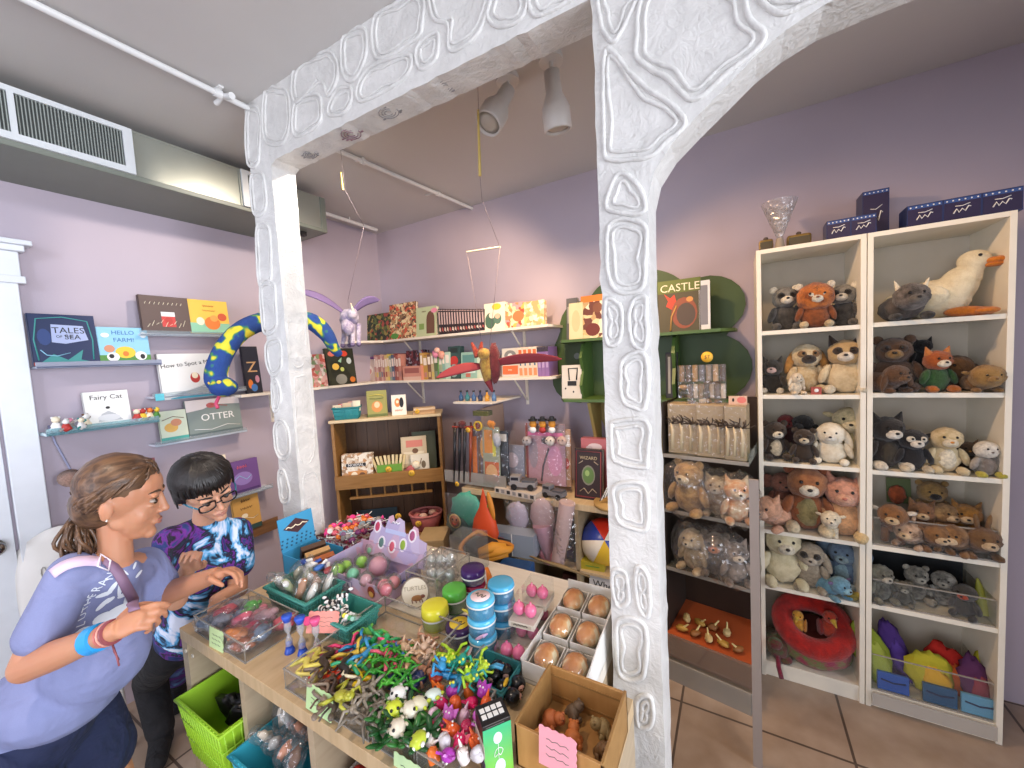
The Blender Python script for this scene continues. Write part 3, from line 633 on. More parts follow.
T, w, h = onback(501, 518, 348, ZL, Y1); book('grey and orange animal comic on the lower shelf', w, h, .03, C('c9c4b8'), T, [('c', .5, .75, .35, .18, C('7a7a78')), ('c', .5, .72, .15, .1, C('d8d4cc')), ('r', .05, .95, .1, .4, C('d86a3a')), ('t', .5, .25, .02, CR, 'WOLF')])
x = W(519, 375, y=Y1).x
for k in range(4):
    t = .034; hh = W(527, 347, y=Y1).z - ZL
    b = M().box(0, t*.94, 0, .14, 0, hh, C('e0cdb8')).box(t*.15, t*.8, -.0008, 0, hh*.6, hh*.92, C('cf6a3c')).box(t*.15, t*.8, -.0008, 0, hh*.05, hh*.3, C('d98a5c')).box(t*.3, t*.6, -.001, 0, hh*.38, hh*.52, C('4a6a8a'))
    tag(b.build('series_book', T=fr((x, Y1, ZL))), f'orange-titled series book, {ORD[k]} from the left near right end of lower shelf', 'book', 'orange series books'); x += t
for k in range(3):
    t = .026; hh = W(540, 347, y=Y1).z - ZL
    b = M().box(0, t*.94, 0, .14, 0, hh, C('8a6aa0')).box(0, t*.94, -.0008, 0, hh*.84, hh, C('3a3440')).box(t*.2, t*.8, -.0008, 0, hh*.3, hh*.75, C('b49ac4'))
    tag(b.build('series_book', T=fr((x, Y1, ZL))), f'purple series book, {ORD[k]} from the left at right end of lower shelf', 'book', 'purple series books'); x += t
# ------------------------------------------------------------------ hanging puppets and plush snake
def wing(m_, a, b, width, col, col2, bow=.03):
    a = Vector(a); b = Vector(b); d = b - a; up = Vector((0, 0, 1)); side = d.normalized().cross(up)
    def fn(u, v):
        p = a + d*u; w_ = width*(math.sin(PI*min(1, u*.93+.07))**.6)
        return p + side*((v-.5)*w_*.6) + up*((v-.5)*w_ + bow*math.sin(PI*u))
    m_.grid(fn, 14, 4, col)
pg = thing('flying_puppet', 'white and purple winged pegasus puppet hanging by strings above corner shelf', 'puppet')
c = W(349, 318, y=1.62); PUR = C('75648f', .8); PWH = FUR('c9c2d0', '8f83a8')
M().sph(c, (.07, .045, .055), PWH, jit=.2).sph(c + Vector((.02, -.03, -.06)), (.04, .04, .05), PWH, jit=.2).sph(c + Vector((.06, -.02, .02)), (.03, .03, .035), PWH).cone(c+Vector((.08,-.03,.03)), c+Vector((.09,-.05,.075)), .008, .002, CR).build('body', pg)
m_ = M()
for dx, dy in ((-.04, 0), (-.02, .03), (.03, 0), (.045, .03)): m_.cone(c + Vector((dx, dy, -.04)), c + Vector((dx*1.3, dy-.02, -.16)), .016, .012, PWH, 8).sph(c + Vector((dx*1.3, dy-.02, -.165)), .015, C('6b5f80'))
m_.build('legs', pg)
for a_, b_ in ((c + Vector((-.03, 0, .03)), W(296, 291, y=1.35)), (c + Vector((.03, 0, .03)), W(380, 300, y=1.75))):
    m_ = M(); wing(m_, a_, b_, .05, PUR, PUR); m_.build('wing', pg, solid=.006)
M().tube([c + Vector((0, 0, .05)), W(348, 300, y=1.62)], .001, STR, 4).build('string', pg)
dr = thing('flying_puppet', 'red and yellow winged dragon puppet hanging in front of lower shelf', 'puppet')
c = W(487, 366, y=1.62); RW = C('8a3038', .8); YB_ = FUR('c9a34a', '8a5a2c')
M().sph(c, (.034, .034, .085), YB_, jit=.15).sph(c + Vector((0, -.02, .06)), (.03, .035, .03), YB_).build('body', dr)
m_ = M(); m_.sph(c + Vector((.04, .01, .01)), (.03, .03, .10), FUR('7a2a2e'), jit=.2).build('back_scales', dr)
for s_ in (-1, 1): M().cone(c + Vector((-.03 + s_*.006, -.02, .05)), c + Vector((-.04 + s_*.03, -.02, .12)), .02, .006, FUR('a8402c'), 8).build('ear', dr)
for a_, b_ in ((c + Vector((-.02, 0, 0)), W(436, 378, y=1.42)), (c + Vector((.03, 0, .01)), W(562, 359, y=1.72))):
    m_ = M(); wing(m_, a_, b_, .045, RW, RW, .015); m_.build('wing', dr, solid=.006)
M().cone(c + Vector((0, 0, -.07)), c + Vector((.01, .02, -.13)), .02, .006, RW, 8).build('tail', dr)
m_ = M(); b0 = W(467, 252, y=1.62); b1 = W(500, 247, y=1.55)
m_.cone(b0, b1, .004, .004, CR, 6).tube([b0, c + Vector((-.02, 0, .09))], .0012, STR, 4).tube([b1, c + Vector((.02, 0, .09))], .0012, STR, 4).build('string', dr)
sn = thing('plush_snake', 'blue plush snake with yellow spots draped across the corner behind left post', 'plush toy')
pl = [W(a, b, d=dd) for a, b, dd in ((226, 386, 1.88), (216, 380, 1.88), (219, 362, 1.9), (230, 342, 1.94), (246, 328, 2.0), (268, 320, 2.08), (292, 318, 2.15), (312, 322, 2.2), (326, 334, 2.24), (334, 348, 2.27), (340, 355, 2.3))]
pl = smooth_loop(pl, 6, closed=False)
m, nt, b = newmat('snake_fur'); co = coord(nt)
v = N(nt, 'ShaderNodeTexNoise', Scale=17.0, Detail=1.0); nt.links.new(co, v.inputs['Vector'])
r = ramp(nt, v.outputs['Fac'], [(0, '1f3f86'), (.50, '27498c'), (.55, '3f8a5a'), (.60, 'd8cc3c'), (1, 'e6dc4c')]); nt.links.new(r.outputs[0], b.inputs['Base Color'])
f_ = N(nt, 'ShaderNodeTexNoise', Scale=200.0); nt.links.new(co, f_.inputs['Vector']); bump(nt, b, f_.outputs['Fac'], .8, .006); b.inputs['Roughness'].default_value = .95
k = len(pl); rs = [(.047 if i < k*.75 else .047*(1-(i/k-.75)*2.6)) * (1 if i > 3 else .9) for i in range(k)]
M().tube(pl, rs, m, 14).build('body', sn)
hd = pl[0]; M().sph(hd + Vector((0, -.01, -.005)), (.055, .06, .045), m).build('head', sn)
M().sph(hd + Vector((.03, -.04, .02)), .01, YL).sph(hd + Vector((-.02, -.055, .02)), .01, YL).build('eyes', sn)
M().tube([hd + Vector((0, -.03, -.04)), hd + Vector((0, -.05, -.08)), hd + Vector((.015, -.05, -.10))], .008, C('c8466a'), 6).build('tongue', sn)
# ------------------------------------------------------------------ corner wooden bookcase (turned to face the room)
OAK = WOOD('oak', '8a6230', '9e7440', (3, 3, 30)); OAKD = WOOD('oak_dark', '4a3322', '5a3f2a', (20, 3, 2))
BT = fr((-2.12, 1.90, 0), R_(37))
bc = thing('wooden_bookcase', 'low brown wooden bookcase with pegs standing across the back corner', 'bookcase', BT)
bw, bd, bh = .74, .26, 1.20
m_ = M(); m_.box(-bw/2, -bw/2+.02, 0, bd, 0, bh, OAK).box(bw/2-.02, bw/2, 0, bd, 0, bh, OAK).build('side_panel', bc, bevel=.002)
M().box(-bw/2-.01, bw/2+.01, -.01, bd, bh, bh+.02, WOOD('pale', 'c9b48c', 'd8c49c')).build('top', bc, bevel=.003)
m_ = M()
for i in range(9): m_.box(-bw/2+.02 + i*(bw-.04)/9+.001, -bw/2+.02 + (i+1)*(bw-.04)/9-.001, bd-.012, bd, .05, bh, OAKD)
m_.build('back_panel', bc)
m_ = M()
for z in (.76, .34, .06): m_.box(-bw/2+.02, bw/2-.02, 0, bd-.012, z, z+.018, OAK)
m_.build('shelf_board', bc, bevel=.002)
M().box(-bw/2+.0, bw/2-.0, -.012, .004, .735, .83, OAK).build('shelf_lip', bc, bevel=.002)
m_ = M()
for i in range(6): m_.cone((-.24+i*.095, .03, .665), (-.24+i*.095, .03, .745), .007, .007, OAK, 8)
m_.box(-.29, .28, .02, .042, .652, .668, OAK); m_.build('peg_rail', bc)
def inb(x, y, z, rz=0, rx=0): return BT @ fr((x, y, z), rz, rx)
def basket(label, w, d, h, c, T, ribs=16, group=None, name='basket', rd=0):
    r = thing(name, label, 'basket', T, group); m_ = M(); mt = C(c, .5)
    wb, db = w*.86, d*.86; t = .004
    def ring(W_, D_, z): return [(-W_/2, -D_/2, z), (W_/2, -D_/2, z), (W_/2, D_/2, z), (-W_/2, D_/2, z)]
    lv = [ring(wb, db, 0), ring(w, d, h), ring(w-2*t, d-2*t, h), ring(wb-2*t, db-2*t, t)]
    m_.add(sum(lv, []), [(3,2,1,0)] + [(j*4+i, j*4+(i+1) % 4, (j+1)*4+(i+1) % 4, (j+1)*4+i) for j in range(3) for i in range(4)] + [(12,13,14,15)], mt)
    m_.build('basket_body', r)
    m_ = M(); q = ring(w+.004, d+.004, h-.006); m_.tube([Vector(p) for p in q], .005, mt, 6, closed=True)
    for z in (.33, .66):
        ww = wb+(w-wb)*z; dd = db+(d-db)*z; m_.tube([Vector(p) for p in ring(ww+.002, dd+.002, h*z)], .003, mt, 5, closed=True)
    for i in range(ribs):
        f_ = (i+.5)/ribs - .5
        for s_ in (-1, 1):
            m_.tube([(wb*f_, s_*db/2, 0), (w*f_, s_*d/2, h)], .0028, mt, 5); m_.tube([(s_*wb/2, db*f_, 0), (s_*w/2, d*f_, h)], .0028, mt, 5)
    m_.build('rim_and_ribs', r); return r
STK = C('e8b73a', .5)
def sticker(T, label, r=.017):
    m_ = M(T); m_.lathe([(.0001, 0), (r, 0), (r, .001), (.0001, .0012)], STK, n=18); m_.text('$7', r*.9, fr((0, 0, .0012)), BR)
    return tag(m_.build('price_sticker'), label, 'sticker')
basket('round-cornered teal basket of cards on top of the wooden bookcase', .17, .13, .085, '2e8c92', inb(-.27, .07, bh+.021, .1))
for i in range(5): gbox(f'folded picture card in the teal basket, {ORD[i]} from its left side', .055, .075, .003, [CR, PFL, C('d9c3a0'), PPK, CR][i], inb(-.335+i*.032, .06+.012*(i % 2), bh+.045+.006*i, .3-.1*i, -.15), group='cards in the teal basket', name='greeting_card', cat='card')
o = book('green and gold children book standing on top of the wooden bookcase', .135, .185, .03, C('93914f'), inb(-.065, .06, bh+.02, .12, -.08), [('c', .5, .38, .28, .22, C('c98a4a')), ('c', .5, .45, .14, .12, C('e0c49a')), ('l', [(.15,.8),(.5,.84),(.85,.8)], .004, C('c9bc5a')), ('l', [(.15,.7),(.5,.68),(.85,.7)], .003, C('5a6a3a')), ('r', 0, 1, 0, .1, C('5f6a34'))])
book('white tiger book with orange title on top of the wooden bookcase', .10, .145, .02, C('ece6d8'), inb(.085, .05, bh+.02, 0, -.08), [('c', .42, .62, .2, .22, C('d98a4a')), ('c', .7, .62, .15, .25, BK), ('c', .42, .66, .1, .08, CR), ('t', .5, .24, .024, C('c9622c'), 'TIGERS')])
for k, cc in enumerate(('c9a57a', 'b08a5f', 'd9c09a')): tag(M(inb(.26, .06, bh+.021+.014*k, .08*k)).box(-.075, .075, -.04, .05, 0, .013, C(cc)).build('mini_book'), f'small thin book, {("lowest", "middle", "topmost")[k]} of the short pile on the wooden bookcase', 'book', 'short pile of small books')
sticker(inb(.215, .012, bh+.042, 0, PI/2), 'yellow price sticker on the small book pile')
# contents of the lipped shelf
for k in range(3):
    book(f'illustrated NORMAL paperback, {("front", "middle", "rear")[k]} copy leaning on the lipped shelf', .21, .19, .012, PRINT('normal', ['d8cdb8', 'c9b49a', 'b98a5a', 'e4dccb', '9a7a58'], 50), inb(-.225, .02+.016*k, .779, -.03*k, -.12), [('r', .14, .78, .54, .66, BK), ('t', .46, .60, .026, WT, 'NORMAL'), ('r', .2, .8, .05, .38, C('c98a4a')), ('c', .4, .25, .1, .1, CR), ('c', .65, .22, .1, .1, BR)], group='NORMAL paperbacks on the lipped shelf')
tag(M(inb(-.005, .05, .779)).box(-.085, .085, -.03, -.026, 0, .10, C('6da03c')).box(-.085, .085, .06, .064, 0, .10, C('6da03c')).box(-.085, -.081, -.026, .06, 0, .10, C('6da03c')).box(.081, .085, -.026, .06, 0, .10, C('6da03c')).box(-.085, .085, -.03, .064, -.001, .002, C('6da03c')).build('card_tray'), 'small green tray of folded paper fans on the lipped shelf', 'tray')
for i in range(9): tag(M(inb(-.075+i*.018, .03 + .01*(i % 2), .785, 0, -.1) @ Matrix.Rotation((i-4)*.07 - .05, 4, 'Y')).box(-.008, .008, 0, .014, 0, .155 + .012*((i*3) % 3), C('e0cfa2' if i % 2 else 'd3bf8c')).build('folded_fan'), f'cream folded paper fan, {ORD[i]} from the left in the green tray', 'fan', 'paper fans in the green tray')
sticker(inb(-.01, .012, .845, 0, PI/2), 'yellow price sticker on the green tray', .022)
book('tall beige picture book leaning at the right of the lipped shelf', .18, .275, .02, C('c4b393'), inb(.165, .06, .779, .05, -.14), [('r', .2, .85, .72, .9, C('c97a6a')), ('r', .1, .9, .3, .6, C('d8ccb0')), ('c', .55, .62, .12, .07, BR), ('r', 0, 1, 0, .2, C('7a7a5a'))])
book('dark green picture book behind the tall beige one', .17, .30, .02, C('4a4f38'), inb(.235, .10, .779, .02, -.12), [('t', .5, .85, .02, CR, 'WOODS')])
book('white illustrated booklet in front of the tall beige book', .13, .15, .012, C('d8d2c0'), inb(.205, .035, .779, .08, -.12), [('l', [(.2,.3),(.3,.7),(.5,.5),(.6,.8)], .004, BR), ('c', .7, .5, .12, .18, C('6a5a44'))])
tag(M(inb(.14, .018, .83)).sph((0, 0, 0), (.03, .018, .03), C('b05a5a'), jit=.3).sph((.04, 0, .03), (.028, .018, .028), CR, jit=.3).sph((-.03, 0, -.02), (.02, .015, .03), C('8a4a48')).build('felt_ornament'), 'red and cream felt ornament at the lip of the shelf', 'ornament')
sticker(inb(.15, -.015, .812, 0, PI/2), 'yellow price sticker by the felt ornament', .022)
# lower opening
tr = M(inb(-.16, .10, .36)); tr.box(-.15, .15, -.09, .12, 0, .01, C('3a4038')).box(-.15, .15, -.09, -.086, 0, .05, C('3a4038')).box(-.15, .15, .116, .12, 0, .14, C('2c3c44')).box(-.15, -.146, -.09, .12, 0, .05, C('3a4038')).box(.146, .15, -.09, .12, 0, .05, C('3a4038'))
tag(tr.build('trinket_tray'), 'dark tray with trinkets in the lower opening of the wooden bookcase', 'tray')
for i in range(14):
    x = -.28 + (i % 7)*.04 + random.uniform(-.01, .01); y = .04 + (i//7)*.08
    tag(M(inb(x, y, .395, random.random()*6)).tube([(0, 0, 0), (.018, 0, .02), (.02, .015, .03), (0, .02, .035)], .007, [C('d8dcd8'), C('5c6a54'), C('a8b0b4'), BK][i % 4], 6).sph((0, 0, 0), .013, [WT, C('8a8f78'), BK][i % 3], 8, 6).build('trinket'), f'small {["white", "olive", "silver", "black"][i % 4]} trinket, {"front" if i < 7 else "rear"} row of the dark tray, {ORD[i % 7]} from left', 'trinket', 'trinkets in the dark tray')
rb = thing('round_basket', 'round pink woven basket in the lower opening of the wooden bookcase', 'basket', inb(.215, .10, .358))
pr = []
m_ = M(); m_.lathe([(.001, 0), (.085, 0), (.105, .05), (.12, .12), (.114, .12), (.10, .05), (.08, .006), (.001, .006)], C('a85a5a', .7), n=24, sy=.85)
for k in range(7): m_.lathe([(.086 + .0048*k, .012 + k*.016), (.091 + .0048*k, .018 + k*.016), (.087 + .0048*k, .024 + k*.016)], C('96484c', .7), n=24, sy=.85)
m_.build('basket_body', rb); M().tube([(.118*math.cos(a*PI/12), .1*math.sin(a*PI/12), .12) for a in range(24)], .008, C('c97a78', .7), 6, closed=True).build('rim', rb)
for i in range(7): tag(M(inb(.215 + .07*math.cos(i*.9), .10 + .05*math.sin(i*.9), .45 + .01*(i % 3))).sph((0, 0, 0), (.03, .026, .02), [C('b8686a'), C('d8b4a4'), C('7a3a3c'), C('c98a80')][i % 4], 10, 7, jit=.4, seed=i).build('felt_toy'), f'small {["dusky red", "beige", "dark red", "salmon"][i % 4]} felt toy in the round pink basket, {["right", "back right", "back", "back left", "left", "front left", "front"][i]} side', 'toy', 'felt toys in the pink basket')
sticker(inb(.17, -.005, .44, 0, PI/2), 'yellow price sticker on the round pink basket', .022)
sticker(inb(.03, .02, .50, 0, PI/2), 'yellow price sticker hanging left of the round pink basket', .022)
# ------------------------------------------------------------------ acrylic hook-board with costume items (between bookcase and cube unit)
hb = thing('hanging_display', 'clear acrylic display with hooks between the wooden bookcase and cube unit', 'display', fr((-1.45, 2.12, 0)))
M().box(-.26, .22, .02, .026, .80, 1.12, ACRYL).box(-.26, .22, -.12, .02, .80, .806, ACRYL).box(-.26, .22, -.12, -.116, .78, .86, EDGE).build('acrylic_case', hb)
M().box(-.02, .0, .0, .26, .3, 1.26, C('b89a86')).build('upright', hb)
def P(px, py, y): return W(px, py, y=y)
for i, (px, c_) in enumerate(((455, '16161a'), (460, '1b1b1f'), (465, '232326'), (471, '8a3c22'))):
    a = P(px, 427, 2.0); b = P(px-1, 482, 2.0)
    t = thing('toy_sword', f'{"black" if i < 3 else "rust red"} toy sword hanging in the display, {ORD[i]} from the left', 'toy sword', group='toy swords in the display')
    M().tube([a, (a+b)/2, b], [.012, .010, .004], C(c_, .3), 6).build('blade', t); M().cone(a + Vector((-.02, 0, 0)), a + Vector((.02, 0, 0)), .008, .008, C('9a3a2a')).cone(a, a + Vector((0, 0, .03)), .007, .007, C('4a2a22')).build('hilt', t)
def pack(label, px0, px1, py0, py1, y, c, items, name='carded_toy', cat='toy', bag=True, thick=.008):
    a = P(px0, py1, y); b = P(px1, py0, y); w = b.x-a.x; h = b.z-a.z
    t = thing(name, label, cat, fr(((a.x+b.x)/2, y, a.z), 0, R_(-3)))
    m_ = M(); m_.box(-w/2, w/2, 0, thick, 0, h, c); art(m_, w, h, items); m_.build('backing_card', t)
    if bag: M().grid(lambda u, v: (-w/2*1.02+w*1.04*u, -.006-.02*math.sin(PI*u)*math.sin(PI*v), h*1.0*v), 6, 8, FILM).build('clear_blister', t)
    return t
pack('toy pack with orange sword and dark sheath in the hanging display', 472, 484, 432, 484, 2.02, C('6a5f66'), [('r', .1, .4, .05, .9, OR), ('r', .5, .62, .1, .95, BR), ('c', .8, .7, .18, .2, C('e0a04a'))])
pack('tall orange and yellow toy pack in the hanging display', 484, 497, 428, 484, 2.0, C('9aa08a'), [('r', .1, .6, .55, .95, C('d98a2c')), ('r', .1, .95, .05, .4, C('c9622c')), ('c', .5, .22, .35, .14, C('e0b07a')), ('r', .6, .8, .5, .8, C('d9d04a'))])
pack('dark navy toy pack at the right of the hanging display', 497, 506, 432, 486, 2.04, C('2a3442'), [('r', .1, .9, .82, .95, WT)])
c = P(478, 426, 1.98); tag(M(fr(c, 0, PI/2)).lathe([(.022, -.004), (.032, -.004), (.032, .006), (.022, .006), (.022, -.004)], C('c9a83a'), n=20).tube([(.02*math.cos(a*2.1), .02*math.sin(a*2.1), .004) for a in range(4)], .004, C('8a3a22'), 5).build('toy_compass'), 'round yellow toy compass above the hanging display', 'toy')
c = P(482, 405, 2.05); sh = thing('wall_shelf', 'tiny cream shelf carrying small blue bottles below the dragon puppet', 'shelf', fr((0, 0, 0)))
a = P(458, 401, 2.05); b = P(496, 401, 2.05); M().box(a.x, b.x, 2.0, YB, a.z-.012, a.z, SH).build('shelf_board', sh)
for i in range(6):
    x = a.x + .02 + i*(b.x-a.x-.04)/5
    t = thing('glass_bottle', f'small {["blue", "teal", "blue", "dark blue", "amber", "blue"][i]} bottle on the tiny shelf, {ORD[i]} from the left', 'bottle', fr((x, 2.06, a.z)), 'bottles on the tiny shelf')
    mm = C(['3a5a80', '3a7a80', '4a6a94', '2c3a5a', 'c9923a', '5a7aa0'][i], .15)
    M().lathe([(.001, 0), (.015, 0), (.016, .03), (.006, .045), (.006, .06), (.001, .06)], mm, n=12).build('glass', t); M().lathe([(.001, .058), (.008, .058), (.008, .07), (.001, .07)], C('2a2a30'), n=10).build('cap', t)
gbox('yellow-green felt hat hanging under the tiny shelf', .11, .03, .06, FUR('5c5f2e'), fr(P(480, 416, 2.0)), name='felt_hat', cat='hat')
for i, (px, cc) in enumerate(((462, '6a2a2c'), (491, 'd98a3a'), (497, 'b8bcc4'))):
    p = P(px, 424 if i < 2 else 440, 1.99); tag(M().sph(p, (.028, .02, .022 if i < 2 else .045), FUR(cc), jit=.3, seed=i).cone(p, p + Vector((.02, 0, -.03)), .012, .004, C(cc)).build('finger_puppet'), f'{["dark red", "orange", "white"][i]} animal finger puppet pinned on the hanging display', 'puppet')
sticker(fr(P(468, 430, 1.97), 0, PI/2), 'yellow price sticker left of the toy compass')
sticker(fr(P(457, 484, 1.97), 0, PI/2), 'yellow price sticker under the toy swords')
FWD = Vector((AX.z, AY.z, AZ.z))
def dep(p): return (Vector(p) - EYE).dot(FWD)
# ------------------------------------------------------------------ pale wood cube shelf against the back wall
PLY = WOOD('ply', '9c8a6c', 'ad9b7c', (3, 3, 18)); PLYX = WOOD('plyx', 'c4ad88', 'd3bd98', (22, 3, 3))
cu = thing('cube_shelf', 'low pale wood cube shelf unit against the back wall below the tree shelf', 'shelf unit', fr((0, 0, 0)))
cx0, cx1, cy0, cz1 = -1.57, -.36, 1.995, .755
M().box(cx0, cx1, cy0, YB, cz1-.035, cz1, PLYX).build('top', cu, bevel=.001)
m_ = M()
m_.box(cx0, cx0+.03, cy0, YB, 0, cz1-.035, PLY).box(cx1-.03, cx1, cy0, YB, 0, cz1-.035, PLY).build('side_panel', cu)
for x in (-1.18, -.785): M().box(x-.01, x+.01, cy0, YB, .03, cz1-.035, PLY).build('divider', cu)
for z in (.03, .375): M().box(cx0+.03, cx1-.03, cy0, YB, z-.015, z, PLYX).build('shelf_board', cu)
M().box(cx0+.03, cx1-.03, YB-.006, YB, 0, cz1-.035, C('8a7a66')).build('back_panel', cu)
# beach ball
bb = M(fr((W(604, 555, y=2.12).x, 2.12, .375 + .13), R_(20), R_(62), 0, .9))
bc_ = [C('e8e2d4', .25), C('c8321f', .25), C('2c3f94', .25), C('e8e2d4', .25), C('e0b83a', .25), C('2c3f94', .25)]
for k in range(6):
    bb.grid(lambda u, v, k=k: (.145*math.sin(PI*v)*math.cos((k+u)*PI/3), .145*math.sin(PI*v)*math.sin((k+u)*PI/3), .145*math.cos(PI*v)), 5, 14, bc_[k])
tag(bb.build('beach_ball'), 'red, white and blue beach ball in a middle cube of the shelf unit', 'ball')
T = fr((W(606, 600, y=2.0).x, 2.0, .032), .0, -.1); gbox('white When a Tree board book in the lower cube below beach ball', .2, W(606, 579, y=2.0).z-.03, .02, C('d8d6d4'), T, [('t', .45, .82, .055, BK, 'When'), ('t', .5, .55, .05, BK, 'a Tree'), ('r', .2, .8, .08, .3, GN)], name='board_book', cat='book')
gbox('dark navy craft kit with purple label beside the beach ball', .085, .27, .1, C('1c2632'), fr((-.87, 2.06, .375)), [('r', .1, .9, .08, .35, C('3a2c5a')), ('l', [(.2,.3),(.5,.25),(.8,.32)], .003, WT)], name='craft_kit')
gbox('dark brown box in the lower cube left of the board book', .1, .26, .12, C('4a221c'), fr((-.86, 2.06, .03)), name='craft_kit')
gbox('yellow-green snack bag lying in front of the beach ball', .13, .045, .07, C('a89a2c'), fr((-.71, 2.02, .375), .1), [('l', [(.2,.5),(.8,.5)], .003, GN)], name='snack_bag', cat='bag')
# stacked comic case with grey photographs, diecast truck
gbox('film-strip patterned tray of grey photo blocks on the cube shelf', .30, .035, .14, C('cfc2b4'), fr((-1.16, 1.97, cz1), -.12), [('r', i/7+.03, (i+1)/7-.03, .2, .8, C(['3a3838', '8f8a88'][i % 2])) for i in range(7)], name='photo_tray', cat='tray')
def truck(label, p, rz, s, c):
    t = thing('toy_truck', label, 'toy truck', fr(p, rz, s=s))
    M().box(-.5, .5, -.2, .2, .12, .3, c).box(-.48, -.1, -.18, .18, .3, .52, c).box(-.44, -.14, -.185, .185, .36, .48, C('2c3038', .1)).box(-.02, .48, -.18, .18, .3, .38, C('55555a')).build('truck_body', t, bevel=.01)
    for x in (-.32, .32):
        for y in (-.2, .2): M().cone((x, y-.03, .12), (x, y+.03, .12), .12, .12, BK, 14).build('wheel', t)
truck('larger grey toy truck parked on the photo tray', (-1.12, 2.02, cz1+.036), .2, .16, C('8f8c8c'))
truck('small grey toy car on the edge of cube shelf right of the photo tray', (-.93, 2.04, cz1), -.2, .14, C('77767a'))
truck('grey toy car behind the larger toy truck', (-1.21, 2.13, cz1+.0), .1, .17, C('6d6c70'))
# items standing on the cube unit
def pk(*a, **k): return pack(*a, **k)
pack('big pink and silver toy pack hanging above the cube shelf', 527, 563, 425, 482, 2.12, C('b58a94'), [('r', 0, 1, .86, 1, C('8a7c84')), ('r', .05, .95, .80, .86, C('d96a9a')), ('c', .55, .72, .14, .06, C('4a4448')), ('l', [(.6,.6),(.45,.3),(.4,.05)], .006, C('4a4650')), ('c', .75, .4, .18, .25, C('c98aa8')), ('r', .0, .06, 0, 1, C('8a3a34')), ('c', .2, .5, .12, .25, C('9a8a94'))])
for k in range(3):
    p = W(533 + k*9.5, 424, y=2.10)
    t = thing('toy_puppet', f'orange finger puppet with black hat, {ORD[k]} from the left in the trio above pink pack', 'puppet', fr(p), 'trio of orange puppets')
    M().sph((0, 0, 0), (.022, .018, .026), C('d98f2c'), jit=.1).build('face', t); M().cone((0, 0, .02), (0, 0, .03), .028, .028, BK).cone((0, 0, .03), (0, 0, .045), .016, .014, BK).build('hat', t)
    M().sph((0, -.005, -.035), (.022, .016, .02), [WT, C('a83232'), WT][k]).build('body', t)
for k, (px, cc) in enumerate(((527, 'b8b0b0'), (550, 'e8e0d4'), (562, 'd0b4a8'))):
    p = W(px, 441, y=2.10); tag(M().sph(p, (.03, .025, .028), FUR(cc), jit=.2, seed=k).sph(p + Vector((-.012, -.022, .008)), .004, BK).sph(p + Vector((.012, -.022, .008)), .004, BK).build('animal_puppet'), f'{["grey", "white", "pinkish"][k]} animal head puppet in the row above the pink pack', 'puppet')
pack('narrow tan toy pack right of the big pink pack', 563, 569, 430, 486, 2.14, C('b08a6a'), [('r', .1, .9, .7, .9, WT), ('c', .5, .4, .3, .1, RD)])
pack('silver and blue toy bag hanging left of the pink pack', 505, 523, 446, 482, 2.12, C('8a8c9c'), [('c', .4, .6, .3, .2, C('c4b8c4')), ('r', 0, 1, .0, .2, C('a08a80'))])
T, w, h = onback(568, 597, 450, cz1, 2.08, -8)
book('ornate dark Wizard gift book with green stone standing on cube shelf', w*.98, h, .035, C('2a1a1c'), T, [('l', [(.06,.05),(.06,.95),(.94,.95),(.94,.05),(.06,.05)], .004, C('8a3c42')), ('c', .5, .48, .24, .2, C('7a7a6c')), ('c', .5, .48, .2, .165, C('5a7a42')), ('c', .46, .52, .08, .06, C('8fae6a')), ('t', .5, .82, .026, C('b8a884'), 'WIZARD'), ('l', [(.2,.15),(.35,.22),(.5,.12),(.65,.22),(.8,.15)], .003, C('a89a84')), ('l', [(.15,.7),(.3,.76)], .003, C('a89a84')), ('l', [(.7,.76),(.85,.7)], .003, C('a89a84'))])
gbox('pink boxed toy with fluffy white window behind the dark gift book', .17, .33, .05, C('b56a72'), fr((-.72, 2.18, cz1)), [('c', .5, .86, .25, .06, C('d8c8cc')), ('c', .3, .83, .12, .04, C('c4b4bc'))], name='boxed_toy')
# parrot on a round wooden base
pr_ = thing('toy_parrot', 'small white and green parrot toy sitting on the wooden disc', 'toy', fr((-.56, 2.05, cz1+.02)))
M().sph((0, 0, .09), (.05, .045, .085), C('c9c4b4'), jit=.2).sph((.0, -.02, .045), (.04, .03, .04), C('8f8c80'), jit=.3).build('body', pr_)
M().sph((.015, -.005, .165), (.036, .034, .036), C('9a9a3a')).cone((.015, -.03, .165), (.015, -.055, .155), .01, .002, C('2a2a2a'), 8).build('head', pr_)
m_ = M()
for k in range(5): m_.cone((-.02-.008*k, -.03, .12-.012*k), (-.05-.01*k, -.04, .04-.008*k), .008, .003, [C('4a4a44'), WT][k % 2], 6)
m_.build('wing', pr_)
tag(M(fr((-.58, 2.06, cz1))).lathe([(.001, 0), (.115, 0), (.115, .018), (.001, .018)], C('b8965c'), n=24).build('wooden_disc'), 'round tan wooden disc under the toy parrot on cube shelf', 'plate')
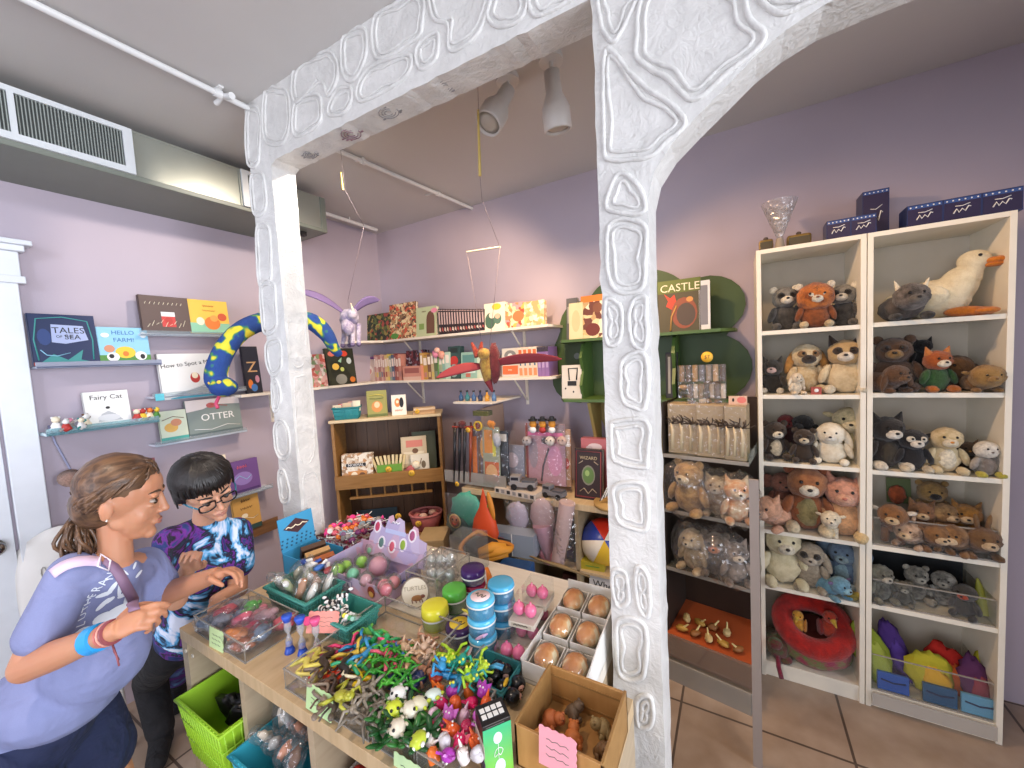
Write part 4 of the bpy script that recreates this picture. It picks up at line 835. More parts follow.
# hanging bagged items in front of the cube unit
def bagtoy(label, px0, px1, py0, py1, y, c, shape, name='bagged_toy', film=FILM, grp=None):
    a = W(px0, py1, y=y); b = W(px1, py0, y=y); w = b.x-a.x; h = b.z-a.z
    t = thing(name, label, 'toy', fr(((a.x+b.x)/2, y, a.z)), grp)
    m_ = M(); shape(m_, w, h); m_.build('toy_body', t)
    M().grid(lambda u, v: (-w/2+w*u, -.05*math.sin(PI*u)*math.sin(PI*v)**.5-.004+.006*noise.noise(Vector((u*9, v*9, px0))), h*v), 10, 12, film).build('clear_bag', t)
    return t
bagtoy('pinkish mermaid tail costume in a clear bag hanging over the cube shelf', 530, 557, 500, 560, 1.96, None, lambda m_, w, h: (m_.sph((0, 0, h*.72), (w*.4, .02, h*.28), C('b8a0a4'), jit=.2), m_.cone((0, 0, h*.6), (w*.15, 0, h*.1), w*.32, w*.12, C('b890a0')), m_.sph((w*.12, 0, h*.12), (w*.3, .02, h*.12), C('d88a9c'), jit=.3)))
bagtoy('pale lilac costume in a clear bag hanging at the left of the pink one', 506, 530, 503, 536, 1.97, None, lambda m_, w, h: (m_.sph((0, 0, h*.6), (w*.42, .02, h*.38), C('a8a0b4'), jit=.3), m_.sph((0, -.01, h*.15), (w*.3, .02, h*.14), C('8088a4'), jit=.3)))
bagtoy('bag of pale pink fabric wings tied with a cord at the cube shelf corner', 553, 575, 500, 565, 1.93, None, lambda m_, w, h: (m_.cone((w*.2, 0, h*.95), (-w*.3, 0, h*.05), w*.3, w*.25, C('c4a8a4')), m_.cone((w*.3, -.01, h*.9), (0, 0, h*.1), .006, .006, C('5a463c'))))
bagtoy('turquoise plastic mermaid bag with a round face tag hanging low at left', 447, 478, 497, 536, 1.86, None, lambda m_, w, h: (m_.sph((w*.1, .02, h*.65), (w*.42, .03, h*.38), C('3f9a86'), jit=.4), m_.sph((-w*.1, .02, h*.3), (w*.4, .03, h*.3), C('3a5a5a'), jit=.3)))
tag(M(W(455, 521, y=1.83) and fr(W(455, 521, y=1.83), 0, PI/2)).lathe([(.001, 0), (.045, 0), (.045, .003), (.001, .003)], C('c9b07a'), n=20).lathe([(.001, .0032), (.038, .0032), (.001, .004)], C('a8654a'), n=20).sph((-.014, .01, .004), (.006, .008, .002), BK).sph((.014, .01, .004), (.006, .008, .002), BK).tube([(-.018, -.012, .005), (0, -.022, .005), (.018, -.012, .005)], .004, RD, 5).build('round_tag'), 'round face tag on the turquoise bag', 'tag')
fo = thing('flame_toy', 'orange flame-shaped fabric toy with green tip standing behind the counter', 'toy')
fp = lambda a, b, y=1.72: W(a, b, y=y)
M().lathe([(.001, -.02), (.06, -.015), (.085, .05), (.07, .12), (.03, .19), (.012, .26), (.001, .30)], C('c9481c', .6), c=fp(486, 541), n=16, sy=.5).build('flame_body', fo)
M().sph(fp(483, 511), (.03, .015, .055), C('6aa03a'), 10, 8, rot=Matrix.Rotation(.5, 3, 'Y')).sph(fp(491, 506), (.018, .012, .08), C('c9822c'), 10, 8, rot=Matrix.Rotation(-.2, 3, 'Y')).build('leaf_tip', fo)
st_ = thing('costume_hat', 'black costume hat with orange star-shaped brim behind the jars', 'hat')
m_ = M(); q = [fp(461, 546, 1.55), fp(478, 532, 1.65), fp(492, 540, 1.62), fp(512, 546, 1.6), fp(500, 556, 1.52), fp(478, 562, 1.45), fp(466, 558, 1.48)]
m_.tube(smooth_loop(q, 4), .012, C('c9822c', .6), 6, closed=True).build('orange_brim', st_)
M().sph(fp(486, 548, 1.58), (.11, .06, .05), C('2a1c18', .8), jit=.2).build('hat_crown', st_)
m_ = M()
for a_, b_, c_, d_ in ((480, 557, 512, 549), (482, 560, 508, 554), (479, 552, 506, 546)): m_.tube([fp(a_, b_, 1.44), fp((a_+c_)/2, (b_+d_)/2-2, 1.46), fp(c_, d_, 1.5)], [.018, .026, .014], C('d9942c', .6), 8, flat=.6)
m_.build('orange_feathers', st_)
pp = W(529, 551, y=1.9)
gbox('clear and white gift box with pink item in front of the cube shelf', .27, .13, .10, CLEAR('lid', 'c8d4e4', .15, .5, .2), fr((W(520, 560, y=1.85).x-.05, 1.85, W(520, 558, y=1.85).z), .1), [('c', .25, .5, .16, .3, C('c97a7a')), ('r', .5, .52, 0, 1, WT)], name='gift_box')
gbox('deep blue plastic bin standing behind the tall blue jars', .17, W(505, 572, y=1.6).z, .14, C('1f4f86', .4), fr((-1.0, 1.60, 0), .1), name='storage_bin')
gbox('pale blue panel box at the lower left of the cube shelf', .13, .3, .05, C('7fb0cc'), fr((-1.12, 1.93, 0), .1), name='storage_bin')
gbox('dark drawer box on the floor under the orange flame-shaped toy', .2, W(486, 541, y=1.72).z-.02, .16, C('2a2624', .5), fr((W(486, 541, y=1.72).x, 1.66, 0)), name='drawer_box')
gbox('beige cardboard carton on the floor behind the clear bin', .16, W(430, 541, y=1.7).z, .2, WOOD('carton', 'a08a64', 'b59c74'), fr((W(430, 541, y=1.7).x, 1.70, 0), .5), name='cardboard_carton')
tag(M().tube([W(508, 547, y=1.9), W(540, 560, y=1.85), W(560, 566, y=1.85), W(590, 577, y=1.9)], [.004, .006, .012, .004], C('8a7450', .8), 6).build('twisted_cord'), 'tan twisted cord strung in front of the middle shelf of cube unit', 'cord')
# ------------------------------------------------------------------ tree-shaped green shelf
TG = C('3f5628', .5, key='tree_green'); TGD = C('4a6630', .45, key='tree_green_edge'); TRK = C('9c8a52', .6)
tr = thing('tree_shelf', 'green tree-shaped wall shelf with cloud outline behind the white column', 'shelf')
def cloud(circ): 
    pts = []
    for k in range(72):
        a = 2*PI*k/72; d = (math.cos(a), math.sin(a)); best = 0
        ox, oz = -.47, 1.60
        for cx_, cz_, rx, rz in circ:
            # ray/ellipse from centre
            px_, pz_ = (ox-cx_)/rx, (oz-cz_)/rz; dx, dz = d[0]/rx, d[1]/rz
            A_ = dx*dx+dz*dz; B_ = px_*dx+pz_*dz; C_ = px_*px_+pz_*pz_-1; D_ = B_*B_-A_*C_
            if D_ >= 0:
                t = (-B_+math.sqrt(D_))/A_; best = max(best, t)
        pts.append((ox+d[0]*best, oz+d[1]*best))
    return pts
cl = cloud([(-.86, 1.60, .17, .16), (-.83, 1.76, .15, .15), (-.88, 1.42, .17, .15), (-.13, 1.80, .18, .16), (-.09, 1.47, .165, .17), (-.5, 1.83, .3, .22), (-.5, 1.5, .4, .25), (-.1, 1.75, .10, .14)])
M().prism(cl, YB-.02, YB-.003, TG).build('cloud_back_board', tr)
for z, dp_ in ((1.668, .25), (1.322, .26)):
    M().prism([(-.95, YB-.02), (-.94, YB-.15), (-.88, YB-dp_), (-.06, YB-dp_), (0.0, YB-.16), (.01, YB-.02)], z-.016, z, TGD, 'z').build('shelf_board', tr)
for x in (-.78, -.28):
    M().prism([(YB-.02, 1.322), (YB-.2, 1.322), (YB-.23, 1.40), (YB-.19, 1.48), (YB-.22, 1.56), (YB-.17, 1.64), (YB-.12, 1.652), (YB-.02, 1.652)], x-.008, x+.008, TGD, 'x').build('divider', tr)
M().prism([(-.78, 1.3), (-.62, .95), (-.60, .6), (-.62, .3), (-.7, 0), (-.25, 0), (-.34, .3), (-.36, .6), (-.33, .95), (-.2, 1.3)], YB-.05, YB-.02, TRK).build('trunk', tr)
for x0 in (-.74, -.27):
    M().prism([(YB-.05, 1.3), (YB-.25, 1.3), (YB-.16, 1.1), (YB-.09, .9), (YB-.05, .78)], x0, x0+.018, TRK, 'x').build('root_bracket', tr)
M().cone(W(577, 356, y=YB-.02), W(577, 356, y=YB-.03), .02, .02, C('8a8f84')).build('mounting_screw', tr)
def ont(px0, px1, ptop, z, y=2.2, tilt=-6): return onback(px0, px1, ptop, z, y, tilt)
T, w, h = ont(568, 578, 297, 1.668, 2.22); book('grey comic at the far left of the tree shelf top board', .07, h, .02, C('5a5a5c'), T, [('r', .1, .9, .4, .8, C('9a9a94'))])
T, w, h = ont(570, 584, 300, 1.668, 2.16); book('cream picture book at the left end of the tree shelf', w, h*.95, .02, C('d8c89c'), T, [('c', .5, .5, .3, .3, C('c9b88a'))])
T, w, h = ont(582, 606, 294, 1.668, 2.17); book('orange topped animal book on the tree shelf left of the column', w, h, .02, PRINT('animals', ['e0c89a', 'd9b07a', 'b89a6a', 'efe0c0', '6a3a2c'], 25), T, [('r', 0, 1, .85, 1, OR), ('c', .5, .2, .3, .15, C('6a2a22')), ('c', .7, .7, .2, .12, C('7a4a34'))])
T, w, h = ont(560, 580, 365, 1.322, 2.17); book('white board book with black shapes on the lower tree shelf', w, h, .02, C('cfcac0'), T, [('l', [(.4,.55),(.35,.9),(.8,.9),(.75,.55)], .005, BK), ('r', .3, .75, .38, .52, BK), ('c', .2, .3, .04, .03, BK), ('c', .6, .2, .04, .03, BK)])
T, w, h = ont(659, 702, 278, 1.668, 2.17)
book('dark green Castle pop-up book with red bird on the tree shelf', w, h, .03, C('4c4630'), T, [('r', 0, 1, .75, 1, C('5c6a2a')), ('t', .52, .84, .055, CR, 'CASTLE'), ('p', [(.15,.75),(.25,.6),(.2,.5),(.35,.42),(.45,.55),(.4,.72),(.3,.65)], C('c9402c')), ('c', .62, .35, .3, .3, C('8a4a34')), ('c', .66, .32, .22, .22, C('4c4038')), ('l', [(.3,.02),(.33,.3),(.45,.5)], .005, C('b88a4a')), ('c', .75, .6, .08, .05, C('c98a4a'))])
T, w, h = ont(702, 709, 279, 1.668, 2.17); book('white spine book standing right of the castle book', .05, h, .03, C('d6d6d4'), T, [('r', .1, .8, .1, .9, C('7a7a80'))])
T, w, h = ont(664, 678, 352, 1.322, 2.2); book('black spine book leaning on the lower tree shelf beside the column', .06, h, .02, C('2a2a2c'), T, [('r', .2, .4, .1, .9, C('9a9a98'))])
def carded(label, px0, px1, py0, py1, y, key, cols, grp=None):
    a = W(px0, py1, y=y); b = W(px1, py0, y=y); w = b.x-a.x; h = b.z-a.z
    t = thing('toy_tube_set', label, 'toy set', fr(((a.x+b.x)/2, y, a.z)), grp)
    n = 7
    for k in range(n):
        x = -w/2 + w*(k+.5)/n; M().cone((x, .015, h*.5), (x, .015, h), w/n*.42, w/n*.42, C(cols[k % len(cols)], .35), 8).build('tube', t)
    m_ = M()
    for k in range(9): m_.sph((random.uniform(-w/2, w/2)*.9, 0, h*random.uniform(.05, .45)), (w*.1, .02, h*.08), C(cols[(k*3+1) % len(cols)]), 8, 6, jit=.4, seed=k)
    m_.build('toy_animals', t)
    M().box(-w/2, w/2, -.03, -.028, 0, h, FILM).box(-w/2, w/2, -.028, .03, h-.002, h, FILM).box(w/2-.002, w/2, -.028, .03, 0, h, FILM).build('clear_case', t)
carded('clear case of animal-print tubes on the lower tree shelf', 679, 726, 364, 398, 2.12, 'a', ['8a6a3c', '5c4a34', 'b08a50', '6a6a70', '9a8c7a', 'c4a070', '4a3a2c'])
carded('clear case of striped tubes below the tree shelf', 688, 726, 384, 412, 2.02, 'b', ['6a5f58', 'c4bcae', '8c7a5c', '55504c', 'a89a88'])
sticker(fr(W(707, 357, y=2.1), 0, PI/2), 'yellow price sticker on the tree shelf above animal tubes', .026)
# ------------------------------------------------------------------ acrylic rack of bagged plush toys
rk = thing('acrylic_rack', 'clear acrylic rack of bagged plush right of the white column', 'rack')
RA = fr((-.12, 2.0, 0), R_(-9))
rk.matrix_world = RA
ACR = CLEAR('rack_acrylic', 'e8efec', .06, .06, .1)
rw = .36
for z in (1.085, .82, .535):
    M().box(-rw/2, rw/2, -.1, .2, z-.008, z, ACR).build('shelf_tray', rk); M().box(-rw/2, rw/2, -.104, -.1, z-.010, z+.006, EDGE).build('tray_lip', rk)
    M().box(rw/2-.003, rw/2, -.1, .2, z-.008, z+.04, ACR).build('tray_side', rk)
M().box(-rw/2, -rw/2+.005, -.08, .22, .04, 1.33, C('2c241e')).box(-rw/2, rw/2, .22, .226, .04, 1.33, C('3a2c22')).build('dark_back_panel', rk)
M().box(-rw/2, rw/2+.0, -.12, .22, .10, .20, C('b4562c', .5)).box(-rw/2, rw/2, -.125, -.12, .08, .215, CLEAR('tank', 'd8c8b8', .2, .2, .1)).build('orange_tray', rk)
M().box(-rw/2, rw/2, -.14, .22, .0, .085, CLEAR('bottomtray', '8f9694', .2, .75, .3)).box(-rw/2-.0, rw/2, -.146, -.14, .0, .10, EDGE).build('bottom_tray', rk)
for i in range(9): tag(M(RA @ fr((-.12 + (i % 5)*.06, -.06+.09*(i//5), .222), i)).sph((0, 0, 0), (.028, .018, .014), C(['b08a3c', '8a5a2c', 'c9b07a'][i % 3]), 8, 6, jit=.5, seed=i).cone((0, 0, 0), (.03, 0, .03), .006, .003, C('d8c88a')).build('toy_insect'), f'{["golden", "brown", "straw coloured"][i % 3]} toy on the orange tray, {ORD[i % 5]} from left in the {"front" if i < 5 else "rear"} row', 'toy', 'small toys on the orange tray')
# ------------------------------------------------------------------ plush toys
EYEM = C('141210', .12)
def plush(label, T, s, col, head=None, belly=None, muz=None, ear='round', earc=None, feet=None, mask=None, nose='1a1614', pose='sit', fat=1.0, name='plush_toy', cat='plush toy', group=None, extra=None, tw=1.0, seed=1, horn=None, snout=1.0, eye=1.0):
    r = thing(name, label, cat, T, group); g = lambda c: FUR(*c) if isinstance(c, tuple) else FUR(c)
    body = g(col); hc = g(head or col); bc2 = g(belly) if belly else None; S = fr(s=s)
    m_ = M(S); k = dict(jit=.14, seed=seed)
    if pose == 'sit':
        m_.sph((0, .04, .30), (.25*fat, .22*fat, .31), body, 18, 12, **k)
        hz, hy = .74, -.02
    elif pose == 'lie':
        m_.sph((0, .22, .24), (.28*fat, .42, .24), body, 18, 12, **k); hz, hy = .42, -.2
    else:
        m_.sph((0, .12, .42), (.22*fat, .34, .22), body, 18, 12, **k); hz, hy = .68, -.24
    m_.build('body', r)
    if bc2 and pose == 'sit': M(S).sph((0, -.075*fat-.0, .30), (.165*fat, .125, .23), bc2, 14, 10, **k).build('belly', r)
    fc = g(feet) if feet else body
    for sx in (-1, 1):
        if pose == 'sit':
            M(S).sph((sx*.2*fat, -.2, .085), (.095, .17, .085), fc, 12, 8, **k).build('foot', r)
            M(S).sph((sx*.26*fat, -.06, .36), (.075, .10, .19), body, 12, 8, rot=Matrix.Rotation(sx*-.35, 3, 'Y'), **k).build('arm', r)
        elif pose == 'lie':
            M(S).sph((sx*.2*fat, -.22, .07), (.085, .17, .07), fc, 12, 8, **k).build('paw', r)
        else:
            for yy in (-.1, .32): M(S).cone((sx*.12, yy, .35), (sx*.13, yy, .02), .085, .075, fc, 12).build('leg', r)
    hr = .25*tw
    h_ = M(S); h_.sph((0, hy, hz), (hr*1.05, hr*.95, hr*.95), hc, 18, 12, **k)
    ho = h_.build('head', r)
    if mask:
        mk = g(mask)
        for sx in (-1, 1): M(S).sph((sx*.10, hy-hr*.70, hz+.04), (.085, .075, .075), mk, 10, 8).build('eye_patch', ho)
    if muz: M(S).sph((0, hy-hr*.78*snout, hz-.06), (.125, .11*snout, .09), g(muz), 12, 8, **k).build('muzzle', ho)
    ms = M(S); yn = hy-hr*.78*snout-(.11*snout if muz else .03)
    ms.sph((0, yn+.005, hz-.03), (.035, .025, .025), C(nose, .3), 8, 6); ms.build('nose', ho)
    for sx in (-1, 1): M(S).sph((sx*.095*tw, hy-hr*.84-(.035 if mask else 0), hz+.06), .027*eye, EYEM, 8, 6).build('eye', ho)
    ec = g(earc) if earc else hc
    for sx in (-1, 1):
        e = M(S)
        if ear == 'round': e.sph((sx*hr*.85, hy+.02, hz+hr*.78), (.085, .04, .085), ec, 10, 8)
        elif ear == 'cat': e.cone((sx*hr*.62, hy, hz+hr*.6), (sx*hr*.9, hy, hz+hr*1.35), .09, .01, ec, 10)
        elif ear == 'long': e.sph((sx*hr*1.12, hy-.02, hz-.12), (.075, .05, .24), ec, 10, 10, rot=Matrix.Rotation(sx*-.3, 3, 'Y'))
        elif ear == 'bunny': e.sph((sx*.09, hy+.03, hz+hr*1.35), (.045, .03, .18), ec, 10, 8, rot=Matrix.Rotation(sx*.15, 3, 'Y'))
        elif ear == 'big': e.sph((sx*hr*1.3, hy+.03, hz+.02), (.16, .04, .18), ec, 12, 8)
        elif ear == 'side': e.sph((sx*hr*1.15, hy+.02, hz+.10), (.10, .035, .05), ec, 10, 8, rot=Matrix.Rotation(sx*-.3, 3, 'Y'))
        else: continue
        e.build('ear', ho)
    if horn:
        for sx in (-1, 1): M(S).cone((sx*hr*.7, hy, hz+hr*.6), (sx*hr*.95, hy-.02, hz+hr*1.25), .05, .008, C(horn), 8).build('horn', ho)
    if extra: extra(r, S, hy, hz, hr, ho)
    return r
def pl(label, px, pb, ph, y, z=None, rz=0, hh=1.0, **k):
    """place a plush by the column it is seen in, its height in pixels, its depth in the room"""
    p = W(px, pb, y=y); 
    if z is not None:
        p = Vector((p.x, p.y, z))
    s = ph * dep(p) / F / hh
    return plush(label, fr(p, rz), s, **k)
# bagged plush on the acrylic rack
_unused = [(687, 448, 42, 1.96, 1.085, dict(col='8a6a48', belly='b09a78', ear='round', pose='sit'), 'brown plush in clear bag at the left of the top rack tray'),
        (708, 452, 36, 1.98, 1.085, dict(col=('c4b49c', '6a5a48'), ear='bunny', muz='d8ccb8'), 'grey-beige long-eared plush in clear bag on the top rack tray'),
        (730, 456, 38, 1.94, 1.085, dict(col=('a8987a', '4a4034'), ear='big'), 'speckled wide-eared plush in clear bag at the right of the top rack tray'),
        ]
BAGS = [(690, 512, 52, 1.94, .82, dict(col=('b4905c', '7a5a38'), muz='c9b48c', ear='round', fat=1.2), 'big tan plush dog in clear bag on the middle rack tray'),
        (717, 516, 40, 1.95, .82, dict(col=('d8c8a8', '8a6a4a'), muz='e4d8c0', ear='cat'), 'cream and brown plush cat in clear bag on the middle rack tray'),
        (737, 515, 44, 1.9, .82, dict(col=('c98a5a', 'd8c8a8'), muz='e0d0b4', ear='cat'), 'orange patched plush in clear bag at right of the middle rack tray'),
        (694, 570, 42, 1.96, .535, dict(col=('c9b490', '9a8058'), muz='d8c8a8', ear='long'), 'beige plush puppy in clear bag on the lowest rack tray'),
        (716, 574, 44, 1.95, .535, dict(col=('8a7a68', '4a4038'), muz='c97a4a', ear='round'), 'grey plush with orange nose in clear bag on the lowest rack tray'),
        (736, 578, 42, 1.92, .535, dict(col=('5a5048', 'a8988a'), muz='d8ccb8', ear='cat'), 'dark striped plush in clear bag at right of the lowest rack tray')]
for i, (px, pb, ph, y, z, kw, lb) in enumerate(BAGS):
    p = W(px, pb, y=y); p.z = z; s = ph*dep(p)/F; kw = dict(kw)
    r = plush(lb, fr(p, R_(-25 + 20*(i % 3))), s, seed=i, **kw)
    M(fr(s=s)).sph((0, -.02, .52), (.50, .50, .62), FILM, 14, 10, jit=.3, fre=30, seed=i).build('clear_bag', r)
for i, (px0, px1) in enumerate(((668, 696), (697, 724), (725, 746))):
    a = W(px0, 447, y=1.96); b = W(px1, 405, y=1.96); w_, h_ = b.x-a.x, b.z-1.085
    t = thing('printed_box', f'cream toy box with dark branching print, {ORD[i]} from the left on the top rack tray', 'box', fr(((a.x+b.x)/2, 1.97-.03*i, 1.086), R_(-8)))
    M().box(-w_/2, w_/2, 0, .10, 0, h_, C('b09c78', .4)).build('box_body', t, bevel=.002)
    q = M(); random.seed(i+3)
    for k in range(3):
        x = -w_*.35 + w_*.33*k; q.tube([(x, -.002, h_*.08), (x+.004, -.002, h_*.45), (x-.003, -.002, h_*.62)], [.012, .010, .006], C('cdbb98', .5), 6, flat=.3)
        for j in range(9):
            an_ = random.uniform(.1, 3.0); L = random.uniform(.03, .06); q.tube([(x, -.003, h_*.6), (x+L*.5*math.cos(an_), -.003, h_*.6+L*.45*math.sin(an_)), (x+L*math.cos(an_+.3), -.003, h_*.6+L*.8*math.sin(an_+.3))], .0022, C('3a2c20', .6), 4)
    q.build('branch_print', t); M().box(-w_/2, w_/2, -.004, .102, 0, h_*1.02, FILM).build('clear_wrap', t)
gbox('small pink and cream card standing on top of the rack boxes at right', .07, .07, .004, C('d8b49c'), fr(W(738, 412, y=1.95)), [('c', .7, .75, .25, .2, C('d87a70')), ('c', .25, .75, .06, .12, BK), ('r', 0, 1, 0, .3, C('d89a6a'))], name='picture_card', cat='card')
# slim upright
tag(M().box(.034, .064, 1.60, 1.612, 0, 1.10, C('9c9088', .5)).build('display_post'), 'slim pale lilac upright post in front of the left edge of the white bookcase', 'post')
# ------------------------------------------------------------------ two white bookcases
BW = C('e9e3d2', .4, key='bookcase_white')
BY = 2.103
def bookcase(label, x0, x1, zs, top):
    t = thing('white_bookcase', label, 'bookcase')
    M().box(x0, x0+.018, BY, YB-.003, 0, top, BW).build('side_panel', t, bevel=.001); M().box(x1-.018, x1, BY, YB-.003, 0, top, BW).build('side_panel', t, bevel=.001)
    M().box(x0+.018, x1-.018, BY+.001, YB-.01, top-.018, top, BW).build('top', t)
    M().box(x0+.018, x1-.018, YB-.008, YB-.004, .05, top, C('c9c0ae')).build('back_panel', t)
    for z in zs: M().box(x0+.018, x1-.018, BY+.004, YB-.01, z-.018, z, BW).build('shelf_board', t)
    M().box(x0+.018, x1-.018, BY+.01, BY+.024, 0, zs[-1]-.018, BW).build('plinth', t)
    return t
zl = [W(810, p, y=BY).z for p in (328, 395, 465, 536, 594, 672)]; zl[-1] = .075
zr = [W(940, p, y=BY).z for p in (318, 393, 475, 555, 618, 700)]; zr[-1] = .075
bookcase('left of the two tall white bookcases filled with plush toys', .086, .462, zl, 1.998)
bookcase('right of the two tall white bookcases with the plush duck', .465, .862, zr, 1.998)
Y2 = 2.2
OW = 'e8e0cc'
def raccoon(label, px, ph, rz, pb=326): pl(label, px, pb, ph, Y2, zl[0], rz, col=('55534f', '2c2b29'), head=('8a8880', '4a4844'), muz=OW, mask='1c1a18', ear='round', earc=OW)
raccoon('grey plush raccoon at the left of the top bookcase shelf', 785, 43, .1); raccoon('grey plush raccoon with dark mask right of the plush tiger', 843, 42, -.3)
def tiger_stripes(r, S, hy, hz, hr, ho):
    m_ = M(S)
    for k in range(3): m_.tube([(-.12+.02*k, hy-hr*.75, hz+.10+.035*k), (0, hy-hr*.86+.02*k, hz+.13+.04*k), (.12-.02*k, hy-hr*.75, hz+.10+.035*k)], .009, C('3a2418'), 6)
    m_.build('stripes', ho)
pl('large-headed orange plush tiger with cream paws over the shelf edge', 815, 328, 46, 2.16, zl[0], 0, col='8a4a20', head=('c8742c', '6a3014'), muz=OW, ear='round', earc=OW, feet='d8c49c', tw=1.45, fat=1.2, mask=OW, hh=1.12, extra=tiger_stripes, nose='6a2a1c')
# shelf 2
pl('dark grey and white plush cat at the left of second bookcase shelf', 773, 392, 34, 2.2, zl[1], -.2, col='3a3630', muz='d8b8b0', feet=OW, ear='cat')
pl('plush beagle with long tan ears on second bookcase shelf', 806, 391, 50, 2.22, zl[1], .1, col=('d8c8a4', 'b89a6a'), muz='3a322c', ear='long', earc='b88440', mask='8a6a44', hh=1.02)
pl('small white plush bunny sitting in front of the beagle', 796, 392, 22, 2.13, zl[1], .5, col='e8d8bc', muz=OW, ear='long')
tag(M(fr(Vector((W(816, 388, y=2.13).x, 2.12, zl[1])))).box(-.018, .018, 0, .02, 0, .032, C('a04a40')).sph((0, -.001, .018), (.008, .003, .008), WT).build('gift_tag'), 'small red tag beside the small white bunny', 'tag')
pl('cream plush cat with dark eye mask at the right of second shelf', 845, 391, 54, 2.19, zl[1], -.15, col=('e0d0ac', 'c9b48c'), head=('c4a878', 'a88a5c'), muz='f0e4d0', mask='3a2a20', ear='cat', earc='3a2a20', feet='e8dcc0', fat=1.15, hh=1.0)
# shelf 3
pl('dark brown plush otter at the left of third bookcase shelf', 775, 461, 38, 2.18, zl[2], .25, col='3a2c20', muz=OW, belly='c9bca0', ear='round')
pl('dark red plush rooster behind the two otters', 786, 440, 30, 2.29, zl[2]+.05, .2, col='4a1c1c', head='7a1c1c', ear='none', muz='8a2a22')
pl('black plush crow perched behind the otters on third shelf', 808, 440, 34, 2.28, zl[2]+.05, -.6, col='1c1816', ear='none', pose='stand', muz='3a3632')
pl('brown plush otter with cream muzzle in the middle of third shelf', 804, 463, 34, 2.15, zl[2], -.1, col='3c2e22', muz='d8ccb0', ear='round', mask='3a2e24')
pl('curly white plush dog lying on third bookcase shelf', 831, 463, 40, 2.17, zl[2], -.2, col=('efe8d4', 'd8ccb0'), muz='f4efe0', ear='long', pose='sit', fat=1.3, tw=1.15)
pl('cream plush lamb standing behind the curly white dog', 849, 458, 54, 2.24, zl[2], -.1, col='d0bf8c', head='d8c89a', muz='e4d8b4', ear='side')
# shelf 4
pl('pink plush pig lying at the left of fourth bookcase shelf', 772, 527, 36, 2.15, zl[3], -.5, col='dca888', ear='cat', muz='e0b498', pose='lie', hh=.72)
pl('brownish pink plush elephant behind the brown bear', 782, 510, 40, 2.29, zl[3]+.03, .2, col='a8705c', ear='big', muz='b07a64')
pl('large rust-brown plush bear with olive belly on fourth shelf', 807, 533, 68, 2.18, zl[3], 0, col='9a5a30', head=('a06a40', '7a4a2c'), belly='9a8c5a', muz=OW, feet='e0d0ac', ear='round', earc='8a4a28', hh=1.05)
pl('small white plush lamb in front between bear and pig', 830, 536, 31, 2.13, zl[3], -.1, col='e8dcc0', muz='efe4cc', ear='side', pose='stand')
pl('grey and black plush mouse behind the small white lamb', 829, 508, 26, 2.28, zl[3]+.06, 0, col='4a3a34', ear='round', muz='7a6a60')
pl('tall pink plush pig sitting at the right of fourth shelf', 844, 541, 60, 2.17, zl[3], -.15, col='dca878', head='d49a80', muz='e0ac90', ear='cat', earc='c98a70', nose='b06a5a', feet='e4c890')
# shelf 5
pl('white plush polar bear at the left of fifth bookcase shelf', 783, 586, 58, 2.17, zl[4], .15, col=('dcd2b0', 'c4b890'), muz='e8e0c8', ear='round', fat=1.1)
pl('grey plush puppy beside the white polar bear', 810, 586, 46, 2.17, zl[4], -.1, col='a89a84', muz='c4b8a4', ear='long', mask='2c2622')
pl('blue plush elephant at the right of fifth bookcase shelf', 843, 588, 46, 2.24, zl[4], -.3, col=('7a94a8', '5a6a84'), ear='big', muz='a8c4cc', belly='a8c8d0', feet='8aa4b4')
pl('light blue plush dragon lying at the front of fifth shelf', 833, 596, 26, 2.13, zl[4], .7, col='6a9cb4', ear='side', earc='6a5a8a', muz='8ab8c8', pose='lie', hh=.75)
tag(M(fr((W(853, 596, y=2.12).x, 2.13, zl[4]+.018))).sph((0, 0, 0), (.03, .025, .018), FUR('8a7a2c'), jit=.4).sph((.015, -.01, .012), (.015, .012, .012), FUR('a8943a')).build('plush_turtle'), 'tiny olive plush turtle at the right end of fifth shelf', 'plush toy')
# bottom shelf: fabric nest with parrots
p = W(813, 660, y=2.19); ns = thing('plush_nest', 'big red fabric nest with fuchsia and green underside in bottom shelf', 'plush toy', fr((p.x, 2.215, .155), 0, R_(8)))
RF = FUR('b81c10', '8a1410')
M().lathe([(.001, -.075), (.10, -.075), (.15, -.02), (.145, .06)], FUR('a01848', '5a8a2c'), n=24, sy=.85).build('nest_underside', ns)
M().tube([(.118*math.cos(a*PI/12), .095*math.sin(a*PI/12), .085+.05*(math.sin(a*PI/12)+.2)) for a in range(24)], .045, RF, 12, closed=True).build('nest_rim', ns)
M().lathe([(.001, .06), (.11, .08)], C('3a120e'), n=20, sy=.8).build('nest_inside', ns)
def parrot(label, T, s, c, cw):
    t = thing('plush_bird', label, 'plush toy', T); S = fr(s=s)
    M(S).sph((0, 0, .4), (.25, .3, .4), FUR(c), jit=.15).build('body', t); hh = M(S).sph((0, -.1, .9), (.22, .22, .22), FUR(c)).build('head', t)
    M(S).cone((0, -.28, .88), (0, -.5, .76), .1, .02, FUR('e0b83a'), 10).build('beak', hh); M(S).sph((-.12, -.26, .95), .035, EYEM, 8, 6).sph((.12, -.26, .95), .035, EYEM, 8, 6).build('eyes', hh)
    for sx in (-1, 1): M(S).sph((sx*.26, .05, .4), (.07, .22, .32), FUR(cw), 10, 8, jit=.2).build('wing', t)
parrot('yellow plush bird sitting at left inside the red nest', fr((p.x-.055, 2.19, .20), -.3), .10, 'd89a2c', 'c9801c')
parrot('red plush bird with yellow beak at right inside the red nest', fr((p.x+.06, 2.20, .20), .3), .125, 'b83a1c', '8a1c14')
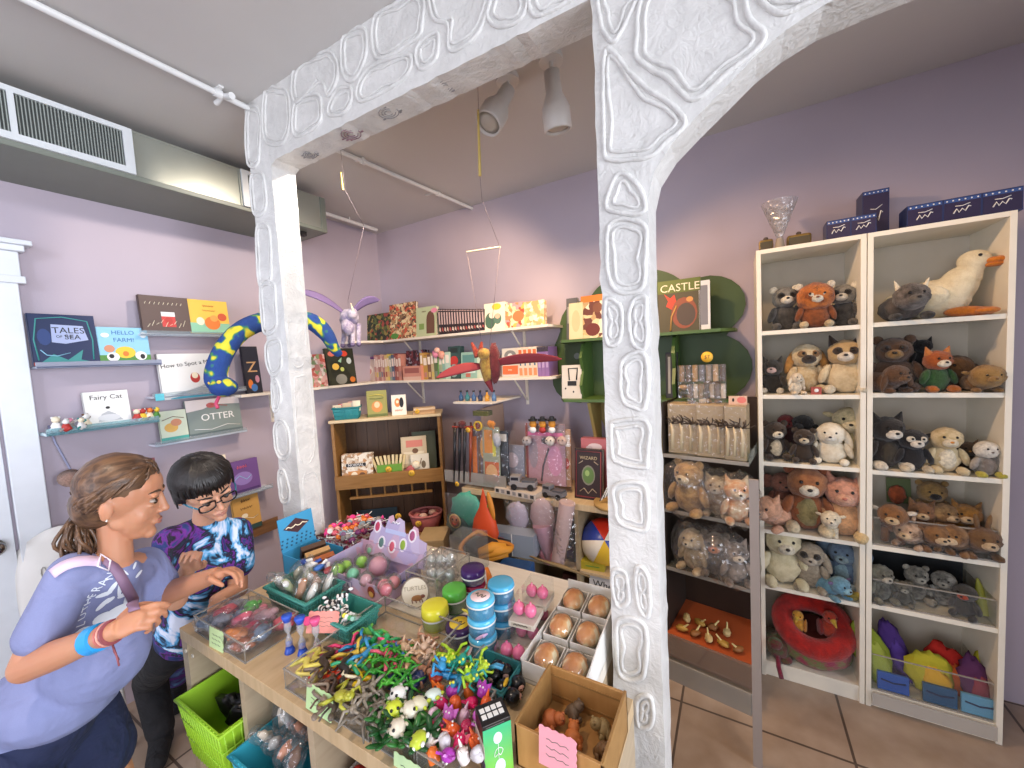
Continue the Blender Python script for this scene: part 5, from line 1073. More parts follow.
lz = thing('plush_lizard', 'maroon and green speckled plush lizard at the left of bottom shelf', 'plush toy'); c = Vector((W(777, 655, y=2.15).x, 2.15, .095)); LZ = FUR('6a1c2c', '3f5a2c')
M().sph(c + Vector((0, 0, .04)), (.05, .06, .055), LZ, jit=.35).sph(c + Vector((.03, -.02, .0)), (.03, .04, .02), LZ).build('body', lz); M().sph(c + Vector((-.01, -.05, .08)), (.03, .03, .025), LZ).build('head', lz)
M().tube([c + Vector((0, -.04, .02)), c + Vector((0, -.08, -.01)), c + Vector((.01, -.1, -.05))], .01, FUR('8a1c3c'), 6).build('leg', lz)
# right unit shelf 1: duck
p = W(945, 316, y=2.21); p.z = zr[0]; s = .25
dk_ = thing('plush_duck', 'big white plush duck with orange bill and feet on top shelf', 'plush toy', fr((p.x-.012, 2.235, zr[0]), R_(58), s=.93))
DWt = FUR('efe4c4', 'ddd0ac'); DO = FUR('d8801c', 'b8661c')
m_ = M(); m_.sph((0, .02, .085), (.085, .12, .085), DWt, 20, 12, jit=.05).sph((0, -.055, .13), (.062, .062, .085), DWt, 16, 12, rot=Matrix.Rotation(.35, 3, 'X')).sph((0, .13, .10), (.04, .05, .03), DWt)
m_.build('body', dk_, remesh=.006, smooth_it=4)
m_ = M(); m_.sph((0, -.10, .225), (.043, .05, .043), DWt, 16, 12).cone((0, -.08, .15), (0, -.095, .21), .045, .036, DWt, 14); m_.build('head', dk_, remesh=.006, smooth_it=3)
M().sph((0, -.16, .215), (.028, .042, .014), DO, 12, 8).sph((0, -.155, .200), (.024, .034, .010), DO, 12, 8).build('bill', dk_)
for sx in (-1, 1):
    M().sph((sx*.038, -.125, .24), .006, EYEM, 8, 6).build('eye', dk_); M().sph((sx*.08, .03, .095), (.02, .085, .05), DWt, 12, 8).build('wing', dk_)
    M().sph((sx*.06, -.09, .022), (.024, .06, .02), DO, 12, 8).sph((sx*.06, -.15, .018), (.035, .035, .014), DO, 12, 8).build('foot', dk_)
pl('grey plush rhinoceros with two cream horns beside the duck', 905, 326, 40, 2.13, zr[0], .1, col=('5a5048', '2c2824'), head=('7a7068', '3a342e'), muz='6a645c', ear='none', horn='d8ccb0', pose='lie', fat=1.1, hh=.75, feet='2c2a28')
# shelf 2
pl('big dark brown plush bear filling the left of second shelf', 893, 391, 54, 2.2, zr[1], -.2, col='4a3220', head='553a24', muz='8a6a3c', ear='round', fat=1.25, mask='3a2618')
pl('brown plush dog lying in front of the big dark bear', 888, 391, 30, 2.13, zr[1], .5, col='5a3c22', ear='long', pose='lie', hh=.72, muz='6a4a2c')
pl('black plush cat peeking behind the fox on second shelf', 922, 372, 28, 2.29, zr[1]+.09, 0, col='141214', ear='cat')
pl('orange and white plush fox in a green vest on second shelf', 936, 392, 42, 2.15, zr[1], .25, col='2f5a2c', head='a8541c', muz='efe4cc', feet='b8681c', ear='cat', earc='c87a3a')
pl('tan plush capybara resting its snout at right of second shelf', 981, 392, 32, 2.14, zr[1], .1, col=('8f6a34', '6a4a24'), head=('a07c44', '7a5c30'), ear='side', pose='lie', tw=1.3, hh=.85, muz='a8844c', snout=1.1, nose='6a4a24')
pl('long brown plush animal lying behind the capybara', 962, 390, 38, 2.28, zr[1], -.8, col='6a4a28', ear='none', pose='lie', hh=.75)
# shelf 3
pl('tall black plush animal with white muzzle at left of third shelf', 886, 468, 52, 2.17, zr[2], .25, col='2a211a', head='1c1714', muz='f0e8d8', feet=OW, ear='cat', belly='3a3224')
pl('black plush dog with white eye patches and muzzle on third shelf', 912, 468, 42, 2.15, zr[2], .1, col='17171c', head='15151a', muz='f0e8d8', mask='e8e0cc', feet='d8ccb0', ear='side')
pl('cream plush owl with pale belly in the middle of third shelf', 945, 472, 46, 2.16, zr[2], 0, col=('d8c8a0', 'c0ac80'), head=('d8c49a', 'a8905c'), belly='efe6cc', ear='none', nose='c9842c', muz='efe4c8')
pl('small dark brown plush owl right of the cream owl', 967, 470, 30, 2.2, zr[2], -.1, col=('4a3620', '2c2014'), ear='cat', nose='a8762c', feet='a86a2c')
pl('grey and white plush pelican at the right end of third shelf', 985, 476, 36, 2.14, zr[2], .2, col=('a8a29a', '6a645c'), head='e8e2d4', ear='none', nose='5a4a3a', feet='c9c04a', belly='8a8078')
# shelf 4, 5, 6: acrylic bins
def bin_(label, z, h, c=ACRYL, y0=2.112):
    t = thing('acrylic_bin', label, 'bin', fr((0, 0, z)))
    x0, x1 = .488, .84
    M().box(x0, x1, y0, y0+.003, 0, h, c).box(x0, x0+.003, y0, 2.35, 0, h, c).box(x1-.003, x1, y0, 2.35, 0, h, c).box(x0, x1, y0, 2.35, 0, .003, c).build('bin_walls', t)
    M().box(x0, x1, y0-.001, y0+.004, h-.004, h, EDGE).box(x0, x1, y0-.001, y0+.004, 0, .006, EDGE).build('bin_edges', t)
bin_('clear acrylic bin holding brown plush on the fourth shelf', zr[3], .12); bin_('clear acrylic bin with dark plush birds on the fifth shelf', zr[4], .11); bin_('clear acrylic bin of bright fabric toys on the bottom shelf', zr[5], .16)
pl('plush fawn with white spots at the left of the fourth shelf bin', 893, 546, 44, 2.17, zr[3]+.004, -.3, col=('6a4020', '8a5a30'), head='8a5c30', muz='d8b88a', ear='side', earc='e8dcc8', belly='d8c8b0', pose='stand')
pl('plush lion with dark open mouth at the back of fourth shelf', 931, 515, 36, 2.27, zr[3]+.09, 0, col='8a6a3a', head='9a7a44', muz='1c1410', ear='round', tw=1.2, fat=1.2)
cc4 = [('c8a88a', 'tan plush rabbit', 'bunny'), ('a8744a', 'reddish brown plush squirrel', 'cat'), ('8a6238', 'brown plush monkey', 'side'), ('b8905c', 'golden plush puppy', 'long'), ('9a7040', 'caramel plush deer', 'side'), ('c48a3c', 'orange plush fox cub', 'cat'), ('7a5a34', 'olive brown plush hare', 'bunny')]
for i, (c_, nm, e_) in enumerate(cc4):
    px = 910 + i*11; pl(f'{nm} in the fourth shelf bin, {ORD[i]} from the left after the fawn', px, 548+i*2, 32 + (i*7) % 12, 2.15 + .08*(i % 2), zr[3]+.004, -.5+.3*(i % 4), col=(c_, '5a3c22'), muz='d8bc94', ear=e_, pose='sit' if i % 2 else 'lie', hh=1 if i % 2 else .8)
pl('orange plush lion cub at the back right of the fourth shelf', 988, 520, 28, 2.27, zr[3]+.05, .3, col='c8802c', ear='round', muz='e8d4a8')
tag(M(fr((W(905, 500, y=2.3).x, 2.33, zr[3]+.12), 0, R_(-8))).box(-.05, .03, 0, .01, 0, .11, C('5c6a3c')).sph((-.02, -.012, .04), (.03, .015, .04), FUR('b8582c'), jit=.3).build('boxed_animal'), 'green card with orange animal at the back of the fourth shelf', 'box')
bz = [('7c7c6c', 'grey-green plush animal', 880, 40), ('9a9484', 'beige-grey plush animal', 915, 38), ('6c6a5c', 'small olive grey plush animal', 903, 26), ('a8a498', 'pale grey plush animal', 943, 38), ('2c2c2e', 'black plush bird with red beak', 965, 36)]
for i, (c_, nm, px, ph) in enumerate(bz): pl(f'{nm} in the fifth shelf bin', px, 612 + i*3, ph*.92, 2.15+.06*(i % 2), zr[4]+.004, .4-.25*i, col=(c_, '3a3a34'), muz='b8b4a4' if i != 4 else 'c8481c', ear=['none', 'round', 'round', 'none', 'none'][i])
tag(M(fr((W(992, 622, y=2.2).x, 2.2, zr[4]+.006))).cone((-.02, 0, 0), (-.035, .02, .13), .035, .003, C('a8a83c')).cone((.0, .02, 0), (-.02, .03, .09), .02, .003, C('c8ccd0')).build('fabric_beak'), 'yellow and silver pointed fabric toy at right of the fifth shelf bin', 'toy')
M_dark = C('22262a')
gbox('dark backing carton behind the fifth shelf bin', .34, .15, .02, M_dark, fr((.664, 2.345, zr[4]+.004)), name='backing_carton')
fb = [(882, '8a9a2c', 'yellow-green folded fabric kite with net wrap', 28, 62), (908, '4a2c78', 'purple folded fabric cape', 22, 62), (934, 'b8b02c', 'yellow tulip-shaped fabric puppet', 34, 46), (956, 'c8281c', 'red and orange fabric dragon', 34, 52), (976, '5a2c5a', 'plum fabric dragon wing', 22, 54), (990, 'c8c02c', 'bright yellow fabric fin', 18, 54)]
for i, (px, c_, nm, wd_, ph) in enumerate(fb):
    p = W(px, 690, y=2.17); k = dep(p)/F; w_ = wd_*k; h_ = ph*k*.9; yy = 2.15+.05*(i % 2)
    tag(M(fr((p.x, yy, zr[5]+.005), 0, R_(-12)) @ Matrix.Rotation(R_(-18+i*4), 4, 'Y')).sph((0, 0, h_*.55), (w_*.5, .02, h_*.5), CLOTH(c_), 14, 10, jit=.35, seed=i).sph((w_*.1, -.012, h_*.4), (w_*.3, .016, h_*.36), CLOTH(['a8b44a', '5a3c94', 'd8a82c', 'e06a2c', '8a3a4a', 'e0d84a'][i]), 12, 8, jit=.35, seed=i+3).build('fabric_toy'), f'{nm} in the bottom shelf bin', 'fabric toy')
for i, (px, c_) in enumerate(((893, '2c5cb0'), (940, '2a5a80'), (980, '6aa8c8'))):
    p = W(px, 695, y=2.125); gbox(f'{["royal blue", "deep teal", "light blue"][i]} folded package low in the bottom shelf bin', .10, .075, .012, C(c_, .3), fr((p.x, 2.122, zr[5]+.005), 0, -.05), [('l', [(.1,.6),(.5,.5),(.9,.6)], .004, NV)], name='folded_package', cat='package')
tag(M(fr((.664, 2.10, .02))).box(-.18, .18, -.01, -.006, 0, .055, CLEAR('strip', 'd8d4cc', .1, .6, .2)).build('loose_panel'), 'loose clear panel leaning on the foot of right bookcase', 'panel')
# on top of the bookcases
def tin(px, lab, lw=.05):
    p = W(px, 246, y=2.2); t = thing('gold_tin', lab, 'tin', fr((p.x, 2.2, 1.998)))
    M().box(-lw, lw, -.012, .03, 0, .062, C('8a7440', .4, .4)).build('tin_body', t, bevel=.01); M().box(-lw*.85, lw*.85, -.0135, -.012, .008, .05, C('4a4432')).build('window', t); M().sph((0, .01, .068), (.01, .006, .008), C('5a5048')).build('handle', t)
tin(766, 'gold tin at the far left on top of the white bookcases', .028); tin(799, 'gold tin right of the fan of clear film on the bookcase', .045)
p = W(779, 240, y=2.2); tag(M(fr((p.x, 2.17, 1.998))).cone((0, 0, 0), (0, 0, .05), .022, .014, C('8f8578')).cone((0, 0, .05), (0, 0, .21), .01, .07, CLEAR('spray', 'e8e8e8', .12, .14, .3, crinkle=50), 14, caps=False).build('cellophane_bundle'), 'tied bundle with fan of clear cellophane on top of the bookcase', 'bundle')
def nightbox(label, T, n, w=.075, h=.085, d=.1, T2=None):
    t = thing('display_box', label, 'box', T); DB = C('23305c', .35); DT = C('34508a', .35)
    M().box(-w*n/2, w*n/2, 0, d, 0, h, DB).prism([(0, 0), (d, 0), (d, h), (.012, h)], w*n/2, w*n/2+.001, DT, 'x').build('box_body', t)
    for i in range(n):
        x = -w*n/2 + w*(i+.5); f_ = M().box(x-w*.47, x+w*.47, -.001, 0, .004, h-.004, C('2b2444', .35)).box(x-w*.47, x+w*.47, -.0015, 0, h-.016, h-.004, DT)
        for k in range(6): f_.sph((x-w*.4+k*w*.16, -.002, h-.010), (.0026, .001, .0026), WT, 6, 4)
        f_.tube([(x-.022, -.002, h*.30), (x-.014, -.002, h*.5), (x-.008, -.002, h*.33), (x, -.002, h*.48), (x+.008, -.002, h*.36), (x+.016, -.002, h*.56), (x+.022, -.002, h*.52)], .0022, WT, 5).tube([(x-.018, -.002, h*.62), (x, -.002, h*.6), (x+.02, -.002, h*.68)], .0014, WT, 5)
        f_.build('box_front', t)
p = W(849, 230, y=2.15); nightbox('pair of navy starry boxes lying on the left white bookcase', fr((p.x, 2.12, 1.998), R_(-2)), 2, .078, .078)
p = W(877, 225, y=2.2); nightbox('navy starry box stood on end between the white bookcases', fr((p.x+.005, 2.24, 1.998)), 1, .085, .20)
p = W(958, 212, y=2.15); nightbox('row of three navy starry boxes on the right white bookcase', fr((p.x, 2.12, 1.998), R_(-2)), 3, .098, .082)
# ------------------------------------------------------------------ display counter (two pale wood units back to back)
CZ = .77
CTF = WOOD('counter', 'b99f78', 'c9b08a', (22, 3, 3)); CTS = WOOD('counter_side', 'a8957a', 'b5a387', (3, 3, 18)); CTW = WOOD('counter_back', 'dcd4c6', 'e6dfd2', (3, 22, 3))
ct = thing('display_counter', 'front pale wood cube counter unit carrying the open toy trays', 'counter')
M().box(-1.575, -.22, .495, .868, CZ-.038, CZ, CTF).build('top', ct, bevel=.001)
for x0 in (-1.575, -.258): M().box(x0, x0+.038, .497, .866, 0, CZ-.038, CTS).build('side_panel', ct)
for x in (-1.225, -.905, -.585): M().box(x-.012, x+.012, .505, .86, .02, CZ-.038, CTS).build('divider', ct)
M().box(-1.537, -.258, .503, .862, .375, .395, CTF).build('shelf_board', ct); M().box(-1.537, -.258, .503, .862, .0, .02, CTF).build('bottom_board', ct)
m_ = M()
for x in (-1.548, -1.50): m_.cone((x, .494, .70), (x, .497, .70), .006, .006, C('d8d0c0'))
m_.build('screw_caps', ct)
cb = thing('display_counter', 'back pale wood counter unit carrying boxes and putty jars', 'counter')
M().box(-1.575, -.31, .872, 1.26, CZ-.038, CZ, CTW).build('top', cb, bevel=.001)
for x0 in (-1.575, -.348): M().box(x0, x0+.038, .874, 1.258, 0, CZ-.038, CTS).build('side_panel', cb)
M().box(-1.537, -.348, 1.06, 1.075, 0, CZ-.038, CTS).build('inner_panel', cb)
def tray(label, x0, x1, y0, y1, h, z=CZ, rz=0, mat=None, name='acrylic_tray'):
    m2 = mat or ACRYL; t = thing(name, label, 'tray', fr(((x0+x1)/2, (y0+y1)/2, z+.0005), rz)); a = (x1-x0)/2; b = (y1-y0)/2
    M().box(-a, a, -b, -b+.003, 0, h, m2).box(-a, a, b-.003, b, 0, h, m2).box(-a, -a+.003, -b, b, 0, h, m2).box(a-.003, a, -b, b, 0, h, m2).box(-a, a, -b, b, 0, .003, m2).build('tray_walls', t)
    e = M()
    for z_ in (0, h-.003): e.box(-a-.001, a+.001, -b-.001, -b+.003, z_, z_+.003, EDGE).box(-a-.001, a+.001, b-.003, b+.001, z_, z_+.003, EDGE).box(-a-.001, -a+.003, -b, b, z_, z_+.003, EDGE).box(a-.003, a+.001, -b, b, z_, z_+.003, EDGE)
    for x_ in (-a, a-.002):
        for y_ in (-b, b-.002): e.box(x_, x_+.002, y_, y_+.002, 0, h, EDGE)
    e.build('tray_edges', t); return t
TAGN = []
def ctag(label, p, c, rz=0, w=.075, h=.05, tilt=-.25):
    t = M(fr(p, rz, tilt)); pts = []
    pts = [(-w/2, 0), (w/2-.004, 0)] + [(w/2 + .004*math.sin(k*PI/2+.5)**2 - .002, h*(.06+.88*k/9)) for k in range(10)] + [(w/2-.004, h)] + [(w/2 - w*(.06+.88*k/9), h + .0025*(k % 2)) for k in range(10)] + [(-w/2, h)]
    t.prism(pts, 0, .001, C(c, .7))
    dk2 = C('5a6a5a', .8)
    for k in range(3): t.tube([(-w*.3 + w*.6*i/8, -.0004, h*(.72-.2*k)+.0018*math.sin(i*2.1+k)) for i in range(9)], .0005, dk2, 4)
    return tag(t.build('price_tag'), label, 'price tag')
# tray A ------------------------------------------------
tray('clear acrylic tray of bagged squishy toys at the left end of counter', -1.50, -1.20, .51, .668, .055)
acol = [('a8848c', 'dusty pink'), ('4aa83c', 'green'), ('5c7088', 'slate blue'), ('d8607c', 'pink'), ('c84858', 'red'), ('e07890', 'light pink'), ('8a8c98', 'grey'), ('d04a6a', 'rose'), ('3c5c8a', 'blue')]
for i in range(15):
    c_, r_ = i % 5, i // 5; cc, nm = acol[(i*4+2) % 9]
    x = -1.46 + c_*.055 + random.uniform(-.01, .01); y = .54 + r_*.045 + random.uniform(-.01, .01)
    if c_ >= 2 and r_ == 0: cc, nm = [('a84428', 'rust'), ('c87a3a', 'amber'), ('8a4a2c', 'brown')][c_-2]
    t = thing('bagged_squishy', f'{nm} bagged squishy toy, {["front", "middle", "back"][r_]} row of left tray, {ORD[c_]} from the left', 'toy', fr((x, y, CZ+.028+.012*(i % 2)), random.random()*6), 'squishy toys in the left tray')
    m_ = M(); m_.sph((0, 0, 0), (.030, .022, .018), C(cc, .3), 10, 7, jit=.3, seed=i).sph((.022, .005, .006), (.016, .014, .013), C(cc, .3), 8, 6)
    for k in range(4): m_.sph((-.02+.014*k, (-1)**k*.018, 0), (.010, .008, .008), C(cc, .3), 8, 5)
    m_.build('toy_body', t)
    M().sph((0, 0, .004), (.045, .034, .026), FILM, 12, 8, jit=.4, fre=30, seed=i).build('clear_bag', t)
ctag('pale green price tag on the front of left acrylic tray', (-1.345, .500, CZ-.004), 'c4dca0', .05, .075, .062, -.1)
# timers --------------------------------------------------
for i, (x, y, c_, nm) in enumerate(((-1.129, .594, '2c54c0', 'left blue'), (-1.086, .606, '2c54c0', 'right blue'), (-1.039, .621, 'e0588c', 'pink'))):
    t = thing('sand_timer', f'{nm} ended sand timer standing between the two acrylic trays', 'sand timer', fr((x, y, CZ)))
    mm = C(c_, .25)
    M().lathe([(.001, 0), (.014, 0), (.014, .004), (.009, .018), (.001, .02)], mm, n=16).build('base', t); M().lathe([(.001, .090), (.009, .092), (.014, .106), (.014, .111), (.001, .111)], mm, n=16).build('cap', t)
    M().lathe([(.009, .018), (.010, .036), (.003, .055), (.010, .074), (.009, .092)], CLEAR('timer_glass', 'f0f4f8', .15, .25, .1), n=16).build('glass', t); M().lathe([(.001, .018), (.010, .018), (.008, .03), (.001, .034)], mm, n=12).build('sand', t)
ctag('pink scalloped price tag in front of the zebra basket', (-1.07, .655, CZ+.035), 'e8988c', .45, .095, .055, -.5)
tag(M(fr((-1.11, .64, CZ+.07), .45, -.5)).sph((0, 0, 0), (.015, .003, .012), C('e0407c')).build('tag_charm'), 'hot pink charm on the pink scalloped tag', 'charm')
# teal baskets -------------------------------------------
def tbasket(label, x0, x1, y0, y1, h):
    b = basket(label, x1-x0, y1-y0, h, '3f8f84', fr(((x0+x1)/2, (y0+y1)/2, CZ)), ribs=12)
tbasket('teal basket of bagged white charms behind the left tray', -1.43, -1.195, .69, .828, .07)
tbasket('teal basket of toy zebras and tubes in front of the egg box', -1.155, -.985, .68, .80, .06)
for i in range(8):
    x = -1.40 + (i % 4)*.055; y = .73 + (i//4)*.06
    t = thing('bagged_charm', f'cream and {["grey", "green", "rust", "white"][i % 4]} bagged charm, {["front", "back"][i//4]} row of rear teal basket, {ORD[i % 4]} from left', 'toy', fr((x, y, CZ+.06), random.random()*6, .5), 'bagged charms in the teal basket')
    M().sph((0, 0, .01), (.018, .012, .035), C(['c9c4b0', 'a8b48a', 'b88a6a', 'dcdcd4'][i % 4]), 8, 8, jit=.4, seed=i).sph((.01, .0, .03), (.012, .01, .012), WT, 8, 6).build('charm', t)
    M().sph((0, 0, .02), (.032, .024, .055), FILM, 10, 8, jit=.4, fre=30, seed=i).build('clear_bag', t)
for i in range(4): tag(M(fr((-1.37+.045*i, .80, CZ+.115), i*.7)).sph((0, 0, 0), (.02, .012, .010), C(['2c4a9a', 'e8e8e4', '3c6ab0', '8a3a3c'][i], .3), 8, 6, jit=.3).cone((0, 0, 0), (.03, .01, .01), .006, .006, C(['e8e8e4', '2c4a9a', 'e8e8e4', 'c8c8c4'][i])).build('toy_charm'), f'{["navy", "white", "blue", "maroon"][i]} trinket lying on top of the bagged charms', 'toy')
def zebra(m_, T):
    A = m_.T; m_.T = T; a, b = WT, BK
    for k in range(5): m_.sph((-.014+.007*k, 0, .018), (.0055, .009, .009), b if k % 2 else a, 8, 6)
    for x in (-.012, .012):
        for y in (-.005, .005): m_.cone((x, y, .014), (x*1.1, y, 0), .003, .003, a, 6)
    m_.cone((.014, 0, .022), (.022, 0, .034), .005, .005, b, 6).sph((.027, 0, .034), (.009, .005, .005), a, 8, 6); m_.T = A
for i in range(9):
    m_ = M(); zebra(m_, fr((0, 0, 0), s=.95))
    tag(m_.build('toy_zebra', T=fr((-1.13+.028*(i % 4)+.010*(i//4), .705+.028*(i//4), CZ+.045+.008*(i % 3)), i*.9, .8*(i % 2))), f'small toy zebra, {["front", "middle", "back"][i//4]} row of near teal basket, {ORD[i % 4]} from left', 'toy', 'toy zebras in the basket')
for i in range(4):
    t = thing('toy_tube', f'{["yellow capped", "white", "green capped", "clear"][i]} tube sticking out of the near teal basket', 'tube', fr((-1.04+.012*i, .735, CZ+.05), 0, .9) @ Matrix.Rotation(.5, 4, 'Y'))
    M().cone((0, 0, -.045), (0, 0, .05), .006, .006, C(['d8dccc', 'e4e4e0', 'b8d0b8', 'c8d4d0'][i], .2), 8).build('tube', t); M().cone((0, 0, .05), (0, 0, .062), .007, .006, C(['e0d84a', 'e8e8e4', '4a9a5a', '8ab8a8'][i]), 8).build('cap', t)
# blue display box ---------------------------------------
bx = thing('display_box', 'sky blue cardboard display box with tall header beside left post', 'box', fr((-1.48, .905, CZ), PI/2))
SB = C('3f9ac8', .45); SBD = C('2c6f9c', .45); a = .072
M().box(-a, a, -.09, -.087, 0, .05, SB).box(-a, -a+.003, -.087, .09, 0, .085, SB).box(a-.003, a, -.087, .09, 0, .085, SB).box(-a, a, .087, .09, 0, .09, SB).box(-a, a, -.087, .087, 0, .003, SBD).build('box_body', bx)
h_ = M(fr((0, .09, .09), 0, -.12)); h_.box(-a, a, 0, .003, 0, .13, SB)
h_.prism([(-.055, .085), (0, .115), (.055, .085), (0, .055)], -.001, 0, C('4a2c30')).tube([(-.045+.01*i, -.0015, .085+.004*math.sin(i*2)) for i in range(10)], .0028, CR, 4)
for k in range(22): h_.box(-.075+.02*(k % 8)+.004*(k//8), -.068+.02*(k % 8)+.004*(k//8), -.0008, 0, .012+.014*(k//8), .018+.014*(k//8), C('24506c'))
h_.build('header_card', bx)
for i in range(4): gbox(f'{["orange printed", "rust", "tan", "dark brown"][i]} little kit box inside the blue display, {ORD[i]} from the front', .09, .055, .022, C(['c9783c', 'a85c2c', 'b8905c', '4a3020'][i]), fr((-1.40-.035*i, .90+.006*i, CZ+.006+.014*i), PI/2-.3, .5), [('c', .5, .6, .3, .2, C('5a3c4a')), ('r', .1, .9, .1, .3, C('d8a06a'))], name='kit_box')
tag(M(fr((-1.385, .84, CZ+.05))).box(-.02, .02, -.004, .004, 0, .03, SB).build('blue_tab'), 'small sky blue card tab at the front of the display box', 'card')
# candy tray ---------------------------------------------
tray('shallow striped card tray of lollipops behind the blue display box', -1.59, -1.37, .99, 1.20, .045, z=CZ+.045, mat=PRINT('candystripe', ['d8d4d0', 'a83c5c', 'e8e4e0', '5a2c3c'], 60), name='candy_tray')
cc_ = ['e8408c', 'e87a2c', '6a2c5a', 'd8d4cc', 'c8586a', '8a8480', '5a3430', 'e0a8a0', '7a9aa8', 'a83c5c']
for i in range(42):
    c_, r_ = i % 7, i // 7; x = -1.555+.027*c_; y = 1.02+.033*r_; cc = cc_[(i*7+r_) % 10]
    m_ = M(fr((0, 0, 0), random.random()*6, random.uniform(-.4, .4))); big = .015
    m_.sph((0, 0, 0), (big, big, big*.75), C(cc, .25), 10, 7).cone((-.01, 0, 0), (-.05, 0, .004), .0018, .0018, WT, 6).cone((.01, 0, 0), (.024, 0, .004), .004, .011, C(cc_[(i*3) % 10], .3), 8)
    tag(m_.build('lollipop', T=fr((x, y, CZ+.095+.010*((i*5) % 3)))), f'wrapped {["hot pink", "orange", "plum", "white", "rose", "grey", "brown", "peach", "blue-grey", "crimson"][cc_.index(cc)]} lollipop, {ORD[c_]} from left, {ORD[r_]} row of candy tray', 'lollipop', 'lollipops in the candy tray')
# lavender egg box ----------------------------------------
LVB = C('b9a8c4', .45); LVP = PRINT('lavbox', ['b9a8c4', 'c0a6c0', 'b0a4c8', 'c8a0b4', 'bcb0cc'], 18)
eb = thing('display_box', 'lavender card display box with scalloped mermaid egg header', 'box', fr((-1.2, .99, CZ)))
x0, x1, y0, y1 = -.155, .165, -.125, .05
M().box(x0, x1, y0, y0+.003, 0, .06, LVP).box(x0, x0+.003, y0, y1, 0, .09, LVP).box(x1-.003, x1, y0, y1, 0, .075, LVP).box(x0, x1, y1-.003, y1, 0, .1, LVP).box(x0, x1, y0, y1, 0, .002, LVP).build('box_body', eb)
f_ = M(fr((0, y0-.0005, 0))); f_.box(-.12, .0, -.001, 0, .015, .045, C('8c86a8')).box(-.115, -.005, -.0015, 0, .018, .042, C('c9c0d4'))
for k in range(4): f_.tube([(-.105+.026*k, -.002, .022), (-.10+.026*k, -.002, .038), (-.092+.026*k, -.002, .024)], .0014, C('5a5478'), 4)
f_.sph((.10, -.002, .035), (.018, .002, .02), C('8a3a2c')).sph((.10, -.003, .028), (.012, .002, .012), C('e0b060')); f_.build('front_print', eb)
f_ = M(fr((x1+.0005, 0, 0)))
for z_ in (.04, .02): f_.tube([(.001, -.05+.01*i, z_+.007*(i % 2)) for i in range(9)], .0025, C('3c4aa0'), 4)
f_.build('side_print', eb)
h_ = M(fr((0.03, y1, .10), R_(0), -.35)); pts = [(-.15, -.05), (.17, -.05), (.16, .04), (.12, .05), (.105, .085), (.085, .09), (.065, .06), (.045, .055), (.03, .10), (.0, .11), (-.02, .09), (-.035, .115), (-.055, .105), (-.065, .06), (-.085, .065), (-.10, .09), (-.125, .08), (-.13, .04), (-.14, .03)]
h_.prism(pts, 0, .003, LVP)
for cx_, cz_, c_ in ((-.107, .06, 'b83c5c'), (.085, .055, 'a04c74'), (-.07, .005, '5a7a74'), (-.01, .0, 'c8586a'), (.045, .015, '8aa83c')):
    h_.prism([(cx_+.020*math.cos(k*PI/8), cz_+.025*math.sin(k*PI/8)) for k in range(16)], -.0015, 0, C('e4dce4')).sph((cx_, -.002, cz_), (.013, .002, .018), C(c_))
h_.box(-.06, .05, -.0012, 0, .045, .06, C('b4bce0')); h_.tube([(-.03+.008*i, -.002, .085+.006*(i % 2)) for i in range(6)], .003, C('e4e4f0'), 4)
h_.build('header_card', eb)
for i, (px, py, r, c_, nm) in enumerate(((338, 570, .022, '9ccf3c', 'lime green'), (346, 566, .02, 'a8d84c', 'yellow-green'), (353, 574, .021, '7ccfb0', 'mint'), (362, 562, .022, '9cd44a', 'pale lime'), (378, 566, .034, 'd88ca8', 'large pink'), (366, 580, .02, 'e0a0b8', 'light pink'), (384, 586, .022, 'e87898', 'rose'), (394, 582, .02, 'e8889c', 'coral pink'), (372, 550, .02, '9cd8b8', 'pale mint'), (386, 590, .02, 'e06c88', 'deep rose'))):
    p = W(px, py, z=CZ+.06); t = thing('net_ball', f'{nm} squeeze ball in clear bag inside the lavender box', 'ball', fr(p))
    M().sph((0, 0, 0), r, C(c_, .35), 14, 10, jit=.08, fre=40).build('ball', t); M().sph((0, 0, .004), (r*1.35, r*1.3, r*1.25), MESHBAG, 12, 8, jit=.3, fre=40, seed=i).build('clear_bag', t)
# turtle bin ---------------------------------------------
tray('tall clear acrylic bin with the oval turtles sign beside egg box', -1.0, -.865, .93, 1.12, .10, name='acrylic_bin')
o = thing('oval_sign', 'oval cream Turtles sign with brown drawing on the clear bin', 'sign', fr((-.935, .905, CZ+.052), R_(38), R_(-8)))
M().prism([(.045*math.cos(k*PI/14), .05*math.sin(k*PI/14)) for k in range(28)], 0, .002, C('8a7a6a')).build('sign_back', o)
f_ = M(); f_.prism([(.042*math.cos(k*PI/14), .047*math.sin(k*PI/14)) for k in range(28)], -.001, 0, C('d8cdb8')); f_.text('TURTLES', .019, fr((0, -.0015, .014), 0, PI/2), C('9a8a70')); f_.sph((.005, -.001, -.018), (.018, .001, .010), C('9a6a3c')).sph((.024, -.001, -.014), (.008, .001, .006), C('7a4a3c'))
for k in (-.012, .0, .012, .02): f_.tube([(k, -.0015, -.022), (k+.003, -.0015, -.033)], .0018, C('7a4a3c'), 4)
f_.build('sign_face', o)
for i in range(6):
    p = W(432+(i % 3)*9, 575-(i//3)*14, z=CZ+.07+.02*(i//3)); t = thing('bagged_ornament', f'silvery bagged ornament in tall clear bin, {["lower", "upper"][i//3]} row, {ORD[i % 3]} from left', 'toy', fr(p, i), 'silvery ornaments in the clear bin')
    M().sph((0, 0, 0), (.02, .018, .024), C('b4b8b0', .15, .3), 10, 7, jit=.4, seed=i).build('ornament', t); M().sph((0, 0, .004), (.034, .03, .042), FILM, 10, 8, jit=.5, fre=40, seed=i).build('clear_bag', t)
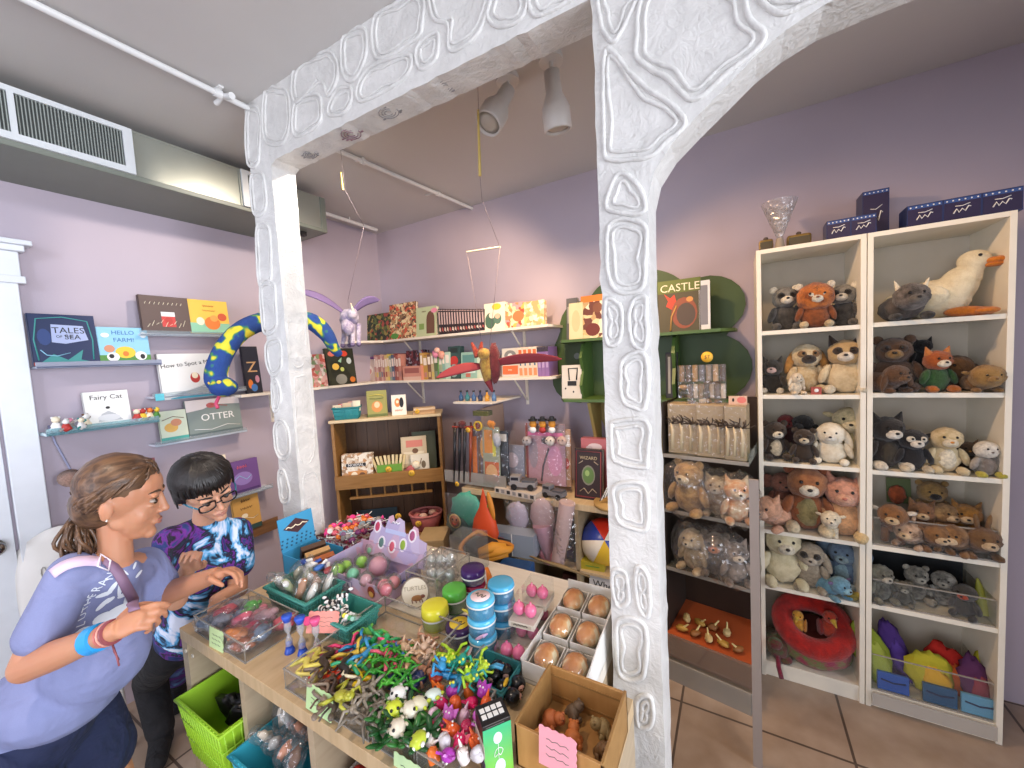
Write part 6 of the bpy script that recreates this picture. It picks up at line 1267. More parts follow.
gbox('empty clear acrylic box behind the tall clear bin', .12, .14, .09, CLEAR('emptybox', 'f0f2f2', .05, .05, .1), fr((-.91, 1.14, CZ), .1), name='acrylic_box')
# putty jars ---------------------------------------------
def jar(label, p, r, h, c, lid, top=None, group=None, lh=.3):
    t = thing('putty_jar', label, 'jar', fr(p), group)
    M().lathe([(.001, 0), (r*.88, 0), (r*.95, h*.06), (r*.95, h*(1-lh)), (r*.9, h*(1-lh)), (.001, h*(1-lh))], C(c, .12), n=24).build('jar_body', t)
    M().lathe([(r*.99, h*.1), (r*1.0, h*(1-lh))], CLEAR('jar', 'e8f0f0', .1, .06, .05), n=24).build('clear_wall', t)
    m_ = M(); m_.lathe([(r*.98, h*(1-lh)), (r*1.05, h*(1-lh)), (r*1.05, h*(1-lh*.6)), (r*1.0, h*.97), (r*.9, h), (.001, h)], C(lid, .15), n=24).lathe([(r*1.06, h*(1-lh)-.001), (r*1.07, h*(1-lh)+.002), (r*1.06, h*(1-lh)+.004)], C('d8dcd8', .2), n=24)
    m_.build('lid', t)
    if top: M(fr((0, 0, h+.0005))).lathe([(.001, .001), (r*.72, .0005), (r*.72, 0)], C(top, .3), n=20).tube([(-r*.4+r*.1*i, r*.2*math.sin(i*1.7), .0015) for i in range(9)], .0016, C('4a4a3c'), 4).build('label_disc', t)
    return t
jar('yellow putty jar with domed lid beside the oval sign', (-.815, .865, CZ), .040, .07, 'b0b43c', 'dcd83c', lh=.5)
jar('green putty jar with green lid behind the yellow jar', (-.81, .955, CZ), .038, .075, '3c6a34', '5cb84a', lh=.45)
jar('magenta putty jar under the purple one', (-.79, 1.035, CZ), .040, .055, '8a2040', '8a2040', lh=.3)
jar('purple putty jar stacked on the magenta one', (-.79, 1.035, CZ+.056), .040, .05, '4a2c6a', '3c1f60', lh=.5)
jar('dark purple putty jar with yellow smiling label', (-.71, .85, CZ), .040, .05, '3a2450', '3a2450', 'e0c43a', lh=.35)
for k in range(3): jar(f'blue glitter putty jar, {["bottom", "middle", "top"][k]} of the front stack', (-.625, .845, CZ+.0525*k), .038, .052, '3f98c0', '58b4d8', 'e4c8c8' if k == 2 else None, 'front stack of blue putty jars', .28)
for k in range(3): jar(f'blue glitter putty jar, {["bottom", "middle", "top"][k]} of the rear stack', (-.61, .93, CZ+.0525*k), .038, .052, '2f84ac', '4aa4cc', None, 'rear stack of blue putty jars', .28)
for k, p in enumerate(((-.662, .825, CZ+.115), (-.605, .805, CZ+.07), (-.64, .803, CZ+.02))):
    tag(M(fr(p, k, .6)).sph((0, 0, 0), (.014, .002, .012), C(['e4d04a', 'd8a8c0', 'e0c8c8'][k])).cone((.008, 0, 0), (.022, 0, .004), .006, .002, C(['e4d04a', 'c8a8d0', 'd8b8c0'][k]), 6).build('fish_sticker'), f'{["yellow", "pink", "pale pink"][k]} fish sticker on the front stack of blue jars', 'sticker')
gt = thing('feather_strip', 'orange and white flame-shaped strip hanging behind the blue jars', 'toy'); 
M().tube([W(485, 568, y=1.12), W(488, 580, y=1.1), W(484, 592, y=1.08), W(492, 598, y=1.05)], [.012, .02, .014, .006], C('e0802c', .6), 8, flat=.4).build('orange_strip', gt); M().tube([W(484, 570, y=1.095), W(485, 584, y=1.075)], [.006, .008], WT, 6).build('white_edge', gt)
# pink twin ball boxes ------------------------------------
def pinkbox(label, p, rz=0, w=.075):
    t = thing('twin_ball_box', label, 'boxed toy', fr(p, rz), 'boxes of pink twin balls')
    M().box(-w/2, w/2, -.04, .04, 0, .016, C('cfc6b8')).box(-w*.4, w*.4, -.0405, -.04, .003, .013, C('b8ac98')).tube([(-w*.3+w*.07*i, -.041, .008+.003*(i % 2)) for i in range(9)], .0012, BK, 4).build('card_base', t)
    for sx in (-1, 1): M().sph((sx*.0175, -.008, .036), (.0175, .0175, .0185), C('e06c94', .2), 14, 10).cone((sx*.0175, -.008, .052), (sx*.0175, -.006, .06), .004, .003, C('e06c94', .2), 8).build('ball', t)
    M().box(-w/2, w/2, -.04, .04, .016, .062, ACRYL).build('clear_cover', t)
for k, (p, lb) in enumerate((((-.525, .845, CZ), 'pink twin ball box at the front bottom near the bun box'), ((-.525, .93, CZ), 'pink twin ball box behind the front one'), ((-.53, .93, CZ+.063), 'pink twin ball box stacked second from the bottom'), ((-.535, 1.02, CZ+.063), 'upper pink twin ball box of the rear stack'), ((-.535, 1.015, CZ), 'lowest pink twin ball box of the rear stack'))): pinkbox(lb, p, .1)
# bun display box -----------------------------------------
nb = thing('display_box', 'white card display box of boxed squishy buns against the column', 'box', fr((-.395, .965, CZ)))
WC = C('dedcd6', .5)
a, b = .085, .165
M().box(-a, a, -b, -b+.003, 0, .055, WC).box(-a, -a+.003, -b, b, 0, .06, WC).prism([(-b, 0), (b, 0), (b, .10), (-b*.2, .085), (-b, .055)], a-.003, a, WC, 'x').box(-a, a, b-.003, b, 0, .09, WC).box(-a, a, -b, b, 0, .002, WC).box(-a, a, -b-.0006, -b, .01, .012, C('a8a49c')).build('box_body', nb)
BUN = None
m, nt, b_ = newmat('baked_bun'); co = coord(nt); n_ = N(nt, 'ShaderNodeTexNoise', Scale=26.0, Detail=2.0); nt.links.new(co, n_.inputs['Vector'])
r_ = ramp(nt, n_.outputs['Fac'], [(.38, 'dc9048'), (.48, 'f6c080'), (.56, 'fff0cc')]); nt.links.new(r_.outputs[0], b_.inputs['Base Color']); b_.inputs['Roughness'].default_value = .45; BUN = m
for i in range(6):
    c_, r2 = i % 2, i // 2
    t = thing('boxed_bun', f'squishy bun in small white box, {["front", "middle", "rear"][r2]} row, {["left", "right"][c_]} one', 'boxed toy', fr((-.435+.078*c_, .86+.1*r2, CZ+.004+.018*r2), 0, .10), 'boxed squishy buns')
    M().box(-.036, .036, -.044, -.042, 0, .036, WC).box(-.036, .036, .042, .044, 0, .036, WC).box(-.036, -.034, -.042, .042, 0, .036, WC).box(.034, .036, -.042, .042, 0, .036, WC).box(-.036, .036, -.044, .044, 0, .002, WC).tube([(-.02+.005*k, -.0447, .016+.002*(k % 2)) for k in range(9)], .0009, C('8a8478'), 4).build('tray_box', t)
    M().sph((0, 0, .034), (.031, .037, .026), BUN, 16, 10, jit=.1, seed=i*3).build('bun', t)
    M().sph((0, 0, .032), (.035, .043, .030), CLEAR('bunwrap', 'f4f4f0', .1, .04, .1, crinkle=30), 14, 8).build('clear_wrap', t)
# wooden crate --------------------------------------------
CW = WOOD('crate', 'a87a44', 'b88a52', (18, 18, 3)); CWD = WOOD('crate_dark', '8f6a3c', 'a07a48', (3, 18, 18))
x0, x1, y0, y1 = -.392, -.212, .615, .785
cr = thing('wooden_crate', 'small open plywood crate with clay animals at the counter front', 'crate', fr(((x0+x1)/2, (y0+y1)/2, CZ+.0005), 0)); a = (x1-x0)/2; b = (y1-y0)/2
for q in ((-a, a, -b, -b+.006), (-a, a, b-.006, b)): M().box(q[0], q[1], q[2], q[3], 0, .088, CW).build('end_panel', cr, bevel=.001)
M().box(-a, a, b-.0075, b-.006, .018, .022, CWD).box(-a, a, b-.0075, b-.006, .066, .070, CWD).build('groove', cr)
for q in (-a, a-.006): M().box(q, q+.006, -b, b, 0, .091, CWD).build('long_panel', cr, bevel=.001)
M().box(-a, a, -b, b, 0, .004, CW).build('bottom', cr)
for i, (dx, dy, c_, nm, L) in enumerate(((-.058, .015, 'b8683a', 'long terracotta', .036), (-.02, .05, '6c5a48', 'grey-brown', .024), (.0, -.005, 'c8743a', 'orange', .028), (-.05, -.045, 'c88a48', 'tan', .022), (.05, .045, '9a8458', 'olive beige', .028), (.025, -.045, '8f8260', 'grey-green', .028), (.062, .0, '7a5c3c', 'brown', .018))):
    t = thing('clay_animal', f'{nm} clay animal lying in the wooden crate', 'figurine', fr(((x0+x1)/2+dx, (y0+y1)/2+dy, CZ+.026), .9*i)); mm = C(c_, .6)
    M().sph((0, 0, 0), (L*.5, .017, .016), mm, 14, 10, jit=.15, seed=i).sph((-L*.2, 0, -.004), (L*.3, .02, .015), mm).build('body', t); M().sph((L*.55, 0, .008), (.014, .012, .012), mm, 12, 8).sph((L*.55+.006, -.007, .016), .004, mm, 6, 5).sph((L*.55+.006, .007, .016), .004, mm, 6, 5).sph((L*.55+.011, -.004, .011), .0018, BK, 6, 5).build('head', t)
    m_ = M()
    for k in (-1, 1): m_.sph((L*.25, k*.015, -.008), (.007, .005, .008), mm, 8, 6).sph((-L*.3, k*.015, -.008), (.007, .005, .008), mm, 8, 6)
    m_.build('feet', t)
ctag('pink price tag leaning on the front of the wooden crate', (W(557, 768, y=.605).x, .605, W(557, 772, y=.605).z), 'e8a0ac', 0, .075, .07, -.12)
# black seed box ------------------------------------------
sbx = thing('tall_box', 'tall black box with green front panel and white leaves beside crate', 'box', fr((-.432, .60, CZ), R_(52))); w_, d_, h_2 = .058, .05, .11
M().box(-w_/2, w_/2, -d_/2, d_/2, 0, h_2, C('1a1a1c', .35)).build('box_body', sbx, bevel=.0008)
f_ = M(fr((0, -d_/2-.0006, 0)));
m, nt, b_ = newmat('green_print'); co = coord(nt, (1, 1, 1)); g_ = nt.nodes.new('ShaderNodeSeparateXYZ'); nt.links.new(co, g_.inputs[0]); r_ = ramp(nt, g_.outputs[2], [(.0, '7cbf3c'), (.10, '3cb078')]); nt.links.new(r_.outputs[0], b_.inputs['Base Color'])
f_.box(-w_/2, w_/2, 0, .0006, .0, h_2*.93, m)
f_.sph((0, -.0005, .078), (.009, .0008, .012), C('d4ecec')).tube([(0, -.001, .066), (.0, -.001, .02)], .0006, WT, 4).tube(smooth_loop([(.001, -.001, .058), (.009, -.001, .052), (.004, -.001, .042), (0, -.001, .046), (-.008, -.001, .042), (-.007, -.001, .052)], 4), .0007, WT, 4, closed=True).sph((.002, -.0005, .018), (.011, .0008, .016), C('d4ecec'))
f_.build('green_panel', sbx)
f_ = M(fr((0, 0, h_2+.0003)))
for k in range(2):
    for j in range(4): f_.box(-.024+.012*j, -.0145+.012*j, .003-.015*k, .014-.015*k, 0, .0006, WT)
f_.box(-.024, .024, -.026, -.0245, 0, .0004, C('6a6a6c')).box(-.024, .014, -.031, -.0295, 0, .0004, C('6a6a6c')); f_.build('top_lettering', sbx)
M(fr((-w_/2-.0006, 0, 0))).box(0, .0006, -.03, .03, .05, .075, C('b8b0a4')).box(0, .0006, -.03, .02, .02, .04, C('4a3c5a')).build('side_print', sbx)
# big tray B ----------------------------------------------
tray('large clear acrylic tray of stretchy lizards in the middle of the counter', -1.012, -.70, .512, .845, .055)
ctag('pale green scalloped price tag on the front of large tray', (-.857, .500, CZ+.004), 'bcdca0', .02, .095, .058, -.15)
def stretch(T, kind, c, s=1, c2=None):
    m_ = M(fr(s=s)); mm = C(c, .3); m2 = C(c2 or c, .3)
    if kind == 'lizard':
        sp = smooth_loop([(-.05, -.012, .0), (-.025, .012, .004), (0, -.006, .008), (.025, .008, .008), (.042, 0, .006)], 4, closed=False)
        m_.tube(sp, [.0012 + .0065*math.sin(PI*min(1, .1+.8*i/len(sp)))**1.3 for i in range(len(sp))], mm, 7)
        m_.sph((.046, 0, .007), (.010, .007, .005), m2, 8, 6)
        for a_, b_ in ((.018, 1), (.018, -1), (-.012, 1), (-.012, -1)): m_.tube([(a_, 0, .006), (a_+.008, b_*.014, .006), (a_+.014, b_*.024, .001)], .0022, mm, 5)
    elif kind == 'snake':
        m_.tube(smooth_loop([(-.06, 0, 0), (-.03, .018, .004), (0, -.014, .008), (.03, .014, .006), (.055, -.004, .003)], 5, closed=False), .0036, mm, 6).sph((.058, -.005, .004), (.009, .006, .004), m2, 8, 6)
    elif kind == 'man':
        m_.cone((-.012, 0, 0), (.018, 0, 0), .009, .010, mm, 8).sph((.03, 0, 0), (.011, .010, .008), mm, 8, 6)
        for b_ in (-1, 1): m_.tube([(.016, b_*.008, 0), (.022, b_*.03, .008), (.032, b_*.042, .002)], .0045, mm, 6).tube([(-.012, b_*.006, 0), (-.03, b_*.012, .006), (-.05, b_*.014, 0)], .005, mm, 6)
    elif kind == 'frog':
        m_.sph((0, 0, .008), (.018, .014, .009), mm, 10, 7).sph((.018, 0, .012), (.011, .011, .008), mm, 8, 6).sph((.022, -.006, .020), .004, m2, 6, 5).sph((.022, .006, .020), .004, m2, 6, 5)
        for b_ in (-1, 1): m_.tube([(.008, b_*.010, .008), (.02, b_*.026, .012), (.034, b_*.022, .0)], .0035, mm, 5).tube([(-.012, b_*.010, .008), (-.012, b_*.028, .014), (-.034, b_*.022, .0)], .004, mm, 5)
    elif kind == 'twig':
        for k in range(4): m_.tube([(0, 0, .006), (.02*math.cos(k*1.7), .02*math.sin(k*1.7), .014), (.045*math.cos(k*1.7+.4), .04*math.sin(k*1.7+.4), .002)], [.006, .004, .002], mm, 5)
        m_.sph((0, 0, .008), (.014, .010, .008), mm, 8, 6, jit=.4)
    elif kind == 'ball': m_.sph((0, 0, .010), (.018, .016, .014), mm, 12, 8, jit=.25, fre=60)
    return m_.build('toy_body', T=None), m_
def sthing(name, label, T, kind, c, s=1, c2=None, group=None):
    o, _ = stretch(T, kind, c, s, c2); o.name = name; o.data.name = name; o.matrix_world = T
    return tag(o, label, 'toy', group)
def sw_(px, py, z): return W(px, py, z=CZ+z)
lz_ = [(318, 660, 'd8cc5c', 'pale yellow', 'lizard'), (310, 668, 'dccf60', 'cream yellow', 'lizard'), (325, 662, '3a2c20', 'black', 'lizard'), (335, 668, 'd8c848', 'yellow', 'snake'), (303, 674, 'e0d070', 'light yellow', 'snake'), (345, 667, '2c2620', 'black and white', 'lizard'), (330, 678, 'c8301c', 'red', 'lizard'), (338, 676, 'd0401c', 'scarlet', 'snake'), (350, 675, 'd8d0b0', 'ivory', 'snake'), (345, 682, '9a2c24', 'dark red', 'lizard'), (356, 672, 'e8c81c', 'bright yellow', 'lizard'), (315, 684, '8a7a6a', 'taupe', 'snake'), (360, 681, 'e0b81c', 'golden', 'lizard'), (326, 690, '6a5040', 'brown', 'lizard'), (338, 692, '4a3a30', 'dark brown', 'snake'), (368, 660, 'b8d82c', 'lime', 'frog'), (320, 695, '7a6c60', 'grey-brown', 'snake'), (342, 700, 'a8a838', 'olive yellow', 'frog'), (331, 702, '5c5248', 'dark grey', 'lizard')]
for i, (px, py, c_, nm, k) in enumerate(lz_): sthing('stretchy_lizard' if k == 'lizard' else 'stretchy_snake' if k == 'snake' else 'stretchy_frog', f'{nm} stretchy {k} in the left part of the large tray', fr(sw_(px, py, .03+.01*(i % 3)), -.3+.5*math.sin(i*2.3), .3*math.cos(i)), k, c_, 1.15)
mn = [(346, 648, 'd83c6c', 'pink'), (352, 655, 'c8a83c', 'gold'), (358, 646, '2c84b4', 'blue'), (366, 654, '3c90c0', 'light blue'), (374, 640, '2ca05c', 'green'), (383, 644, '38a864', 'mint green'), (392, 648, 'e0487c', 'hot pink'), (388, 658, 'd05a6c', 'coral'), (402, 650, '3c7cc8', 'sky blue'), (352, 665, '2c9464', 'teal green'), (371, 632, '6ab44c', 'leaf green')]
for i, (px, py, c_, nm) in enumerate(mn): sthing('stretchy_man', f'{nm} stretchy man at the back of the large tray', fr(sw_(px, py, .045+.008*(i % 2)), .8+.25*i, .3), 'man', c_, .95)
for i in range(16):
    px = 372 + (i % 4)*11 + (i//4)*2; py = 652 + (i//4)*11
    sthing('stretchy_grasshopper', f'grass green stretchy insect, {ORD[i % 4]} from left, {ORD[i//4]} row, centre of large tray', fr(sw_(px, py, .045+.006*(i % 3)), i*1.3, .4*math.sin(i)), 'twig', ['3c9a2c', '4cac34', '2c8424'][i % 3], .8, group='green stretchy insects')
for i in range(14):
    px = 352 + (i % 4)*11 + (i//4)*2; py = 688 + (i//4)*12; px -= (i//4)*1
    sthing('stretchy_spider', f'grey stretchy spider, {ORD[i % 4]} from left, {ORD[i//4]} row, front of large tray', fr(sw_(px, py, .035+.006*(i % 3)), i*1.1, .4*math.sin(i*2)), 'twig', ['7c7468', '6a6256', '8f8678'][i % 3], .95, group='grey stretchy spiders')
for i, (px, py) in enumerate(((380, 682), (392, 686), (404, 680), (412, 688), (400, 692), (420, 682), (414, 674))): sthing('glitter_ball', f'dark blue glitter ball, {ORD[i]} of the cluster right of green insects', fr(sw_(px, py, .025)), 'ball', '1c2c5c', 1.2, group='blue glitter balls')
bg = [(405, 648), (414, 643), (424, 648), (432, 642), (418, 656), (410, 664), (430, 655), (422, 668)]
tray('small clear tray of beige stretchy figures beside the yellow jar', -.695, -.60, .71, .845, .045)
for i, (px, py) in enumerate(bg): sthing('stretchy_animal', f'beige stretchy animal figure, {ORD[i]} from the back in the cluster below the yellow jar', fr(sw_(px, py, .05), i*.9, .6), 'man' if i % 2 else 'frog', ['c8a888', 'b8906c', 'd0b49c', 'a8785c'][i % 4], .85, group='beige stretchy animals')
# leafy critters tray --------------------------------------
tray('clear tray of green leafy critters with white heads at counter front', -.69, -.565, .512, .69, .05)
for i in range(16):
    c_, r_ = i % 4, i//4; px = 376 + c_*17 + r_*2; py = 706 + r_*13
    m_ = M(fr((0, 0, 0), 0, 0)); mm = C(['1f5a24', '2c6c2c', '184a20'][i % 3], .3)
    for k in range(5): m_.sph((.014*math.cos(k*1.26), .014*math.sin(k*1.26), .006), (.018, .007, .004), mm, 8, 5, rot=Matrix.Rotation(k*1.26, 3, 'Z') @ Matrix.Rotation(-.4, 3, 'Y'))
    tag(m_.build('leaf_toy', T=fr(sw_(px, py, .04+.006*(i % 3)), i*1.7, .3*math.sin(i*3))), f'dark green leafy toy, {ORD[c_]} from left, {ORD[r_]} row of leafy tray', 'toy', 'leafy toys')
for i, (px, py, c_, c2, nm) in enumerate(((398, 694, 'e8e8e4', 'c8c8c4', 'white'), (394, 709, 'c8d83c', '8aa82c', 'lime'), (411, 709, 'e0dcc8', 'b8b49c', 'cream'), (420, 703, 'd8d4b8', 'c8d83c', 'pale'), (433, 695, 'd4e4dc', 'b8c83c', 'mint and lime'), (418, 740, 'b8c83c', 'e8e8e4', 'yellow-green'), (397, 728, 'e0d8c4', 'c8c0a8', 'ivory'))):
    t = thing('critter_toy', f'{nm} headed round critter on top of the leafy toys', 'toy', fr(sw_(px, py, .06), i, .3))
    M().sph((0, 0, 0), (.020, .018, .012), C(c_, .3), 12, 8).build('head', t); M().sph((-.007, -.008, .010), .0035, BK, 6, 5).sph((.007, -.008, .010), .0035, BK, 6, 5).build('eyes', t)
    m_ = M()
    for k in range(6): m_.sph((.02*math.cos(k), .02*math.sin(k), 0), (.006, .004, .004), C(c2, .3), 6, 5)
    m_.build('frill', t)
ctag('pale green price tag at the front right corner of leafy tray', (-.565, .498, CZ-.035), 'bcd8a4', 0, .10, .062, -.12)
# teal frog bowl -------------------------------------------
tbb = basket('low teal bowl of lime and blue stretchy frogs', .12, .10, .035, '2c7a80', fr((-.545, .765, CZ)), ribs=6)
for i, (px, py, c_, nm) in enumerate(((452, 654, 'b0d82c', 'lime'), (446, 663, 'a8d02c', 'yellow-green'), (441, 668, '3c9ad0', 'sky blue'), (448, 676, '3490c8', 'blue'), (457, 665, '1c9484', 'teal'), (464, 660, '24a08c', 'sea green'), (474, 662, 'a8cc2c', 'olive lime'), (480, 672, 'b8d83c', 'light lime'), (468, 680, 'a4d434', 'apple green'), (486, 668, '4ca4d0', 'light blue'), (460, 684, '2c84b0', 'deep blue'), (475, 676, '249484', 'dark teal'))): sthing('stretchy_frog', f'{nm} stretchy frog in the low teal bowl', fr(sw_(px, py, .05+.006*(i % 3)), i*1.1, .5), 'frog' if i % 3 else 'man', c_, .85, 'e8e84a')
sthing('stretchy_ball', 'dark red stretchy ball behind the finger puppets', fr(sw_(436, 681, .04)), 'ball', 'a8341c', 1.0)
# finger puppet tray ---------------------------------------
tray('clear tray of orange, pink and purple finger puppets at counter front', -.56, -.49, .512, .70, .05)
fpc = [('e0702c', 'orange'), ('c86cc0', 'orchid'), ('e02c6c', 'hot pink'), ('a83ca8', 'purple'), ('d8b8c8', 'pale pink'), ('d85a24', 'burnt orange'), ('e8e0dc', 'white'), ('3c7cc8', 'blue'), ('b82c58', 'crimson'), ('c8c4c8', 'silver')]
for i in range(24):
    c_, r_ = i % 4, i//4; px = 438 + c_*15 - r_*2 + (r_ % 2)*5; py = 690 + r_*13; cc, nm = fpc[(i*3 + r_*2) % (6 if r_ < 3 else 10)]
    t = thing('finger_puppet', f'{nm} finger puppet, {ORD[c_]} from left, {ORD[r_]} row of puppet tray', 'finger puppet', fr(sw_(px, py, .045+.008*(i % 2)), i*2.1, 1.0*math.sin(i*1.3)), 'rubber finger puppets')
    mm = C(cc, .25); M().lathe([(.008, -.014), (.0115, -.012), (.012, .002), (.010, .010), (.001, .014)], mm, n=12).build('puppet_body', t)
    m_ = M(); k2 = i % 3
    if k2 == 0: m_.prism([(-.016, .0), (0, .006), (.016, 0), (.018, .018), (.006, .012), (0, .020), (-.006, .012), (-.018, .018)], -.002, .002, mm)
    elif k2 == 1: m_.cone((-.008, 0, .008), (-.012, 0, .024), .005, .001, mm, 8).cone((.008, 0, .008), (.012, 0, .024), .005, .001, mm, 8)
    else: m_.sph((0, -.008, .004), (.012, .008, .008), mm, 10, 7)
    m_.sph((-.004, -.011, .006), .0022, WT, 6, 5).sph((.004, -.011, .006), .0022, WT, 6, 5); m_.build('crest', t)
# black ninja balls ----------------------------------------
for i, (px, py) in enumerate(((494, 676), (506, 672), (518, 684), (503, 688), (513, 697), (497, 668))):
    t = thing('black_ball_toy', f'black ball toy with pale face, {ORD[i]} from the back beside the crate', 'toy', fr(sw_(px, py, .022), .5*i, .5), 'black ball toys with faces')
    M().sph((0, 0, 0), .019, C('17171a', .25), 14, 10).build('ball', t); M().sph((0, -.009, .008), (.010, .010, .008), C('d8a898'), 10, 7).sph((-.003, -.017, .012), .002, BK, 6, 4).sph((.004, -.017, .012), .002, BK, 6, 4).build('face', t)
tag(M(fr(sw_(506, 682, .045), .3)).sph((0, 0, 0), (.005, .005, .02), C('e0b82c'), 8, 6, rot=Matrix.Rotation(1.3, 3, 'X')).build('yellow_stick'), 'short yellow stick lying on the black ball toys', 'toy')
# baskets under the counter --------------------------------
def under(label, xc, c, h=.20, w=.27, y=.50, z=.398, ry=0):
    return basket(label, w, .30, h, c, fr((xc, y+.10, z), ry), ribs=14)
under('lime green woven basket in the leftmost counter cube', -1.385, '9ccb2c', .19)
for i in range(4): tag(M(fr((-1.43+.035*i, .56+.02*(i % 2), .50), .4*i, .3)).sph((0, 0, 0), (.045, .03, .06), C('141416', .3), 10, 8, jit=.5, seed=i).build('black_pouch'), f'black plastic pouch in the lime basket, {ORD[i]} from the left', 'pouch', 'black pouches')
under('turquoise basket of bagged ornaments in the second counter cube', -1.065, '2c9cb0', .16)
for i in range(12):
    x = -1.15+.045*(i % 4); y = .52+.05*(i//4)
    t = thing('bagged_bracelet', f'{["ivory", "brown", "peach", "silver"][(i*3) % 4]} bagged trinket, {ORD[i % 4]} from left, {ORD[i//4]} row of turquoise basket', 'toy', fr((x, y, .57+.02*(i//4)), i, .6), 'bagged trinkets in the turquoise basket')
    M().sph((0, 0, 0), (.018, .012, .026), C(['d8ccb8', '6a4a34', 'c88a6a', 'a8a8a4'][(i*3) % 4]), 8, 7, jit=.5, seed=i).build('trinket', t); M().sph((0, 0, .004), (.032, .024, .045), FILM, 10, 8, jit=.5, fre=40, seed=i).build('clear_bag', t)
under('white basket of red trinkets in the third counter cube', -.745, 'd4d0cc', .15)
for i in range(12):
    x = -.83+.045*(i % 4); y = .52+.05*(i//4)
    tag(M(fr((x, y, .555+.015*(i//4)), i, .6)).sph((0, 0, 0), (.022, .016, .018), C(['a82c24', '8a6a5c', 'c8584a', 'd8c4b8'][(i*3) % 4], .3), 10, 7, jit=.4, seed=i).build('red_trinket'), f'{["red", "taupe", "coral", "beige"][(i*3) % 4]} trinket, {ORD[i % 4]} from left, {ORD[i//4]} row of the white basket', 'toy', 'trinkets in the white basket')
# white plastic chair behind the girl and small hat on the wall
wc = thing('plastic_chair', 'white plastic chair with patterned back standing behind the girl by the door', 'chair', fr((-2.41, .41, 0), R_(78), s=(.60, .6, 1.10))); PWc = C('dcd8d2', .4)
def cback(u, v):
    w2 = .20 + .02*math.sin(PI*v); zz = .44+.44*v - .07*(2*u-1)**2*v**2; return (w2*(2*u-1), .2+.07*v - .05*(1-(2*u-1)**2), zz)
M().grid(cback, 14, 10, PWc).build('backrest', wc, solid=.012)
M().prism([(-.21, -.2), (.21, -.2), (.2, .2), (-.2, .2)], .42, .44, PWc, 'z').build('seat', wc, bevel=.008)
for sx in (-1, 1):
    for yy in (-.17, .18): M().cone((sx*.18, yy, .42), (sx*.21, yy*1.15, 0), .022, .016, PWc, 10).build('leg', wc)
m_ = M()
for k in range(5): m_.tube([(-.09+.03*k+.012*math.cos(t*.8), .185+.01, .72+.02*math.sin(t*.8+k)) for t in range(8)], .003, C('9a968f'), 4)
m_.build('back_pattern', wc)
ht = thing('straw_hat', 'small brown felt hat with yellow charm hanging on the wall by the door', 'hat', fr((-2.53, W(70, 470, x=-2.53).y, W(68, 478, x=-2.53).z), R_(90), R_(60), 0, .75))
M().lathe([(.001, .03), (.022, .027), (.028, .0), (.055, -.008), (.05, -.01), (.025, -.004)], FUR('b08a78'), n=18).build('hat_body', ht)
M().sph((.03, .0, .012), (.014, .014, .012), C('d8e02c')).build('charm', ht)
tag(M(fr((-2.595, W(52, 430, x=-2.55).y, 1.30), R_(90))).tube([(0, 0, .1), (.01, -.02, .02), (.04, -.03, -.1), (.06, -.02, -.25)], .004, C('8a8ca8'), 6).build('ledge_bracket'), 'grey curved bracket on the wall below the glossy blue ledge', 'bracket')
# ------------------------------------------------------------------ people
def SKIN(c):
    k = 'skin_' + c
    if k in MATS: return MATS[k]
    m, nt, b = newmat(k); co = coord(nt)
    n = N(nt, 'ShaderNodeTexNoise', Scale=12.0, Detail=4.0); nt.links.new(co, n.inputs['Vector'])
    l = lin(c); r = nt.nodes.new('ShaderNodeValToRGB'); r.color_ramp.elements[0].position = .3; r.color_ramp.elements[1].position = .7
    r.color_ramp.elements[0].color = (l[0]*.95, l[1]*.86, l[2]*.84, 1); r.color_ramp.elements[1].color = l
    nt.links.new(n.outputs['Fac'], r.inputs[0]); nt.links.new(r.outputs[0], b.inputs['Base Color'])
    b.inputs['Roughness'].default_value = .5; b.inputs['Subsurface Weight'].default_value = .12; b.inputs['Subsurface Scale'].default_value = .01
    return m
def HAIR(c, c2):
    m, nt, b = newmat('hair_' + c); co = coord(nt, (1, .12, .6))
    n = N(nt, 'ShaderNodeTexNoise', Scale=110.0, Detail=3.0, Distortion=.4); nt.links.new(co, n.inputs['Vector'])
    r = ramp(nt, n.outputs['Fac'], [(.35, c2), (.65, c)]); nt.links.new(r.outputs[0], b.inputs['Base Color']); bump(nt, b, n.outputs['Fac'], .4, .004)
    b.inputs['Roughness'].default_value = .42; return m
def limb(m_, pts, rs, mat, fl=None):
    for p, r in zip(pts, rs): m_.sph(p, r, mat, 14, 10)
    for i in range(len(pts)-1): m_.cone(pts[i], pts[i+1], rs[i], rs[i+1], mat, 14)
def frame_of(f, up, roll=0):
    """matrix whose -y axis looks along f and z axis is near up"""
    f = Vector(f).normalized(); y = -f; z = (Vector(up) - Vector(up).dot(y)*y).normalized(); x = y.cross(z)
    R = Matrix((x, y, z)).transposed().to_4x4(); return R @ Matrix.Rotation(roll, 4, 'Y')
